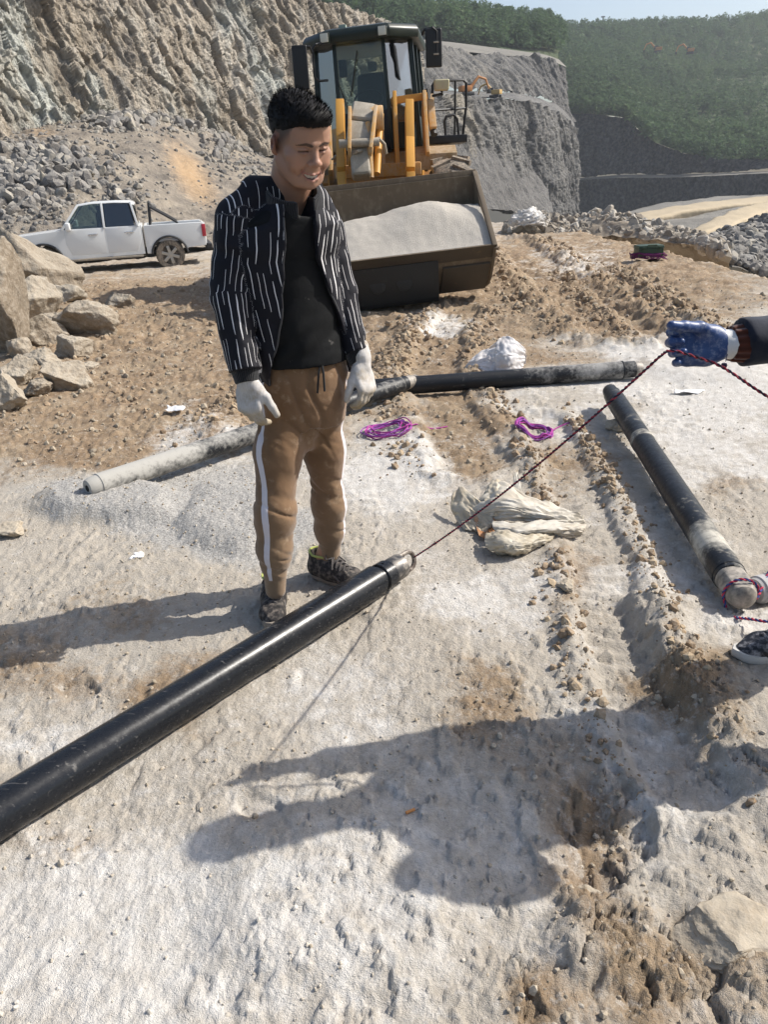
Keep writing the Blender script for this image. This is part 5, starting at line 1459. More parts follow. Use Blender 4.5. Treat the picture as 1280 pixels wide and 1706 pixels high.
def shoe(parent, pos, fwd, scale, cols, left=False, laces=True):
    """trainer: upper, midsole, outsole, laces; pos = heel centre on the ground"""
    f = unit((fwd[0], fwd[1], 0)); l = np.array([-f[1], f[0], 0])      # l = his left
    Mx = Matrix(((l * scale).tolist(), (f * scale).tolist(), (0, 0, scale))).transposed().to_4x4(); Mx.translation = Vector(pos)
    sg = 1 if left else -1
    up = Field((-.075, -.06, -.01), (.075, .27, .16), .0032)
    up.chain([(0, -.005, .055), (0, .06, .055)], [.035, .036], k=.02)
    up.chain([(0, 0, .045), (0, .08, .042), (sg * .004, .16, .034), (sg * -.004, .205, .030)], [.036, .040, .042, .033], k=.03)
    up.chain([(0, -.005, .05), (0, .0, .105)], [.032, .036], k=.02)
    up.chain([(0, .04, .078), (0, .10, .056), (0, .155, .042)], [.034, .032, .028], k=.02)
    up.apply(lambda X, Y, Z: np.sqrt((X / .028) ** 2 + ((Y - .012) / .036) ** 2) * .028 - .028 + np.maximum(.075 - Z, 0) * 2, op='s', k=.008)
    up.apply(lambda X, Y, Z: .024 - Z + 0 * X, op='i')
    up.apply(lambda X, Y, Z: Z - (.118 - .35 * np.maximum(Y - .035, 0)) + 0 * X, op='i')
    me, v = up.mesh('upper', 1); set_attr(me, 'lp', v, 'FLOAT_VECTOR'); me.transform(Mx)
    u = mobj('upper', me, cols['upper'], parent)
    outl = []
    for k in range(36):
        t = 2 * math.pi * k / 36
        yy = .105 + .148 * math.sin(t); w = np.interp(yy, [-.045, -.02, .05, .11, .18, .23, .254], [.014, .032, .035, .036, .046, .034, .010])
        outl.append((math.copysign(w, math.cos(t)) * min(1, abs(math.cos(t)) * 1.9) + sg * -.004 * math.sin(t), yy))
    mb = MB()
    n = len(outl)
    lv = [(.004, .93), (.010, 1.0), (.026, 1.02), (.033, .97)]
    vs = []
    for zz, s in lv:
        for (a, b) in outl: vs.append((a * s, .105 + (b - .105) * (1 + (s - 1) * .5), zz + (.012 * max(0, (b - .2) / .05) + (.004 if zz > .02 and b < .04 else 0))))
    fs = [tuple(range(n))[::-1], tuple(range((len(lv) - 1) * n, len(lv) * n))]
    for i in range(len(lv) - 1):
        for k in range(n): fs.append((i * n + k, i * n + (k + 1) % n, (i + 1) * n + (k + 1) % n, (i + 1) * n + k))
    mb.add(vs, fs); so = mb.build('sole', cols['sole'], parent, ang=50, M=Mx)
    tr = MB(); ring = []
    for k in range(24):
        t = 2 * math.pi * k / 24
        yy = .014 + .046 * math.sin(t)
        ring.append((.036 * math.cos(t), yy, .114 - .30 * max(0, yy - .035) + (.006 if yy < 0 else 0)))
    tr.tube(ring, .0045, 6, closed=True); tr.build('collar_trim', cols['trim'], u, M=Mx)
    if laces:
        lc = MB()
        for k in range(6):
            yy = .060 + k * .017; zz = .121 - k * .0085
            for sgn in (-1, 1):
                lc.tube([(sgn * .027, yy, zz - .014), (sgn * .013, yy + .004, zz - .001), (0, yy + .008, zz + .002), (-sgn * .013, yy + .012, zz - .004), (-sgn * .027, yy + .017, zz - .020)], .0036, 6)
        for sgn in (-1, 1):
            lc.tube([(0, .068, .122), (sgn * .02, .060, .130), (sgn * .036, .074, .114), (sgn * .02, .082, .112), (0, .070, .120)], .003, 6)
            lc.tube([(0, .068, .122), (sgn * .02, .09, .110), (sgn * .042, .105, .080)], .003, 6)
        lc.build('laces', cols['lace'], u, M=Mx)
        for sgn in (-1, 1):
            lg = MB()
            lg.tube([(sgn * .041, .02, .05), (sgn * .040, .07, .075), (sgn * .041, .11, .045), (sgn * .043, .14, .040), (sgn * .040, .10, .062), (sgn * .041, .05, .045)], .003, 5)
            lg.build('side_overlay', cols['overlay'], u, M=Mx)
    return u

def seg_coords(v, pts):
    """nearest segment of a joint chain: along, angle*radius, distance"""
    best = np.full(len(v), 1e9); al = np.zeros(len(v)); an = np.zeros(len(v)); acc = 0
    for a, b in zip(pts[:-1], pts[1:]):
        ba = b - a; L = np.linalg.norm(ba); d = ba / L
        t = np.clip((v - a) @ d / L, 0, 1); q = v - a - (t * L)[:, None] * d; dist = np.linalg.norm(q, axis=1)
        s = unit(np.cross(d, (0, 1, 0))); w = np.cross(s, d)
        m = dist < best
        best = np.where(m, dist, best); al = np.where(m, acc + t * L, al); an = np.where(m, np.arctan2(q @ s, -(q @ w)), an)
        acc += L
    return al, an, best

def make_worker():
    P = thing('person', 'person in black jacket with white streaks, brown joggers and white gloves beside black pipe', 'person', tuple(np.append(gp(510, 985)[:2], 0)))
    P.location = (0, 0, 0)
    base = P
    fr = frame_from((.42, -.91, 0)); fr[0] = -fr[0]      # row 0: his left
    Pv, Ch, Nk = at(512, 625, 2.68), at(472, 430, 2.66), at(487, 325, 2.62)
    def cen(z):
        zs = [Pv[2], Ch[2], Nk[2]]
        return np.interp(z, zs, [Pv[0], Ch[0], Nk[0]]), np.interp(z, zs, [Pv[1], Ch[1], Nk[1]])
    # ---- head
    yaw, pit, rol = math.radians(33), math.radians(22), math.radians(-2)
    fw = np.array([math.sin(yaw) * math.cos(pit), -math.cos(yaw) * math.cos(pit), -math.sin(pit)])
    Rh = frame_from(fw)
    l, f_, u = Rh
    Rh = np.array([l * math.cos(rol) + u * math.sin(rol), f_, u * math.cos(rol) - l * math.sin(rol)])
    head_o = at(500, 235, 2.585)
    build_head(base, head_o, Rh, .985)
    # ---- trousers
    hr = [at(474, 650, 2.64), at(463, 755, 2.60), at(458, 858, 2.545), at(457, 915, 2.53), at(458, 945, 2.525)]
    hl = [at(533, 650, 2.74), at(540, 750, 2.76), at(548, 842, 2.765), at(549, 880, 2.785), at(550, 898, 2.79)]
    rr, rl = [.083, .078, .069, .057, .050], [.078, .073, .059, .052, .047]
    tr = Field((-.62, 2.33, .08), (.05, 3.0, 1.02), .005)
    tab = [(.70, .125, .105), (.80, .148, .118), (.88, .152, .116), (.94, .150, .108), (.985, .145, .103)]
    tr.apply(loft_fn(tab, fr, cen), k=0)
    tr.chain(hr, rr, k=.05); tr.chain(hl, rl, k=.05)
    tr.cap(at(504, 690, 2.66), at(504, 735, 2.66), .06, .040, k=.05)
    cr, cl = [at(458, 940, 2.525), at(459, 982, 2.522)], [at(550, 893, 2.79), at(550, 930, 2.795)]
    def folds(X, Y, Z):
        cr_ = lambda n: np.clip(1 - np.abs(n) * 3.2, 0, 1) ** 1.5
        a = cr_(vnoise3((X + 3) * 5, (Y + 3) * 5, (Z + 1) * 26 + X * 16, 7)) * (.002 + .006 * np.exp(-((Z - .20) / .06) ** 2) + .008 * np.exp(-((Z - .43) / .04) ** 2))
        b = cr_(vnoise3((X + 3) * 15 + Z * 7, (Y + 3) * 9, (Z + 1) * 3.2 - X * 6, 9)) * .010 * sstep(.5, .75, Z)
        d = vnoise3((X + 3) * 60, (Y + 3) * 60, (Z + 1) * 60, 19) * .001
        return a + b + d
    tr.apply(folds, op='add')
    tr.chain(cr, [.045, .038], k=.008); tr.chain(cl, [.045, .040], k=.008)
    me, v = tr.mesh('trousers', 1)
    dR = seg_coords(v, [np.array(q) for q in hr]); dL = seg_coords(v, [np.array(q) for q in hl])
    isR = dR[2] < dL[2]
    al, an = np.where(isR, dR[0], dL[0]), np.where(isR, dR[1], dL[1])
    set_attr(me, 'leg', np.stack([an, v[:, 2], isR * 1.0], 1), 'FLOAT_VECTOR')
    m = Mat('brown_jersey', rough=.88, spec=.15)
    sp = m.n('SeparateXYZ'); m.L.new(m.attr('leg', 'Vector'), sp.inputs[0])
    sxyz = m.n('SeparateXYZ'); m.L.new(m.coord(), sxyz.inputs[0])
    col = m.mix(m.rng(m.noise(7, 5, .6), .3, .7), (.150, .085, .043), (.205, .122, .066))
    col = m.mix(m.math('MULTIPLY', m.rng(m.noise(26, 5, .7), .56, .72), .55), col, (.36, .27, .18))       # dust smudges
    col = m.mix(m.math('MULTIPLY', m.rng(sxyz.outputs[2], .55, .12), .35), col, (.34, .26, .17))
    def stripe(c0, w, isr):
        d = m.math('ABSOLUTE', m.math('SUBTRACT', sp.outputs[0], c0))
        s = m.math('LESS_THAN', d, w)
        side = m.math('GREATER_THAN', sp.outputs[2], .5) if isr else m.math('LESS_THAN', sp.outputs[2], .5)
        return m.math('MULTIPLY', s, side)
    st = m.math('MAXIMUM', stripe(m.rng(sxyz.outputs[2], .40, .80, STRIPE_R, STRIPE_R - .75), .16, True), stripe(STRIPE_L, .2, False))
    st = m.math('MULTIPLY', st, m.math('MULTIPLY', m.math('GREATER_THAN', sxyz.outputs[2], STRIPE_Z0), m.math('LESS_THAN', sxyz.outputs[2], .90)))
    col = m.mix(st, col, (.62, .58, .60))
    m.col(col); m.set('Sheen Weight', .25)
    m.bump(m.noise(700, 2), .12, .0015); m.bump(m.noise(30, 4, .55, dist=.8), .3, .005)
    tro = mobj('trousers', me, m.m, base)
    # drawcord
    w0 = np.array([*[float(q) for q in (np.interp(.94, [0, 1], [0, 1]),)][:0], 0, 0, 0]) if False else None
    dc = MB()
    for k, (x0, x1, y1) in enumerate(((533, 529, 655), (537, 541, 652))):
        a = at(535, 596, 2.60); b = at((x0 + x1) / 2, 622, 2.565); c = at(x1, y1, 2.56)
        dc.tube([a, (a + b) / 2 + V(0, -.006, 0), b, c], .0038, 6)
    dc.build('drawcord', cloth_mat('black_cord', (.012, .012, .012)).m, tro)
    # ---- shirt
    sh = Field((-.58, 2.40, .90), (.05, 2.92, 1.56), .005)
    tabS = [(.925, .158, .124), (1.0, .152, .117), (1.15, .158, .112), (1.30, .172, .114), (1.39, .150, .095), (1.43, .085, .080), (1.445, .070, .068)]
    sh.apply(loft_fn(tabS, fr, cen), k=0)
    sh.apply(lambda X, Y, Z: vnoise3((X + 3) * 13 + Z * 6, (Y + 3) * 9, (Z + 1) * 26 - X * 22, 15) * (.002 + .007 * (1 - sstep(.98, 1.2, Z)) * sstep(.93, .965, Z)), op='add')
    sh.apply(lambda X, Y, Z: np.sqrt((X - head_o[0] + .02) ** 2 + (Y - head_o[1] - .03) ** 2 + ((Z - 1.465) * 1.0) ** 2) - .082, op='s', k=.01)
    me, v = sh.mesh('shirt', 1)
    mS = Mat('charcoal_tee', rough=.75, spec=.15); mS.col(mS.mix(mS.rng(mS.noise(30, 5, .7), .66, .74, 0, .6), (.0075, .008, .0085), (.25, .23, .21)))
    mS.set('Sheen Weight', .0); mS.bump(mS.noise(900, 2), .1, .001); mS.bump(mS.noise(22, 4, .5, dist=.8), .3, .006)
    mobj('shirt', me, mS.m, base)
    # ---- jacket
    sR, eR, wR = at(398, 366, 2.62), at(384, 490, 2.575), at(408, 618, 2.50)
    sL, eL, wL = at(536, 372, 2.75), at(566, 485, 2.755), at(594, 588, 2.68)
    jk = Field((-.72, 2.34, .82), (.14, 2.98, 1.56), .005)
    tabJ = [(.865, .178, .142), (.93, .180, .145), (1.05, .172, .138), (1.20, .174, .138), (1.31, .182, .132), (1.37, .172, .116), (1.415, .115, .096), (1.45, .078, .080)]
    jk.apply(loft_fn(tabJ, fr, cen), k=0)
    # open front: two edges given by lateral position over height
    zt = [.80, .90, 1.0, 1.15, 1.28, 1.36, 1.50]
    edR = np.interp
    def open_front(X, Y, Z):
        zz = Z.ravel(); cx, cy = cen(zz); cx, cy = cx.reshape(Z.shape), cy.reshape(Z.shape)
        s = (X - cx) * fr[0][0] + (Y - cy) * fr[0][1]; f = (X - cx) * fr[1][0] + (Y - cy) * fr[1][1]
        a = np.interp(zz, zt, OPEN_R).reshape(Z.shape); b = np.interp(zz, zt, OPEN_L).reshape(Z.shape)
        wv = .003 * np.sin(Z * 31) + .002 * np.sin(Z * 57 + 1)
        return np.maximum(np.maximum(a + wv - s, s - b - wv * .7), .0 - f)
    bodyfold = lambda X, Y, Z: vnoise3((X + 3) * 13, (Y + 3) * 13, (Z + 1) * 5, 25) * .009 + vnoise3((X + 3) * 22 + Z * 14, (Y + 3) * 22, (Z + 1) * 16, 28) * .005
    jk.chain([at(480, 318, 2.66), at(430, 328, 2.65), sR + V(0, 0, .012)], [.05, .058, .066], k=.03)
    jk.chain([at(492, 322, 2.70), at(520, 340, 2.73), sL + V(0, 0, .008)], [.05, .055, .062], k=.03)
    jk.apply(bodyfold, op='add')
    jk.apply(open_front, op='s', k=.006)
    arms = Field((-.72, 2.34, .82), (.14, 2.98, 1.56), .005)
    arms.chain([sR, eR, wR], [.074, .064, .052], k=.02); arms.chain([sL, eL, wL], [.066, .058, .047], k=.02)
    # bunched sleeves
    def armfold(X, Y, Z):
        return vnoise3((X + 3) * 11, (Y + 3) * 11, (Z + 1) * 30 + X * 9, 33) * (.006 + .006 * np.exp(-((Z - .98) / .08) ** 2)) + vnoise3((X + 3) * 24, (Y + 3) * 20, (Z + 1) * 14, 35) * .004
    arms.apply(armfold, op='add')
    g0 = jk.g.copy()
    k = .007
    hh = np.clip(.5 + .5 * (jk.g - arms.g) / k, 0, 1); jk.g = (jk.g * (1 - hh) + arms.g * hh - k * hh * (1 - hh)).astype(np.float32)
    # cut the sleeve ends
    for e, w in ((eR, wR), (eL, wL)):
        d = unit(w - e)
        jk.apply(lambda X, Y, Z: -(np.maximum(((X - w[0]) * d[0] + (Y - w[1]) * d[1] + (Z - w[2]) * d[2]), -(.085 - np.sqrt((X - w[0]) ** 2 + (Y - w[1]) ** 2 + (Z - w[2]) ** 2))) * -1) * -1 if False else
                 -np.minimum(((X - w[0]) * d[0] + (Y - w[1]) * d[1] + (Z - w[2]) * d[2]), .075 - np.sqrt((X - w[0]) ** 2 + (Y - w[1]) ** 2 + (Z - w[2]) ** 2)), op='s')
    me, v = jk.mesh('jacket', 1)
    dR, dL = seg_coords(v, [sR, eR, wR]), seg_coords(v, [sL, eL, wL])
    cx, cy = cen(v[:, 2]); s = (v[:, 0] - cx) * fr[0][0] + (v[:, 1] - cy) * fr[0][1]; f = (v[:, 0] - cx) * fr[1][0] + (v[:, 1] - cy) * fr[1][1]
    vi = np.clip(np.round((v - jk.lo) / jk.h).astype(int), 0, jk.n - 1); onarm = arms.g[vi[:, 0], vi[:, 1], vi[:, 2]] < g0[vi[:, 0], vi[:, 1], vi[:, 2]]
    armR, armL = onarm & (s < 0), onarm & (s > 0)
    ut = np.where(f > 0, s, .6 - s) * 1.04
    dR, dL = seg_coords(v, [sR + (sR - eR) * .6, sR, eR, wR]), seg_coords(v, [sL + (sL - eL) * .6, sL, eL, wL])
    lenR, lenL = dR[0] - np.linalg.norm(sR - eR) * .6, dL[0] - np.linalg.norm(sL - eL) * .6
    armR, armL = armR & (lenR > .0), armL & (lenL > .0)
    u = np.where(armR, 3 + dR[1] * .065, np.where(armL, 6 + dL[1] * .06, ut)); vv = np.where(armR, -dR[0], np.where(armL, -dL[0], v[:, 2]))
    set_attr(me, 'suv', np.stack([u, vv, 0 * u], 1), 'FLOAT_VECTOR')
    ea, eb = np.interp(v[:, 2], zt, OPEN_R), np.interp(v[:, 2], zt, OPEN_L)
    inop = (s > ea - .007) & (s < eb + .007) & (f > 0) & ~armR & ~armL
    set_attr(me, 'striped', 1.0 - 1.0 * inop - (armR & (lenR > np.linalg.norm(sR - eR) + np.linalg.norm(eR - wR) - .004)) - (armL & (lenL > np.linalg.norm(sL - eL) + np.linalg.norm(eL - wL) - .004)))
    jac = mobj('jacket', me, stripe_jacket_mat(), base)
    # rib collar and cuffs
    mr = rib_mat('black_rib', (.020, .020, .022))
    def ringpart(name, fn, thick, mat, par, n=48, closed=True):
        pass
    cf = Field((-.72, 2.34, .80), (.14, 2.98, 1.02), .004)
    cR2, cL2 = wR + unit(wR - eR) * .038, wL + unit(wL - eL) * .038
    for nm, w, c2, r0 in (('R', wR, cR2, .045), ('L', wL, cL2, .041)):
        cf = Field(np.minimum(w, c2) - .09, np.maximum(w, c2) + .09, .0032)
        d = unit(c2 - w)
        cf.cap(w - d * .02, c2, r0 + .003, r0 - .006, k=0)
        cf.apply(lambda X, Y, Z: ((X - c2[0]) * d[0] + (Y - c2[1]) * d[1] + (Z - c2[2]) * d[2]), op='i')
        me, v = cf.mesh('cuff', 1); sc = seg_coords(v, [w, c2]); set_attr(me, 'suv', np.stack([sc[1] * .04, sc[0], 0 * sc[0]], 1), 'FLOAT_VECTOR')
        mobj('cuff', me, mr, jac)
    co = Field((-.42, 2.45, 1.34), (.02, 2.86, 1.56), .0035)
    nc, ax = at(488, 322, 2.625), unit(V(.02, -.22, 1))
    def collar(X, Y, Z):
        x, y, z = X - nc[0], Y - nc[1], Z - nc[2]
        t = x * ax[0] + y * ax[1] + z * ax[2]
        fx = x * fr[1][0] + y * fr[1][1]; lx = x * fr[0][0] + y * fr[0][1]
        rad = np.sqrt((x - t * ax[0]) ** 2 + (y - t * ax[1]) ** 2 + (z - t * ax[2]) ** 2)
        rr_ = .082 - .15 * t
        top = .020 - .28 * (fx + .02)
        sl = np.maximum(np.abs(rad - rr_) - .0065, np.maximum(t - top, -.055 - t))
        gapf = .028 - np.abs(lx - .012) * 1.0
        return np.maximum(sl, np.where(fx > 0, gapf, -1))
    co.apply(collar, k=0); me, v = co.mesh('collar', 2)
    q = v - nc; set_attr(me, 'suv', np.stack([np.arctan2(q @ fr[0], q @ fr[1]) * .08, q[:, 2], 0 * q[:, 2]], 1), 'FLOAT_VECTOR')
    mobj('collar', me, mr, jac)
    # zips along the two front edges
    zp = MB()
    zz = np.linspace(.875, 1.40, 24)
    for tabE, sgn in ((OPEN_R, -1), (OPEN_L, 1)):
        pts = []
        for z in zz:
            s_ = np.interp(z, zt, tabE) + .003 * math.sin(z * 31) + .002 * math.sin(z * 57 + 1) + sgn * .004
            a, b = np.interp(z, [t[0] for t in tabJ], [t[1] for t in tabJ]), np.interp(z, [t[0] for t in tabJ], [t[2] for t in tabJ])
            f_ = b * math.sqrt(max(.02, 1 - (s_ / a) ** 2)) - .006
            cxx, cyy = cen(np.array([z])); pts.append((cxx[0] + s_ * fr[0][0] + f_ * fr[1][0], cyy[0] + s_ * fr[0][1] + f_ * fr[1][1], z))
        zp.tube(pts, .0035, 5)
    mz = Mat('zip_metal', rough=.5, metal=.4, col=(.06, .06, .065)); zp.build('zip', mz.m, jac)
    # ---- gloves
    mg = Mat('white_cotton_glove', rough=.9, spec=.1)
    lp = m_lp = mg.attr('lp', 'Vector'); s3 = mg.n('SeparateXYZ'); mg.L.new(lp, s3.inputs[0])
    n = mg.noise(35, 5, .65, lp)
    cg = mg.mix(mg.rng(n, .35, .7, 0, .5), (.55, .53, .51), (.40, .365, .32))
    cg = mg.mix(mg.math('MULTIPLY', mg.rng(s3.outputs[2], .075, .13), mg.rng(n, .3, .6, .4, 1.0)), cg, (.34, .265, .155))
    cg = mg.mix(mg.rng(mg.noise(22, 5, .7, mg.mapping(lp, (1, 1, 1), (3, 1, 2))), .50, .66, 0, .75), cg, (.36, .30, .215))
    cg = mg.mix(mg.rng(mg.math('SINE', mg.math('MULTIPLY', s3.outputs[0], 900)), .2, 1, 0, .25), cg, (.30, .28, .26))
    mg.col(cg); mg.bump(mg.noise(600, 2, .5, lp), .3, .001); mg.bump(mg.noise(60, 3, .5, lp, .5), .4, .004)
    cR = [(.45, .55, .4), (.55, .65, .4), (.65, .7, .4), (.75, .7, .4)]
    dR_ = unit(at(417, 690, 2.47) - at(411, 630, 2.49))
    build_hand('glove', base, at(411, 634, 2.49), dR_, (.45, .89, .1), mg.m, cR, thumb=(.62, .25, .70), thumb_bend=.6, left=True, scale=1.13)
    cL = [(.5, .55, .4), (.55, .6, .4), (.6, .6, .4), (.65, .6, .4)]
    build_hand('glove', base, at(604, 606, 2.66), unit(at(613, 655, 2.62) - at(603, 604, 2.66)), (-.72, .60, .0), mg.m, cL, thumb=(.45, .4, .75), thumb_bend=.6, left=False, scale=1.08)
    # ---- ankles and shoes
    an = Field((-.58, 2.35, .0), (.02, 2.95, .22), .004)
    c = {'upper': None}
    mu = Mat('black_mesh_upper', rough=.75, spec=.3); q = mu.noise(55, 4, .6); mu.col(mu.mix(mu.rng(q, .45, .68, 0, .75), (.022, .020, .020), (.20, .17, .145))); mu.bump(mu.voronoi(260), .4, .0015)
    ml = Mat('lace_cord', rough=.8, col=(.075, .066, .062)); ms = Mat('dusty_dark_sole', rough=.9); ms.col(ms.mix(ms.noise(30, 4), (.16, .14, .115), (.34, .29, .24)))
    mt = Mat('lime_trim', rough=.7, col=(.42, .46, .13)); mo = Mat('grey_overlay', rough=.7, col=(.12, .11, .105))
    cols = dict(upper=mu.m, sole=ms.m, trim=mt.m, lace=ml.m, overlay=mo.m)
    rh = gp(457, 1005); lh = gp(541, 966)
    rz, lz = zg1(rh[0], rh[1]), zg1(lh[0], lh[1])
    rs = thing('shoe', '', ''); 
    for k_ in ('label', 'category'):
        if k_ in rs: del rs[k_]
    rs.parent = base
    shoe(rs, (rh[0], rh[1] + .03, rz + .004), (.10, -1, 0), 1.04, cols, False)
    ls = bpy.data.objects.new('shoe', None); link(ls, base)
    lh = lh + V(-.012, .01, 0)
    shoe(ls, (lh[0] - .01, lh[1] + .02, lz + .004), (.80, -.60, 0), 1.04, cols, True)
    for q0, q1 in (((rh[0], rh[1] + .035, rz + .07), hr[4]), ((lh[0], lh[1] + .012, lz + .07), hl[4])):
        a1 = Field(np.minimum(q0, q1) - .06, np.maximum(q0, q1) + .06, .0045)
        a1.cap(q0, q1, .034, .036, k=.0)
        me, v = a1.mesh('ankle', 1); set_attr(me, 'tint', np.concatenate([sm_cols(v, (.36, .195, .122)), np.ones((len(v), 1))], 1), 'FLOAT_COLOR')
        mobj('ankle', me, M_SKIN, base)
    return P
STRIPE_R, STRIPE_L, STRIPE_Z0 = -.30, 1.35, .17
OPEN_R = [-.165, -.155, -.115, -.065, -.040, -.040, -.050]
OPEN_L = [.150, .150, .140, .105, .068, .052, .05]
worker = make_worker()

def make_helper():
    """the second worker: mostly outside the picture, one arm, one shoe and the shadow show"""
    P = thing('person', 'person in dark navy jacket with one blue rubber-palmed glove holding up the twisted rope', 'person', (0, 0, 0))
    wr = at(1206, 574, 1.93)
    mb = Mat('blue_latex_glove', rough=.42, spec=.45)
    lp = mb.attr('lp', 'Vector'); s3 = mb.n('SeparateXYZ'); mb.L.new(lp, s3.inputs[0])
    n = mb.noise(40, 5, .65, lp)
    blue = mb.mix(mb.rng(n, .35, .7), (.016, .045, .15), (.045, .09, .23))
    blue = mb.mix(mb.math('MULTIPLY', mb.rng(mb.noise(75, 5, .7, lp), .50, .66), .5), blue, (.33, .36, .42))
    edge = mb.math('ADD', s3.outputs[1], mb.math('MULTIPLY', mb.math('SUBTRACT', n, .5), .012))
    knit = mb.mix(mb.noise(300, 2, .5, lp), (.55, .54, .52), (.68, .67, .65))
    coat = mb.math('MULTIPLY', mb.math('GREATER_THAN', edge, -.006), mb.math('GREATER_THAN', mb.math('ADD', s3.outputs[2], mb.math('MULTIPLY', n, .01)), .006))
    tips = mb.math('GREATER_THAN', s3.outputs[2], .098)
    mb.col(mb.mix(mb.math('MAXIMUM', coat, tips), knit, blue)); mb.bump(n, .3, .003)
    cur = [(.25, 1.0, 1.0), (.45, 1.1, .9), (.50, 1.1, .9), (.30, .75, .6)]
    hd, tw, tips_, th = build_hand('glove', P, wr, unit((-1, .06, -.03)), (.05, -.96, .26), mb.m, cur, spread=.12, thumb=(.30, .50, .80), thumb_bend=.75, left=True, scale=1.15, tlen=1.25)
    el, sh_ = V(1.36, 1.98, 1.08), V(1.52, 2.04, 1.40)
    ss, se = wr + unit(el - wr) * .055, el
    navy = cloth_mat('navy_jacket_cloth', (.010, .013, .024), .85)
    rust = rib_mat('rust_knit', (.085, .024, .014), 60)
    ck = Field(wr - .16, wr + .16, .0035); d = unit(el - wr)
    ck.cap(wr + d * .018, wr + d * .058, .044, .050, k=0)
    ck.apply(lambda X, Y, Z: .0018 * np.sin(np.arctan2(Z - wr[2], Y - wr[1]) * 11) + 0 * X, op='add')
    ck.apply(lambda X, Y, Z: -((X - wr[0]) * d[0] + (Y - wr[1]) * d[1] + (Z - wr[2]) * d[2] - .016), op='i')
    me, v = ck.mesh('knit_cuff', 1); sc = seg_coords(v, [wr, el]); set_attr(me, 'suv', np.stack([sc[1] * .04, sc[0], 0 * sc[0]], 1), 'FLOAT_VECTOR')
    # jacket with both sleeves, trousers, head
    c0 = V(1.50, 1.84, 0)
    fr = frame_from((-1, -.08, 0))
    cen = lambda z: (np.interp(z, [.85, 1.3, 1.5], [1.50, 1.49, 1.45]), np.interp(z, [.85, 1.5], [1.84, 1.83]))
    J = Field((.85, 1.45, .78), (1.80, 2.26, 1.58), .009)
    J.apply(loft_fn([(.83, .18, .14), (1.0, .215, .155), (1.25, .235, .155), (1.36, .21, .13), (1.43, .12, .10), (1.50, .08, .085)], fr, cen), k=0)
    J.chain([sh_, el, wr + d * .050], [.080, .074, .060], k=.03)
    el2, w2 = V(1.38, 1.52, 1.08), V(1.15, 1.62, .93)
    J.chain([V(1.52, 1.60, 1.40), el2, w2], [.078, .068, .052], k=.03)
    J.apply(lambda X, Y, Z: -((X - wr[0]) * d[0] + (Y - wr[1]) * d[1] + (Z - wr[2]) * d[2] - .045) + np.where(Y < 1.8, -9, 0) + 0 * Z, op='i')
    J.apply(lambda X, Y, Z: vnoise3((X + 3) * 14, (Y + 3) * 14, (Z + 1) * 20, 45) * .007, op='add')
    me2, v2 = J.mesh('jacket', 1); jac = mobj('jacket', me2, navy.m, P)
    mobj('knit_cuff', me, rust, jac)
    T = Field((1.1, 1.4, .06), (1.85, 2.28, .95), .010)
    T.apply(loft_fn([(.72, .14, .115), (.85, .165, .12), (.90, .16, .115)], fr, cen), k=0)
    fL, fR = V(1.42, 1.60, .09), V(1.38, 2.08, .09)
    T.chain([V(1.50, 1.75, .80), V(1.44, 1.66, .47), fL], [.095, .075, .062], k=.05); T.chain([V(1.50, 1.95, .80), V(1.46, 2.02, .47), fR], [.095, .075, .062], k=.05)
    T.apply(lambda X, Y, Z: vnoise3((X + 3) * 10, (Y + 3) * 10, (Z + 1) * 30, 47) * .007, op='add')
    me3, v3 = T.mesh('trousers', 1); mobj('trousers', me3, cloth_mat('dark_work_trousers', (.018, .018, .022)).m, P)
    Rh = frame_from((-.88, -.10, -.46)); build_head(P, V(1.36, 1.82, 1.62), Rh, .96, False)
    mu = Mat('black_leather_shoe', rough=.45, spec=.4); q = mu.noise(40, 5, .65); mu.col(mu.mix(mu.rng(q, .48, .66, 0, .75), (.010, .010, .014), (.34, .33, .34))); mu.bump(q, .2, .002)
    so = Mat('white_rubber_sole', rough=.8); so.col(so.mix(so.noise(30, 4), (.40, .38, .34), (.62, .60, .56)))
    cols = dict(upper=mu.m, sole=so.m, trim=mu.m, lace=mu.m, overlay=mu.m)
    for (x, y, f) in ((1.35, 2.075, (-1, -.08, 0)), (1.40, 1.60, (-1, -.05, 0))):
        e = bpy.data.objects.new('shoe', None); link(e, P)
        shoe(e, (x, y, zg1(x - .1, y) + .003), f, 1.05, cols, y < 1.8)
    build_hand('glove', P, w2 + V(-.02, 0, -.01), unit((-.75, .1, -.6)), (0, .8, -.2), mb.m, [(.6, .7, .5)] * 4, left=False, scale=.95)
    return P, tw, tips_, w2
helper, H_TW, H_TIPS, H_W2 = make_helper()
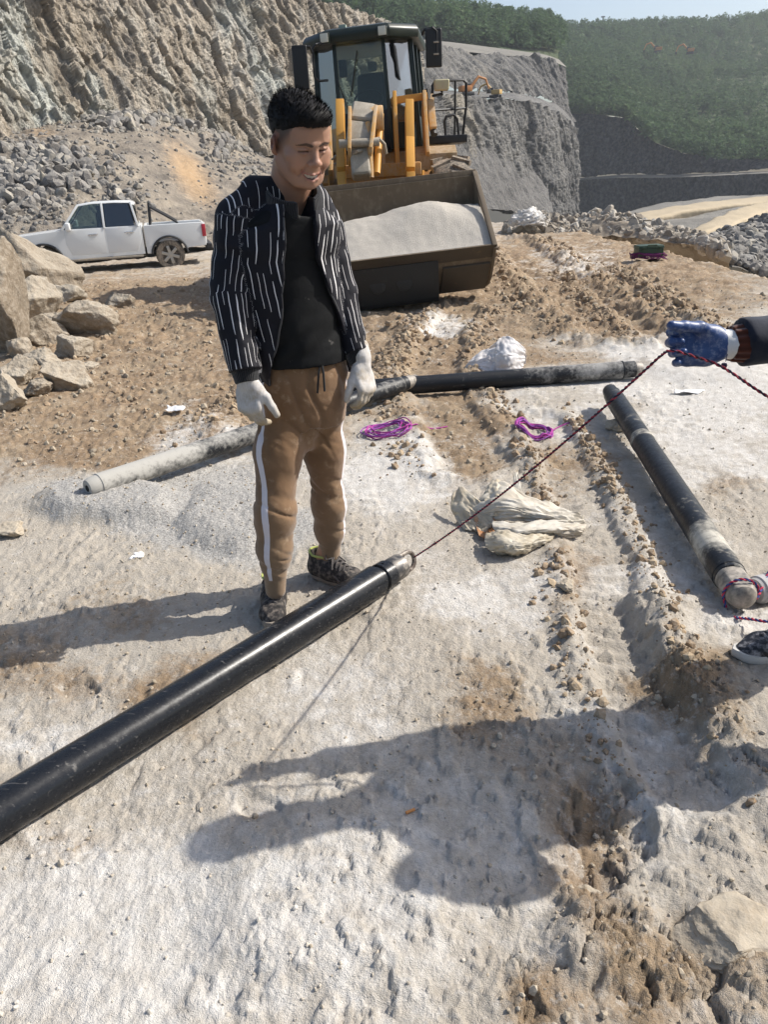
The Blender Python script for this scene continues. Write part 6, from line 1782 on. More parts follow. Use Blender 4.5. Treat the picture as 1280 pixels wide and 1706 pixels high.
def make_hand_rope():
    R = thing('twisted_rope', 'dark red and navy twisted rope pulled from the pipe end up through the blue glove', 'rope')
    st = PF_A + PF_O * .150
    h0 = at(1100, 594, 1.90); h1 = at(1118, 584, 1.855); h2 = at(1158, 594, 1.845)
    n = 12; lift = []
    for k in range(n + 1):
        t = k / n; p = st * (1 - t) + h0 * t; p[2] -= .035 * 4 * t * (1 - t) * .9; lift.append(p)
    tail = [h1, h2, at(1205, 612, 1.84), at(1282, 662, 1.80), H_W2 + V(-.07, .02, -.045)]
    loop = [st - PF_O * .070 + PF_S * .026, st - PF_O * .030 + PF_S * .030, st + PF_O * .004 + PF_S * .020]
    twisted_rope(R, loop + lift + smooth_path([lift[-1]] + tail, 5)[1:], .0034, [M_RED, M_NAVY], .030, .0055)
    MB().lathe([(0, .0), (.002, .006), (.007, .0075), (.012, .006), (.014, 0.001)], at(1208, 604, 1.86), (0, 0, -1), 10).build('knot', M_NAVY, R)
    MB().tube([at(1213, 590, 1.88), at(1210, 602, 1.862)], .0012, 5).build('loose_thread', M_NAVY, R)
make_hand_rope()
def make_end_rope():
    R = thing('twisted_rope', 'bright red and blue twisted rope looped round the powdered end of the right pipe', 'rope')
    A, d, L = PR
    s = unit_(np.cross(d, (0, 0, 1))); u = np.cross(s, d)
    e = A + d * .03
    top = [e + (s * math.cos(a) + u * math.sin(a)) * .060 for a in np.linspace(-.2, math.pi + .5, 12)]
    g1 = at(1212, 1016, top[-1][1]); g1 = V(top[-1][0], top[-1][1], .02)
    ends = [V(*gp(1216, 1030)[:2], .012), V(*gp(1245, 1056)[:2], .06), V(*gp(1290, 1080)[:2], .10), V(1.42, 2.02, .16)]
    start = [V(1.48, 2.52, .20), V(1.40, 2.46, .13)]
    twisted_rope(R, smooth_path(start + top[::1] + ends, 6), .0048, [M_BRIGHT, M_BLUE], .034, .0055)
make_end_rope()
def make_coil(px, py, rx, ry, turns, label, seed, mats, mess=.25, lift=1.0, tail=True):
    c = gp(px, py); r = np.random.default_rng(seed)
    z0 = zg1(c[0], c[1])
    R = thing('rope_coil', label, 'rope', (c[0], c[1], z0), group='purple rope coils')
    pts = []
    for k in range(turns * 22):
        a = 2 * math.pi * k / 22; t = k / (turns * 22)
        jr = 1 + mess * math.sin(a * .37 + seed) * .6 + mess * .5 * math.sin(a * 1.31 + 2 * seed)
        pts.append((rx * jr * math.cos(a) + mess * .05 * math.sin(a * .21), ry * jr * math.sin(a) + mess * .05 * math.cos(a * .17), .012 + .026 * abs(math.sin(a * .113 + seed)) + .004 * r.random()))
    half = len(pts) // 2
    if tail: pts += [(rx * 1.5, ry * .6, .008), (rx * 2.3, ry * .9, .006), (rx * 3.2, ry * 1.4, .006)]
    gx, gy = np.array([p[0] for p in pts]) + c[0], np.array([p[1] for p in pts]) + c[1]
    gz = zg(gx, gy, True) - z0
    pts = [(p[0], p[1], p[2] * .75 * lift - .002 + g_) for p, g_ in zip(pts, gz)]
    for nm, q, m in (('loops', pts[:half + 1], mats[0]), ('loops', pts[half:], mats[1])):
        MB().tube(smooth_path(q, 2), .0042, 5).build(nm, m, R)
    return R
make_coil(645, 722, .125, .10, 9, 'loose tangled purple rope coil between the standing person and the crossing pipe', 3, [M_PURP, M_MAG], .38)
make_coil(890, 719, .105, .115, 9, 'round neatly wound purple rope coil near the propped pipe', 8, [M_PURP, M_MAG], .14)

def GP(px, py, h=0.0):
    q = gp(px, py, h); return V(q[0], q[1], h)
def make_sack():
    c = gp(865, 880)
    S = thing('woven_sack', 'crumpled cream woven sack with orange-stained mouth, lying beside the taut rope', 'sack')
    m1 = sack_mat('cream_woven', (.52, .45, .33), (.64, .59, .49)); m2 = sack_mat('white_liner', (.58, .53, .44), (.70, .66, .58)); m3 = sack_mat('orange_stain', (.44, .20, .085), (.52, .29, .14), .2, (.60, .52, .42), .5)
    # rear layer: flap standing up at the back
    crumple('rear_flap', [[GP(800, 830, .10), GP(835, 805, .15), GP(880, 828, .11), GP(925, 842, .07), GP(968, 858, .03)],
                          [GP(790, 852, .06), GP(835, 838, .12), GP(885, 850, .10), GP(930, 860, .06), GP(974, 868, .02)],
                          [GP(800, 872, .012), GP(845, 868, .05), GP(890, 870, .05), GP(935, 874, .03), GP(976, 880, .005)]], 34, 60, m2, S, .011, 9, 2)
    crumple('back_panel', [[GP(812, 812, .13), GP(826, 800, .155), GP(842, 806, .14), GP(852, 822, .12)], [GP(808, 836, .10), GP(828, 832, .12), GP(846, 836, .115), GP(856, 842, .10)], [GP(810, 858, .05), GP(832, 858, .07), GP(852, 860, .06), GP(862, 862, .05)]], 26, 30, m1, S, .009, 8, 5)
    crumple('torn_tip', [[GP(857, 790, .16), GP(863, 786, .165)], [GP(855, 806, .13), GP(868, 808, .13)], [GP(853, 826, .10), GP(872, 832, .09)]], 16, 8, m2, S, .004, 5, 6)
    # left wing, standing open
    crumple('mouth_wing', [[GP(757, 820, .10), GP(770, 812, .12), GP(795, 832, .10), GP(825, 858, .06)],
                           [GP(752, 842, .06), GP(772, 840, .08), GP(797, 856, .06), GP(822, 872, .04)],
                           [GP(760, 864, .02), GP(778, 866, .03), GP(798, 874, .025), GP(815, 882, .02)],
                           [GP(775, 884, .0), GP(786, 884, .01), GP(800, 886, .01), GP(812, 890, .01)]], 32, 34, m1, S, .008, 7, 9)
    crumple('stained_mouth', [[GP(790, 862, .045), GP(812, 858, .06), GP(830, 868, .05)], [GP(793, 878, .02), GP(812, 880, .015), GP(828, 882, .02)], [GP(798, 894, .015), GP(814, 898, .02), GP(828, 894, .03)]], 20, 20, m3, S, .006, 6, 12)
    # long folded hem rolls
    crumple('folded_hem', [[GP(820, 868, .05), GP(860, 872, .075), GP(905, 868, .07), GP(945, 872, .05), GP(978, 876, .03)],
                           [GP(822, 880, .065), GP(862, 884, .085), GP(905, 880, .08), GP(945, 880, .06), GP(974, 884, .03)],
                           [GP(840, 894, .03), GP(868, 896, .045), GP(908, 890, .04), GP(945, 890, .03), GP(970, 890, .01)],
                           [GP(846, 898, .005), GP(870, 902, .008), GP(908, 896, .006), GP(944, 896, .004), GP(966, 894, .0)]], 30, 60, m2, S, .007, 10, 15)
    crumple('front_fold', [[GP(812, 890, .04), GP(835, 884, .075), GP(870, 892, .07), GP(900, 890, .06), GP(925, 888, .03)],
                           [GP(808, 902, .05), GP(835, 898, .085), GP(868, 906, .07), GP(898, 900, .06), GP(922, 896, .03)],
                           [GP(820, 916, .03), GP(842, 916, .05), GP(868, 918, .045), GP(895, 908, .035), GP(915, 902, .02)],
                           [GP(835, 924, .0), GP(855, 924, .005), GP(870, 922, .005), GP(893, 912, .004), GP(912, 906, .0)]], 34, 54, m1, S, .008, 9, 18)
    crumple('turned_corner', [[GP(838, 905, .07), GP(858, 900, .08), GP(884, 904, .06)], [GP(842, 914, .06), GP(862, 910, .068), GP(885, 910, .05)], [GP(852, 926, .01), GP(868, 922, .012), GP(884, 914, .02)]], 18, 24, m1, S, .006, 6, 22)
make_sack()
def make_bag():
    S = thing('plastic_bag', 'crumpled white plastic bag standing behind the crossing pipe', 'bag')
    m = sack_mat('white_film', (.72, .70, .70), (.82, .81, .81), .35, (.42, .32, .24), .25)
    def q(px, py, h, dy=0): p = gp(px, py, h); return V(p[0], p[1] + dy, h)
    y0 = gp(830, 622)[1]
    A = lambda px, py, dy=0.0: at(px, py, y0 + .12 + dy)
    crumple('side_panel', [[A(778, 606), A(795, 590, .05), A(812, 582, .08), A(832, 578, .02)], [A(776, 612), A(797, 603, -.03), A(815, 600, -.02), A(830, 600, -.06)], [A(786, 622), A(800, 620, -.08), A(818, 622, -.10), A(832, 622, -.10)]], 34, 40, m, S, .010, 5, 31)
    crumple('front_panel', [[A(826, 572), A(840, 561, .04), A(858, 566), A(876, 582, .05)], [A(826, 592, -.08), A(842, 590, -.12), A(858, 592, -.10), A(874, 596)], [A(828, 622, -.12), A(844, 622, -.16), A(860, 620, -.12), A(870, 616, -.03)]], 36, 40, m, S, .011, 5, 36)
    crumple('back_panel', [[A(800, 590, .12), A(835, 566, .16), A(860, 570, .16), A(876, 586, .1)], [A(790, 606, .16), A(830, 596, .22), A(858, 598, .22), A(878, 604, .14)], [A(786, 620, .12), A(828, 622, .2), A(858, 622, .2), A(872, 618, .1)]], 30, 34, m, S, .010, 5, 41)
make_bag()
def make_case():
    c = gp(1083, 440); z = zg1(c[0], c[1])
    B = thing('tool_case', 'small dark green lidded case standing on purple rope on the quarry floor', 'case', (c[0], c[1] + .1, z - .045))
    m = Mat('green_plastic', rough=.5); m.col(m.mix(m.noise(8), (.012, .032, .014), (.03, .065, .03)))
    MB().box((0, 0, .20), (.40, .28, .12)).build('box', m.m, B, .012)
    lid = MB().box((0, 0, .285), (.42, .30, .045), taper=(.94, .92)).build('lid', m.m, B, .010)
    MB().tube([(-.07, -.15, .30), (-.07, -.175, .315), (.07, -.175, .315), (.07, -.15, .30)], .009, 6).build('handle', m.m, lid)
    for s in (-1, 1): MB().box((s * .13, -.155, .265), (.04, .02, .05)).build('latch', m.m, B, .004)
    r = make_coil(1083, 440, .25, .15, 34, 'purple rope heap squashed under the green case', 5, [strand_mat('rope_plum', (.10, .012, .085), (.16, .03, .13)), strand_mat('rope_wine', (.13, .02, .10), (.19, .035, .15))], .22, 4.0, False)
    r.location = (c[0], c[1] + .1, z)
make_case()
def make_litter():
    c = gp(688, 1361); z = zg1(c[0], c[1], True) + .006; d = unit_(gp(700, 1356) - gp(676, 1366))
    B = thing('cigarette_butt', 'cigarette butt with orange filter lying in the foreground shadow', 'cigarette butt')
    MB().cyl(V(c[0], c[1], z) - d * .019, V(c[0], c[1], z) + d * .006, .0042, seg=12).build('filter', Mat('filter_paper', rough=.8, col=(.50, .22, .07)).m, B)
    MB().cyl(V(c[0], c[1], z) + d * .006, V(c[0], c[1], z) + d * .017, .0041, .0037, seg=12).build('burnt_end', Mat('ash_paper', rough=.9, col=(.28, .26, .24)).m, B)
    mw = Mat('white_paper', rough=.7, col=(.76, .75, .74)).m
    def scrap(px, py, w, h, label, seed, lift=.01):
        c = gp(px, py); zz = zg1(c[0], c[1], True)
        r = np.random.default_rng(seed)
        pts = [[V(c[0] + (i - 1) * w / 2 + r.normal() * w * .12, c[1] + (1 - j) * h / 2 + r.normal() * h * .12, zz + .006 + lift * r.random()) for i in range(3)] for j in range(3)]
        o = crumple('paper_scrap', pts, 14, 14, mw, None, .006, 4, seed, .001)
        tag(o, label, 'paper')
    scrap(228, 930, .075, .055, 'small white paper scrap on bare ground beside the long shadow', 3)
    scrap(292, 690, .11, .09, 'torn white paper scrap on brown mud behind the powdered pipe', 4, .03)
    scrap(1145, 656, .20, .07, 'long white plastic scrap on powder near the pipe ends', 6, .03)
make_litter()
# ================================================================== wheel loader
def paint_mat(name, a, b, rough=.5, dust=.35, dcol=(.42, .34, .25), sc=3.0, metal=0.0, spec=.4):
    m = Mat(name, rough=rough, metal=metal, spec=spec)
    n = m.noise(sc, 5, .6); nf = m.noise(sc * 9, 5, .7); st = m.noise(sc * 2.5, 4, .6, m.mapping(m.coord(), (3, 3, .5)))
    c = m.mix(n, a, b)
    f = m.math('ADD', m.math('MULTIPLY', n, .5), m.math('ADD', m.math('MULTIPLY', nf, .35), m.math('MULTIPLY', st, .35)))
    f = m.rng(f, .78 - dust * .5, .95 - dust * .35)
    m.col(m.mix(f, c, dcol)); m.set('Roughness', m.mix(f, (rough,) * 3, (.95,) * 3)); m.bump(nf, .12, .004)
    return m.m
def glass_mat(name, tint=(.75, .82, .80), refl=.14):
    m = Mat(name)
    tr = m.n('BsdfTransparent'); tr.inputs[0].default_value = (*tint, 1); gl = m.n('BsdfGlossy'); gl.inputs['Roughness'].default_value = .06
    fr = m.n('Fresnel'); fr.inputs[0].default_value = 1.5
    mx = m.n('MixShader'); m.L.new(m.math('ADD', fr.outputs[0], refl), mx.inputs[0]); m.L.new(tr.outputs[0], mx.inputs[1]); m.L.new(gl.outputs[0], mx.inputs[2]); m.L.new(mx.outputs[0], m.N['Material Output'].inputs[0])
    return m.m
def tyre_mat(name='dusty_tyre', base=(.035, .033, .030), d=.6):
    return paint_mat(name, base, tuple(c * 1.6 for c in base), .9, d, (.40, .33, .25), 5)
M_YEL = paint_mat('loader_yellow', (.50, .235, .035), (.58, .30, .055), .5, .20, (.46, .36, .25))
M_YELD = paint_mat('loader_yellow_dusty', (.48, .24, .05), (.52, .30, .08), .6, .55, (.45, .37, .28))
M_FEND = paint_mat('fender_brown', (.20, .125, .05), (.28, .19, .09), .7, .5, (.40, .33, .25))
M_CAB = paint_mat('cab_dark_green', (.010, .016, .012), (.018, .026, .018), .38, .16, (.16, .15, .12))
M_BLK = paint_mat('black_steel', (.010, .010, .010), (.020, .020, .020), .5, .16, (.14, .12, .10))
M_BUCK = paint_mat('bucket_steel', (.095, .072, .048), (.17, .13, .088), .72, .34, (.28, .225, .16), 2.2)
M_BUCKU = paint_mat('bucket_underside', (.045, .036, .027), (.085, .066, .046), .7, .20, (.22, .16, .09), 2.0)
M_GREY = paint_mat('grey_casting', (.24, .21, .165), (.36, .32, .25), .7, .45, (.45, .40, .33), 6)
M_TYRE = tyre_mat()
M_GLASS, M_GLASSB = glass_mat('clear_glass', (.72, .77, .75), .0), glass_mat('corner_glass', (.42, .48, .52), .22)
def wheel(parent, c, axle, R, W, rim_r, tm, rm, lugs=22, name='wheel', lug_h=.035, hub=True):
    """tyre with lugs, dished rim; axle = outward unit vector"""
    E = bpy.data.objects.new(name, None); link(E, parent); E.location = (0, 0, 0)
    c, ax = V(*c), unit_(axle)
    prof = [(-W * .42, rim_r), (-W * .50, rim_r + (R - rim_r) * .45), (-W * .47, R * .93), (-W * .36, R * .985), (0, R), (W * .36, R * .985), (W * .47, R * .93), (W * .50, rim_r + (R - rim_r) * .45), (W * .42, rim_r)]
    mb = MB(); mb.lathe(prof, c, ax, 48)
    s = Vector(ax).orthogonal().normalized(); u = Vector(ax).cross(s)
    if lugs:
        for k in range(lugs):
            for sg in (-1, 1):
                a = 2 * math.pi * (k + (.5 if sg > 0 else 0)) / lugs; a2 = a + .16
                p = lambda t, an, r: Vector(c) + Vector(ax) * t + (s * math.cos(an) + u * math.sin(an)) * r
                mb.bar(p(sg * W * .49, a2, R * .965), p(sg * W * .05, a, R * 1.005), R * .075, lug_h * 2, up=tuple((s * math.cos(a) + u * math.sin(a))))
    t = mb.build('tyre', tm, E, ang=40)
    rp = [(-W * .40, rim_r * .98), (-W * .2, rim_r * .9), (W * .10, rim_r * .86), (W * .16, rim_r * .45), (W * .22, rim_r * .40), (W * .24, rim_r * .1)]
    mr = MB(); mr.lathe([(W * .42, rim_r * 1.02), (W * .40, rim_r * .94)] + rp[::-1][0:0] + [(W * .15, rim_r * .86), (W * .12, rim_r * .5), (W * .20, rim_r * .42), (W * .22, rim_r * .05)], c, ax, 32)
    rim = mr.build('rim', rm, E, ang=30)
    return E, t, rim
def make_loader():
    Lo = thing('wheel_loader', 'yellow wheel loader with dark cab and raised sand-filled bucket facing the standing person', 'loader')
    A = at
    # ------------ bucket frame
    bm = Matrix.Translation((.19, 9.30, .0)) @ Matrix.Rotation(math.radians(5), 4, 'Z') @ Matrix.Rotation(math.radians(-3.2), 4, 'Y')
    W = 1.29
    sec = [(0.0, .635), (.03, .60), (.16, .43), (.32, .26), (.46, .16), (.64, .115), (.86, .13), (1.06, .24), (1.20, .45), (1.26, .72), (1.24, 1.02), (1.18, 1.30), (1.10, 1.54)]
    BQ = lambda p: (p[0] if p[0] < .46 else .46 + (p[0] - .46) * .72, p[1] if p[1] < .7 else .7 + (p[1] - .7) * .84)
    sec = [BQ(p) for p in sec]
    th = .035
    inner = []
    for i, (y, z) in enumerate(sec):
        p, q = sec[max(i - 1, 0)], sec[min(i + 1, len(sec) - 1)]
        dy, dz = q[0] - p[0], q[1] - p[1]; l = math.hypot(dy, dz); inner.append((y - dz / l * th, z + dy / l * th))
    mb = MB(); mb.prism(sec + inner[::-1], -W, W, 'x'); Bu = mb.build('bucket', M_BUCK, Lo, ang=40, M=bm)
    for s in (-1, 1):
        mb = MB(); mb.prism([BQ(p) for p in [(-.01, .62), (.14, .425), (.30, .25), (.46, .145), (.66, .10), (.88, .12), (1.09, .23), (1.235, .45), (1.295, .72), (1.275, 1.02), (1.21, 1.32), (1.12, 1.575), (1.04, 1.56), (.75, 1.20), (.38, .86)]], s * W, s * (W + .035), 'x')
        mb.build('side_plate', M_BUCK, Bu, .006, M=bm)
        mb = MB(); mb.bar((s * (W + .018), -.03, .60), (s * (W + .018), *BQ((1.08, 1.575))), .055, .04); mb.build('side_cutter', M_BUCK, Bu, .006, M=bm)
    mb = MB(); mb.prism([(-.07, .655), (.03, .585), (.10, .50), (.13, .53), (.05, .635)], -W - .03, W + .03, 'x'); mb.build('cutting_edge', M_BUCKU, Bu, .006, M=bm)
    mb = MB(); mb.prism([BQ(p) for p in [(1.08, 1.52), (1.16, 1.50), (1.17, 1.60), (1.07, 1.61)]], -W - .035, W + .035, 'x'); mb.build('spill_guard', M_BUCK, Bu, .01, M=bm)
    for k, (x0, x1) in enumerate(((-1.25, -.75), (.70, 1.27))):
        mb = MB(); mb.prism([(.12, .43), (.46, .10), (.66, .07), (.66, .10), (.45, .14), (.14, .45)], x0, x1, 'x'); mb.build('wear_plate', M_BUCKU, Bu, .004, M=bm)
    mb = MB(); mb.prism([(.05, .54), (.17, .10), (.22, .05), (.60, .05), (.60, .30), (.12, .545)], -.60, .64, 'x'); blk = mb.build('skid_block', M_BLK, Bu, .02, M=bm)
    for x in (-.10, .22): 
        mb = MB(); mb.cyl((x, .135, .33), (x, .10, .33), .095, seg=24); mb.build('boss', M_BLK, blk, .01, M=bm)
    # sand
    nu, nv = 90, 46
    X, Y = np.meshgrid(np.linspace(-W + .005, W - .005, nu), np.linspace(.03, .955, nv), indexing='ij')
    t = (Y - .03) / .925
    Z = .628 + .43 * np.sin(np.clip(t * 1.25, 0, 1) * np.pi / 2) ** 1.2 - .18 * sstep(.75, 1.0, t) + .05 * fbm2(X * 1.3, Y * 1.3, 3, 4) * sstep(0, .3, t) + .010 * fbm2(X * 14, Y * 14, 3, 6) + .10 * np.exp(-((X - .65) / .5) ** 2) * sstep(.05, .6, t) - .12 * sstep(.2, 1.5, -X) * t
    low = np.interp(Y.ravel(), [p[0] for p in sec[:9]], [p[1] for p in sec[:9]]).reshape(Y.shape)
    me = np_mesh('sand_load', np.stack([X, Y, Z], -1).reshape(-1, 3), grid_quads(nu, nv)[:, ::-1]); me.transform(bm)
    ms = Mat('grey_sand', rough=.95, spec=.1); q = ms.noise(6, 5, .6); ms.col(ms.mix(ms.rng(ms.noise(120, 3, .6), .3, .7), ms.mix(q, (.36, .325, .275), (.48, .44, .385)), (.54, .50, .44))); ms.bump(ms.noise(90, 4, .7), .6, .02)
    so = mobj('sand_load', me, ms.m); tag(so, 'grey sand heaped inside the loader bucket', 'sand')
    # ------------ front frame, boom, linkage
    for px, x in ((567, -.30), (682, .58)):
        p = [A(px, 176, 11.55), A(px + 1, 240, 11.2), A(px + 2, 292, 10.75), V(x, 10.45, .75)]
        mb = MB()
        for a, b in zip(p[:-1], p[1:]): mb.bar(a, b, .11, .26, up=(0, -1, .2))
        mb.build('boom_arm', M_YEL, Lo, .012)
    mb = MB(); mb.bar(A(657, 170, 11.9), A(663, 290, 11.4), .05, .5, up=(0, 1, 0)); mb.build('frame_tower', M_YEL, Lo, .01)
    mb = MB(); mb.bar(A(706, 168, 12.1), A(712, 270, 11.6), .05, .45, up=(0, 1, 0)); mb.build('frame_tower', M_YELD, Lo, .01)
    mb = MB(); mb.bar(A(549, 215, 11.9), A(552, 300, 11.4), .06, .4, up=(0, 1, 0)); mb.build('frame_tower', M_YELD, Lo, .01)
    mb = MB(); mb.bar(A(653, 168, 11.95), A(712, 160, 12.0), .09, .09); mb.build('cross_member', M_YEL, Lo, .012)
    mb = MB(); mb.bar(A(637, 225, 11.9), A(640, 285, 11.6), .30, .05, up=(1, 0, 0)); mb.build('front_panel', M_YELD, Lo, .012)
    mb = MB(); mb.box(tuple(A(630, 284, 11.3)), (1.15, .30, .16)); mb.build('frame_beam', M_YELD, Lo, .02)
    mb = MB(); mb.box((.12, 11.7, 1.15), (.9, .9, .9)); mb.build('front_frame', M_YELD, Lo, .03)
    mb = MB(); mb.cyl((-.8, 11.62, .82), (1.1, 11.62, .82), .20, seg=20); mb.build('axle', M_BLK, Lo)
    # rocker lever with dull grey casting on its head
    R0 = A(604, 196, 10.95)
    mb = MB(); c = A(606, 200, 10.95)
    for p0, p1, w0, h0 in ((A(607, 186, 11.1), A(602, 214, 10.85), .30, .30), (A(602, 212, 10.86), A(598, 246, 10.68), .33, .26), (A(598, 244, 10.70), A(603, 296, 10.5), .24, .2)): mb.bar(p0, p1, w0, h0, up=(0, -1, .3))
    rk = mb.build('rocker_lever', M_GREY, Lo, .05, 3)
    for dx in (-.17, .15):
        mb = MB(); mb.bar(A(606, 192, 10.95) + V(dx, 0, 0), A(601, 262, 10.55) + V(dx * .8, 0, 0), .045, .34, up=(0, -1, .3)); mb.build('cheek_plate', M_YELD, rk, .012)
    mb = MB(); mb.cyl(A(600, 238, 10.55) - V(.26, 0, 0), A(600, 238, 10.55) + V(.24, 0, 0), .05, seg=14); mb.build('pin', M_GREY, rk, .008)
    mb = MB(); mb.tube([A(588, 205, 10.8), A(590, 240, 10.62), A(600, 296, 10.5)], [.035, .04, .03], 8); mb.build('lever_rib', M_GREY, rk)
    mb = MB(); mb.tube([A(613, 205, 10.75), A(616, 250, 10.58), A(619, 296, 10.5)], [.04, .035, .03], 8); mb.build('lever_rib', M_YELD, rk)
    mb = MB(); mb.cyl(A(618, 198, 11.0) - V(.14, 0, 0), A(618, 198, 11.0) + V(.16, 0, 0), .15, seg=22); mb.build('pivot_drum', M_YELD, rk, .015)
    mb = MB(); mb.cyl(A(634, 190, 11.1), A(628, 290, 10.6), .045, seg=12); mb.build('tilt_cylinder', M_YEL, Lo)
    mb = MB(); mb.tube([A(615, 235, 10.7), A(632, 231, 10.7), A(640, 240, 10.75), A(643, 256, 10.8)], .025, 8); mb.build('hose', M_GREY, Lo)
    mb = MB(); mb.tube([A(589, 256, 10.55), A(596, 252, 10.5), A(603, 251, 10.55)], .02, 8); mb.build('grease_pipe', M_GREY, rk)
    mb = MB(); mb.tube([A(553, 266, 11), A(560, 259, 10.95), A(567, 262, 10.95), A(565, 271, 11), A(556, 273, 11)], .012, 6); mb.build('tie_wire', M_GREY, Lo)
    # ------------ wheels and fenders
    for x, y in ((1.16, 11.62), (-.88, 11.62), (1.08, 14.2), (-.82, 14.2)):
        wheel(Lo, (x, y, .84), (1 if x > 0 else -1, -.05, 0), .86, .52, .38, M_TYRE, M_YELD)
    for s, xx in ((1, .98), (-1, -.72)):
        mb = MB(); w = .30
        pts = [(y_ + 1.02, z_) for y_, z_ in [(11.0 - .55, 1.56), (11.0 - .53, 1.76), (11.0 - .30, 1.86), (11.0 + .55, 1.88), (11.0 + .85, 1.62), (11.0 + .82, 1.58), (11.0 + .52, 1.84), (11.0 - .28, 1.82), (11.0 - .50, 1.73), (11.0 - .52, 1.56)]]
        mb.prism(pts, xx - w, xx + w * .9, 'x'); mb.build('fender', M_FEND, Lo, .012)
    # ------------ cab
    cy = math.radians(-8)
    Cm = Matrix.Translation((.115, 12.0, 0)) @ Matrix.Rotation(cy, 4, 'Z') @ Matrix.Rotation(math.radians(-2.5), 4, 'Y')
    Cab = bpy.data.objects.new('cab', None); link(Cab, Lo)
    z0, z1, zr = 1.85, 3.22, 3.40
    foot = [(-.36, 0), (.36, 0), (.72, .36), (.74, 1.55), (-.74, 1.55), (-.72, .36)]
    top = [(x * .93, y + .05 if y < 1 else y - .05) for x, y in foot]
    def P(i, t): return tuple(np.array([*foot[i], z0]) * (1 - t) + np.array([*top[i], z1]) * t)
    for i in range(6):
        wpil = (.05, .05, .075, .08, .08, .075)[i]
        mb = MB(); mb.bar(P(i, 0), P(i, 1), wpil, wpil * 1.1, up=(0, 1, 0)); mb.build('pillar', M_CAB, Cab, .008, M=Cm)
    # lower skirts and dash
    def panel(i, j, t0, t1, mat, name, thick=.025, inset=0.0, bev=.004):
        a, b, c, d = (np.array(P(i, t0)), np.array(P(j, t0)), np.array(P(j, t1)), np.array(P(i, t1)))
        n = unit_(np.cross(b - a, d - a)); n = n * (thick / 2)
        mb = MB(); mb.add([a - n, b - n, c - n, d - n, a + n, b + n, c + n, d + n], [(0, 1, 2, 3), (7, 6, 5, 4), (0, 4, 5, 1), (1, 5, 6, 2), (2, 6, 7, 3), (3, 7, 4, 0)])
        return mb.build(name, mat, Cab, bev, M=Cm)
    panel(0, 1, 0, .36, M_BLK, 'front_skirt'); panel(1, 2, 0, .24, M_CAB, 'corner_skirt'); panel(5, 0, 0, .24, M_YELD, 'corner_skirt'); panel(2, 3, 0, .3, M_CAB, 'side_skirt'); panel(4, 5, 0, .3, M_CAB, 'side_skirt'); panel(3, 4, 0, .28, M_CAB, 'rear_skirt')
    panel(0, 1, .36, 1, M_GLASS, 'windshield', .008, bev=0); panel(1, 2, .24, 1, M_GLASSB, 'corner_window', .008, bev=0); panel(5, 0, .24, 1, M_GLASSB, 'corner_window', .008, bev=0); panel(2, 3, .3, 1, M_GLASSB, 'side_window', .008, bev=0); panel(4, 5, .3, 1, M_GLASS, 'side_window', .008, bev=0); panel(3, 4, .28, 1, M_GLASS, 'rear_window', .008, bev=0)
    mb = MB(); mb.bar((.73, .95, z0), (.69, .95, z1), .06, .06, up=(0, 1, 0)); mb.build('door_post', M_CAB, Cab, .006, M=Cm)
    mb = MB()
    rf = [(-.44, -.10), (.44, -.10), (.80, .28), (.80, 1.62), (-.80, 1.62), (-.80, .28)]
    n = 6; lv = [(z1 - .03, 1.0), (z1 + .07, 1.02), (z1 + .13, .97), (zr - .02, .80)]
    vs = [(x * s, .75 + (y - .75) * s, z) for z, s in lv for x, y in rf]
    fs = [tuple(range(n))[::-1], tuple(range(3 * n, 4 * n))] + [(i * n + k, i * n + (k + 1) % n, (i + 1) * n + (k + 1) % n, (i + 1) * n + k) for i in range(3) for k in range(n)]
    mb.add(vs, fs); roof = mb.build('roof', M_CAB, Cab, .02, M=Cm)
    mlamp = Mat('lamp_lens', rough=.25, col=(.62, .60, .50)).m
    for x in (-.42, .36):
        mb = MB(); mb.box((x, -.15, z1 + .03), (.13, .08, .13)); l = mb.build('work_light', M_CAB, roof, .012, M=Cm)
        mb = MB(); mb.box((x, -.192, z1 + .03), (.105, .012, .105)); mb.build('lens', mlamp, l, .006, M=Cm)
    mb = MB(); mb.box((-.2, .1, zr - .02), (.10, .10, .07)); mb.build('horn', Mat('pale_plastic', rough=.6, col=(.28, .34, .28)).m, roof, .01, M=Cm)
    # inside
    ms_ = Mat('seat_vinyl', rough=.55, col=(.012, .012, .013)).m
    mb = MB(); mb.box((.02, .95, 2.60), (.50, .16, .62), taper=(.8, .8)); st = mb.build('seat_back', ms_, Cab, .06, 3, M=Cm)
    mb = MB(); mb.box((.05, .97, 2.99), (.14, .08, .12)); mb.build('headrest', Mat('pale_cover', rough=.8, col=(.50, .50, .47)).m, Cab, .035, 3, M=Cm)
    mb = MB(); mb.box((.02, .75, 2.24), (.52, .5, .16)); mb.build('seat', ms_, Cab, .05, M=Cm)
    mb = MB(); mb.box((0, .22, 2.05), (.62, .30, .5)); mb.build('dashboard', ms_, Cab, .03, M=Cm)
    ring = [(.02 + .20 * math.cos(a), .42 + .12 * math.sin(a), 2.52 + .13 * math.sin(a)) for a in [2 * math.pi * k / 28 for k in range(28)]]
    mb = MB(); mb.tube(ring, .014, 8, closed=True); sw = mb.build('steering_wheel', ms_, Cab, M=Cm)
    mb = MB(); mb.cyl((.02, .40, 2.50), (.02, .25, 2.2), .03, seg=10); mb.build('steering_column', ms_, Cab, M=Cm)
    for a, b in (((-.02, -.02, 3.08), (-.16, -.02, 2.55)),): 
        mb = MB(); mb.tube([a, b], .009, 6); mb.build('wiper', M_BLK, Cab, M=Cm)
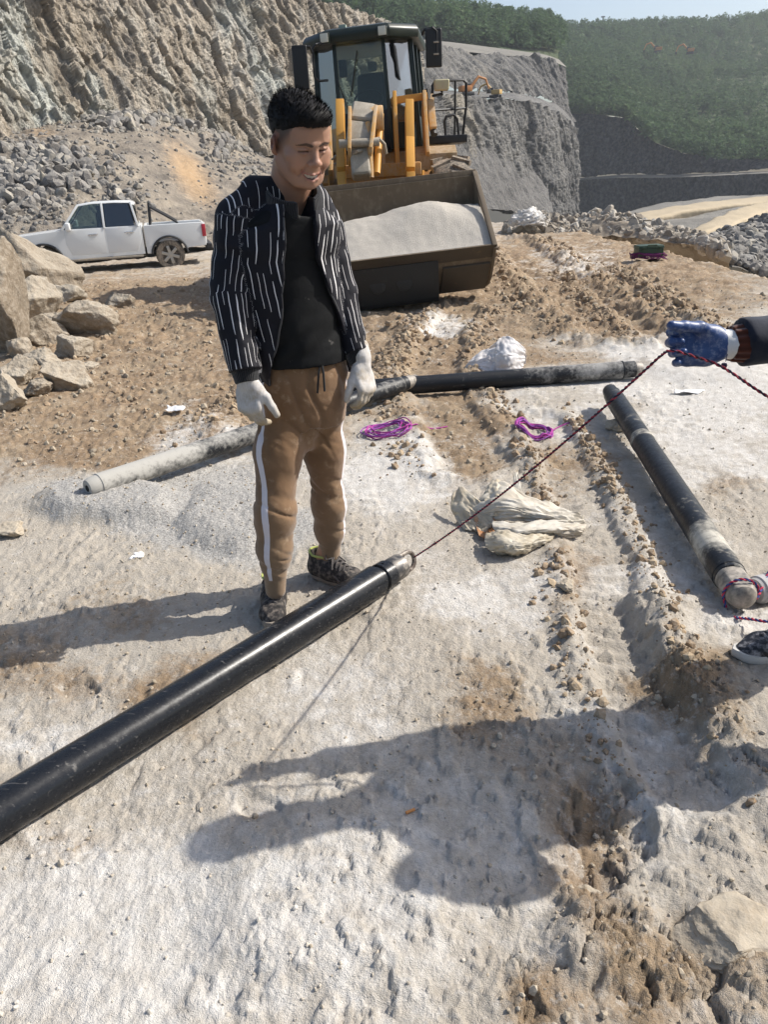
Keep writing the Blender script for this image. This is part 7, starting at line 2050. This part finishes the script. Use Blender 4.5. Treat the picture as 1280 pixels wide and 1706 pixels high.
    mb = MB(); mb.tube([(-.34, .0, 2.78), (-.12, -.02, 2.10), (-.08, -.02, 2.02)], .008, 6); mb.build('wiper', M_BLK, Cab, M=Cm)
    mb = MB(); mb.box((-.27, .22, 2.92), (.12, .06, .22)); mb.build('fan', ms_, Cab, .03, M=Cm)
    # mirrors
    mm = []
    mb = MB(); mb.tube([A(545, 70, 11.95), A(526, 74, 11.85), A(521, 80, 11.85), A(524, 128, 11.85), A(531, 135, 11.85), A(546, 134, 11.95)], .016, 8); br = mb.build('mirror_bracket', M_BLK, Cab)
    mb = MB(); mb.tube([A(520, 88, 11.85), A(516, 78, 11.8), A(500, 77, 11.8), A(494, 90, 11.78)], .016, 8); mb.build('mirror_arm', M_BLK, br)
    mb = MB(); mb.box(tuple(A(501, 113, 11.78)), (.20, .07, .52)); mb.build('mirror', M_BLK, Cab, .02, 3)
    mb = MB(); mb.tube([A(704, 58, 12.2), A(707, 50, 12.1), A(722, 46, 12.0), A(728, 52, 12.0), A(728, 90, 12.0)], .016, 8); mb.build('mirror_bracket', M_BLK, Cab)
    mb = MB(); mb.box(tuple(A(723, 80, 12.03)), (.22, .07, .46)); mi = mb.build('mirror', M_BLK, Cab, .025, 3)
    for yy in (70, 90): 
        mb = MB(); mb.box(tuple(A(727, yy, 11.985)), (.07, .02, .02)); mb.build('clamp', M_GREY, mi, .004)
    # side platform with handrail
    Pl = bpy.data.objects.new('side_platform', None); link(Pl, Lo)
    mb = MB(); mb.box(tuple(A(742, 234, 12.6)), (.55, .9, .10)); mb.build('step_plate', M_BLK, Pl, .01)
    mb = MB(); mb.tube([A(721, 222, 12.3), A(721, 142, 12.3), A(725, 135, 12.3), A(772, 133, 12.75), A(777, 138, 12.75), A(777, 178, 12.75), A(771, 232, 12.75)], .020, 8); mb.build('handrail', M_BLK, Pl)
    mb = MB(); mb.tube([A(721, 184, 12.3), A(776, 180, 12.75)], .017, 8); mb.build('handrail', M_BLK, Pl)
    mb = MB(); mb.tube([A(759, 134, 12.55), A(758, 230, 12.55)], .017, 8); mb.build('handrail', M_BLK, Pl)
    mb = MB(); mb.tube([A(744, 236, 12.2), A(741, 202, 12.2), A(744, 194, 12.2), A(756, 191, 12.25), A(762, 198, 12.3), A(766, 236, 12.3)], .019, 8); mb.build('grab_loop', M_BLK, Pl)
    c = A(736, 142, 12.15)
    mb = MB(); mb.box(tuple(c), (.20, .13, .14), taper=(1.1, 1.0)); hl = mb.build('headlight', paint_mat('lamp_housing', (.42, .38, .22), (.48, .44, .28), .6, .4), Pl, .03, 3)
    mb = MB(); mb.tube([c - V(0, 0, .07), A(738, 156, 12.2), A(720, 160, 12.2)], .018, 8); mb.build('lamp_stalk', M_BLK, hl)
    mb = MB(); mb.bar(A(716, 160, 12.3), A(722, 215, 12.0), .10, .10); mb.build('stanchion', M_YELD, Pl, .01)
    mb = MB(); mb.tube([A(712, 150, 12.3), A(716, 185, 12.2), A(724, 225, 12.0)], .05, 8); mb.build('hose', M_BLK, Pl)
    # rear body behind the cab
    mb = MB(); mb.box((.15, 14.3, 1.65), (1.5, 2.6, 1.1)); mb.build('engine_hood', M_YEL, Lo, .06, 3)
    mb = MB(); mb.box((.12, 12.7, 1.35), (1.3, 1.2, .95)); mb.build('cab_base', M_YELD, Lo, .03)
    mb = MB(); mb.box((.15, 15.4, 1.2), (2.2, .5, 1.0)); mb.build('counterweight', M_YEL, Lo, .08, 3)
    for s in (-1, 1):
        mb = MB(); pts = [(13.1, 1.45), (13.3, 1.80), (14.7, 1.80), (14.9, 1.45), (14.85, 1.40), (14.65, 1.74), (13.35, 1.74), (13.15, 1.40)]
        mb.prism(pts, .13 + s * .95 - .30, .13 + s * .95 + .30, 'x'); mb.build('fender', M_YELD, Lo, .01)
make_loader()
# ================================================================== pickup truck
def make_pickup():
    T = thing('pickup_truck', 'dusty white double-cab pickup truck parked below the rubble slope behind the boulders', 'truck')
    white = paint_mat('white_car_paint', (.62, .64, .64), (.70, .71, .71), .24, .20, (.46, .40, .32), 2.0, spec=.5)
    dark = Mat('dark_trim', rough=.6, col=(.015, .015, .016)).m
    dglass = glass_mat('tinted_glass', (.10, .12, .15), .10); cglass = glass_mat('cabin_glass', (.62, .68, .66), .06); wglass = glass_mat('windscreen_glass', (.35, .38, .36), .20)
    chrome = Mat('chrome', rough=.15, metal=.9, col=(.6, .6, .6)).m
    red = Mat('tail_lens', rough=.2, col=(.42, .03, .05)).m
    # local: x forward (front of truck), y to its right... built facing +x, z up, wheels on z=0
    rear = at(284, 424, 21.2); th = math.radians(194)
    Mx = Matrix.Translation((rear[0], rear[1], rear[2] - .37)) @ Matrix.Rotation(th, 4, 'Z') @ Matrix.Rotation(math.radians(0), 4, 'Y') @ Matrix.Rotation(math.radians(0), 4, 'X')
    Mx = Mx @ Matrix.Translation((0, -.78, 0)) if False else Mx @ Matrix.Translation((0, -.78 * PICK_SIDE, 0))
    wb = 3.05
    def body_panel(name, pts, y0, y1, mat, bev=.02, parent=None, taper=None):
        mb = MB(); mb.prism(pts, y0, y1, 'y'); return mb.build(name, mat, parent or T, bev, 3, M=Mx)
    hw = .90
    def arch(cx, r, n=9, z=.37): return [(cx + r * math.cos(a), z + r * math.sin(a)) for a in np.linspace(math.pi * .96, math.pi * .04, n)]
    # lower body: sills, bonnet, doors
    front = [(wb + .86, .42), (wb + .90, .62), (wb + .86, .88), (wb + .70, 1.02), (wb - .30, 1.10), (wb - .62, 1.13)]
    low = [(.62, .44)] + [(wb - .47, .42)] + [(wb - .47, .40)] + arch(wb, .45)[0:] + front + [(.62, 1.13)]
    body_panel('cab_body', low, -hw, hw, white, .05)
    bed = [(-.94, .55), (-.97, .98), (-.92, 1.12), (.57, 1.12), (.57, .44)] + [(q[0], q[1]) for q in arch(0, .45)[::-1]] + [(-.47, .52)]
    for s in (-1, 1): body_panel('bed_side', bed, s * hw, s * (hw - .09), white, .02)
    body_panel('bed_floor', [(-.90, .62), (.55, .62), (.55, .70), (-.90, .70)], -hw + .1, hw - .1, dark, .0)
    body_panel('tailgate', [(-.97, .58), (-.97, 1.10), (-.91, 1.10), (-.91, .58)], -hw + .1, hw - .1, white, .015)
    body_panel('headboard', [(.50, .6), (.50, 1.12), (.56, 1.12), (.56, .6)], -hw + .1, hw - .1, white, .01)
    body_panel('bumper', [(-1.10, .45), (-1.10, .58), (-.94, .60), (-.94, .45)], -hw + .05, hw - .05, dark, .02)
    # greenhouse frame (pillars and roof), glass between
    g = [(.64, 1.12), (.74, 1.66), (.86, 1.72), (1.75, 1.735), (2.05, 1.70), (wb - .52, 1.12)]
    mb = MB()
    yb, yt = hw - .03, hw - .17
    yy = lambda z: np.interp(z, [1.12, 1.73], [yb, yt])
    roofpts = [(.72, 1.66), (.84, 1.715), (1.2, 1.735), (1.75, 1.735), (2.08, 1.695)]
    vs = []; n = len(roofpts)
    for s in (-1, 1):
        for dz in (0, -.05):
            for x, z in roofpts: vs.append((x, s * yy(z + dz) * (1 if dz else .96), z + dz))
    f = []
    R = lambda s, d, i: (s * 2 + d) * n + i
    for i in range(n - 1):
        f += [(R(0, 0, i), R(0, 0, i + 1), R(1, 0, i + 1), R(1, 0, i)), (R(0, 1, i), R(1, 1, i), R(1, 1, i + 1), R(0, 1, i + 1))]
        for s in (0, 1): f.append((R(s, 0, i), R(s, 1, i), R(s, 1, i + 1), R(s, 0, i + 1)))
    f += [(R(0, 0, 0), R(1, 0, 0), R(1, 1, 0), R(0, 1, 0)), (R(0, 0, n - 1), R(0, 1, n - 1), R(1, 1, n - 1), R(1, 0, n - 1))]
    mb.add(vs, f); roof = mb.build('roof', white, T, .02, 2, M=Mx)
    def pil(a, b, w, d, name='pillar', mat=white):
        for s in (-1, 1):
            mb = MB(); mb.bar((a[0], s * yy(a[1]), a[1]), (b[0], s * yy(b[1]), b[1]), w, d, up=(0, s, 0)); mb.build(name, mat, T, .012, M=Mx)
    pil((wb - .50, 1.10), (2.06, 1.68), .05, .07); pil((1.52, 1.10), (1.50, 1.70), .05, .11); pil((.70, 1.10), (.80, 1.68), .05, .16)
    def pane(pts, mat, name):
        for s in (-1, 1):
            mb = MB(); q = [(x, s * (yy(z) - .012), z) for x, z in pts]; q2 = [(x, s * (yy(z) - .018), z) for x, z in pts]; k = len(q)
            mb.add(q + q2, [tuple(range(k)), tuple(range(k, 2 * k))[::-1]] + [(i, (i + 1) % k, k + (i + 1) % k, k + i) for i in range(k)]); mb.build(name, mat, T, M=Mx)
    pane([(1.56, 1.13), (wb - .58, 1.13), (2.05, 1.66), (1.54, 1.68)], cglass, 'front_window'); pane([(.78, 1.14), (1.48, 1.13), (1.46, 1.68), (.86, 1.66)], dglass, 'rear_window')
    mb = MB(); a, b = (wb - .50, 1.12), (2.08, 1.685)
    mb.add([(a[0], -yy(a[1]) + .04, a[1]), (a[0], yy(a[1]) - .04, a[1]), (b[0], yy(b[1]) - .05, b[1]), (b[0], -yy(b[1]) + .05, b[1]), (a[0] - .02, -yy(a[1]) + .04, a[1] - .01), (a[0] - .02, yy(a[1]) - .04, a[1] - .01), (b[0] - .02, yy(b[1]) - .05, b[1] - .01), (b[0] - .02, -yy(b[1]) + .05, b[1] - .01)], [(0, 1, 2, 3), (7, 6, 5, 4), (0, 4, 5, 1), (1, 5, 6, 2), (2, 6, 7, 3), (3, 7, 4, 0)]); mb.build('windscreen', wglass, T, M=Mx)
    mb = MB(); mb.box((.70, 0, 1.40), (.02, 1.5, .42)); mb.build('back_window', dglass, T, M=Mx)
    # seats, doors lines, handles, mirrors
    for s in (-1, 1):
        mb = MB(); mb.box((1.62, s * .38, 1.18), (.18, .46, .62), taper=(.8, .8)); mb.build('seat', dark, T, .05, M=Mx)
        mb = MB(); mb.box((1.60, s * .38, 1.55), (.10, .24, .16)); mb.build('headrest', dark, T, .03, M=Mx)
        for x0, x1 in ((.66, 1.50), (1.54, 2.48)):
            pts = [(x0 + (.12 if x0 < 1 else 0), .52), (x1 + (-.10 if x0 > 1 else 0), .52), (x1, .78), (x1, 1.115), (x0, 1.115), (x0, .80)]
            d = MB(); d.prism(pts, s * (hw - .01), s * (hw + .010), 'y'); dr = d.build('door', white, T, .012, 2, M=Mx)
            hx = x0 + .16
            mb = MB(); mb.tube([(hx, s * (hw + .012), .985), (hx + .02, s * (hw + .045), .985), (hx + .20, s * (hw + .045), .985), (hx + .22, s * (hw + .012), .985)], .016, 8); mb.build('handle', chrome, dr, M=Mx)
        mb = MB(); mb.box((2.36, s * (hw + .13), 1.20), (.12, .26, .19)); mb.build('mirror', white, T, .04, 3, M=Mx)
        mb = MB(); mb.box((1.55, s * (hw + .02), .40), (1.75, .14, .05)); mb.build('side_step', paint_mat('step_dust', (.2, .18, .15), (.3, .27, .22), .7, .5), T, .015, M=Mx)
        mb = MB(); mb.box((-.92, s * (hw - .03), .92), (.10, .12, .30)); mb.build('tail_light', red, T, .02, M=Mx)
        mb = MB(); mb.box((wb + .80, s * (hw - .16), .84), (.16, .30, .16)); mb.build('headlight', M_GLASSB, T, .03, M=Mx)
        for cx in (0, wb):
            ring = [(cx + .455 * math.cos(a), s * (hw + .008), .37 + .455 * math.sin(a)) for a in np.linspace(.1, math.pi - .1, 16)]
            mb = MB(); mb.tube(ring, .030, 6); mb.build('arch_trim', dark, T, M=Mx)
            E, t, rim = wheel(T, (cx, s * (hw - .14), .37), (0, s, 0), .37, .25, .235, M_TYRE, dark, 0)
            for o in (t, rim): o.data.transform(Mx)
            for k in range(6):
                an = 2 * math.pi * k / 6 + .3
                mb = MB(); c0 = Vector((cx, s * (hw - .045), .37)); mb.bar(c0 + Vector((math.cos(an), 0, math.sin(an))) * .05, c0 + Vector((math.cos(an), 0, math.sin(an))) * .225, .075, .03, up=(0, 1, 0))
                mb.build('spoke', Mat('alloy', rough=.4, metal=.6, col=(.42, .40, .36)).m if k == 0 and 'alloy' not in bpy.data.materials else bpy.data.materials['alloy'], rim, .006, M=Mx)
            mb = MB(); mb.cyl((cx, s * (hw - .06), .37), (cx, s * (hw - .025), .37), .06, seg=16); mb.build('hub_cap', bpy.data.materials['alloy'], rim, .006, M=Mx)
    mb = MB(); mb.tube([(.40, -.72, 1.10), (.36, -.66, 1.62), (.36, .66, 1.62), (.40, .72, 1.10)], .032, 10); sb = mb.build('sports_bar', dark, T, M=Mx)
    for s in (-1, 1):
        mb = MB(); mb.tube([(.36, s * .68, 1.55), (-.05, s * .76, 1.30), (-.30, s * .80, 1.13)], .028, 8); mb.build('bar_brace', dark, sb, M=Mx)
    mb = MB(); mb.box((1.2, 0, .45), (2.6, 1.3, .12)); mb.build('chassis', dark, T, M=Mx)
    mb = MB(); mb.box((wb + .88, 0, .62), (.06, 1.1, .26)); mb.build('grille', dark, T, .02, M=Mx)
PICK_SIDE = 1
make_pickup()
# ================================================================== air
def make_haze():
    mb = MB(); mb.box((90, 310, 52), (940, 680, 190)); m = bpy.data.materials.new('haze_air'); m.use_nodes = True
    N, L = m.node_tree.nodes, m.node_tree.links
    N.remove(N['Principled BSDF']); v = N.new('ShaderNodeVolumePrincipled')
    v.inputs['Color'].default_value = (.86, .92, 1.0, 1); v.inputs['Density'].default_value = .00042; v.inputs['Anisotropy'].default_value = .2
    L.new(v.outputs[0], N['Material Output'].inputs['Volume'])
    o = mb.build('haze', m, None, smooth=False); tag(o, kind='stuff')
make_haze()
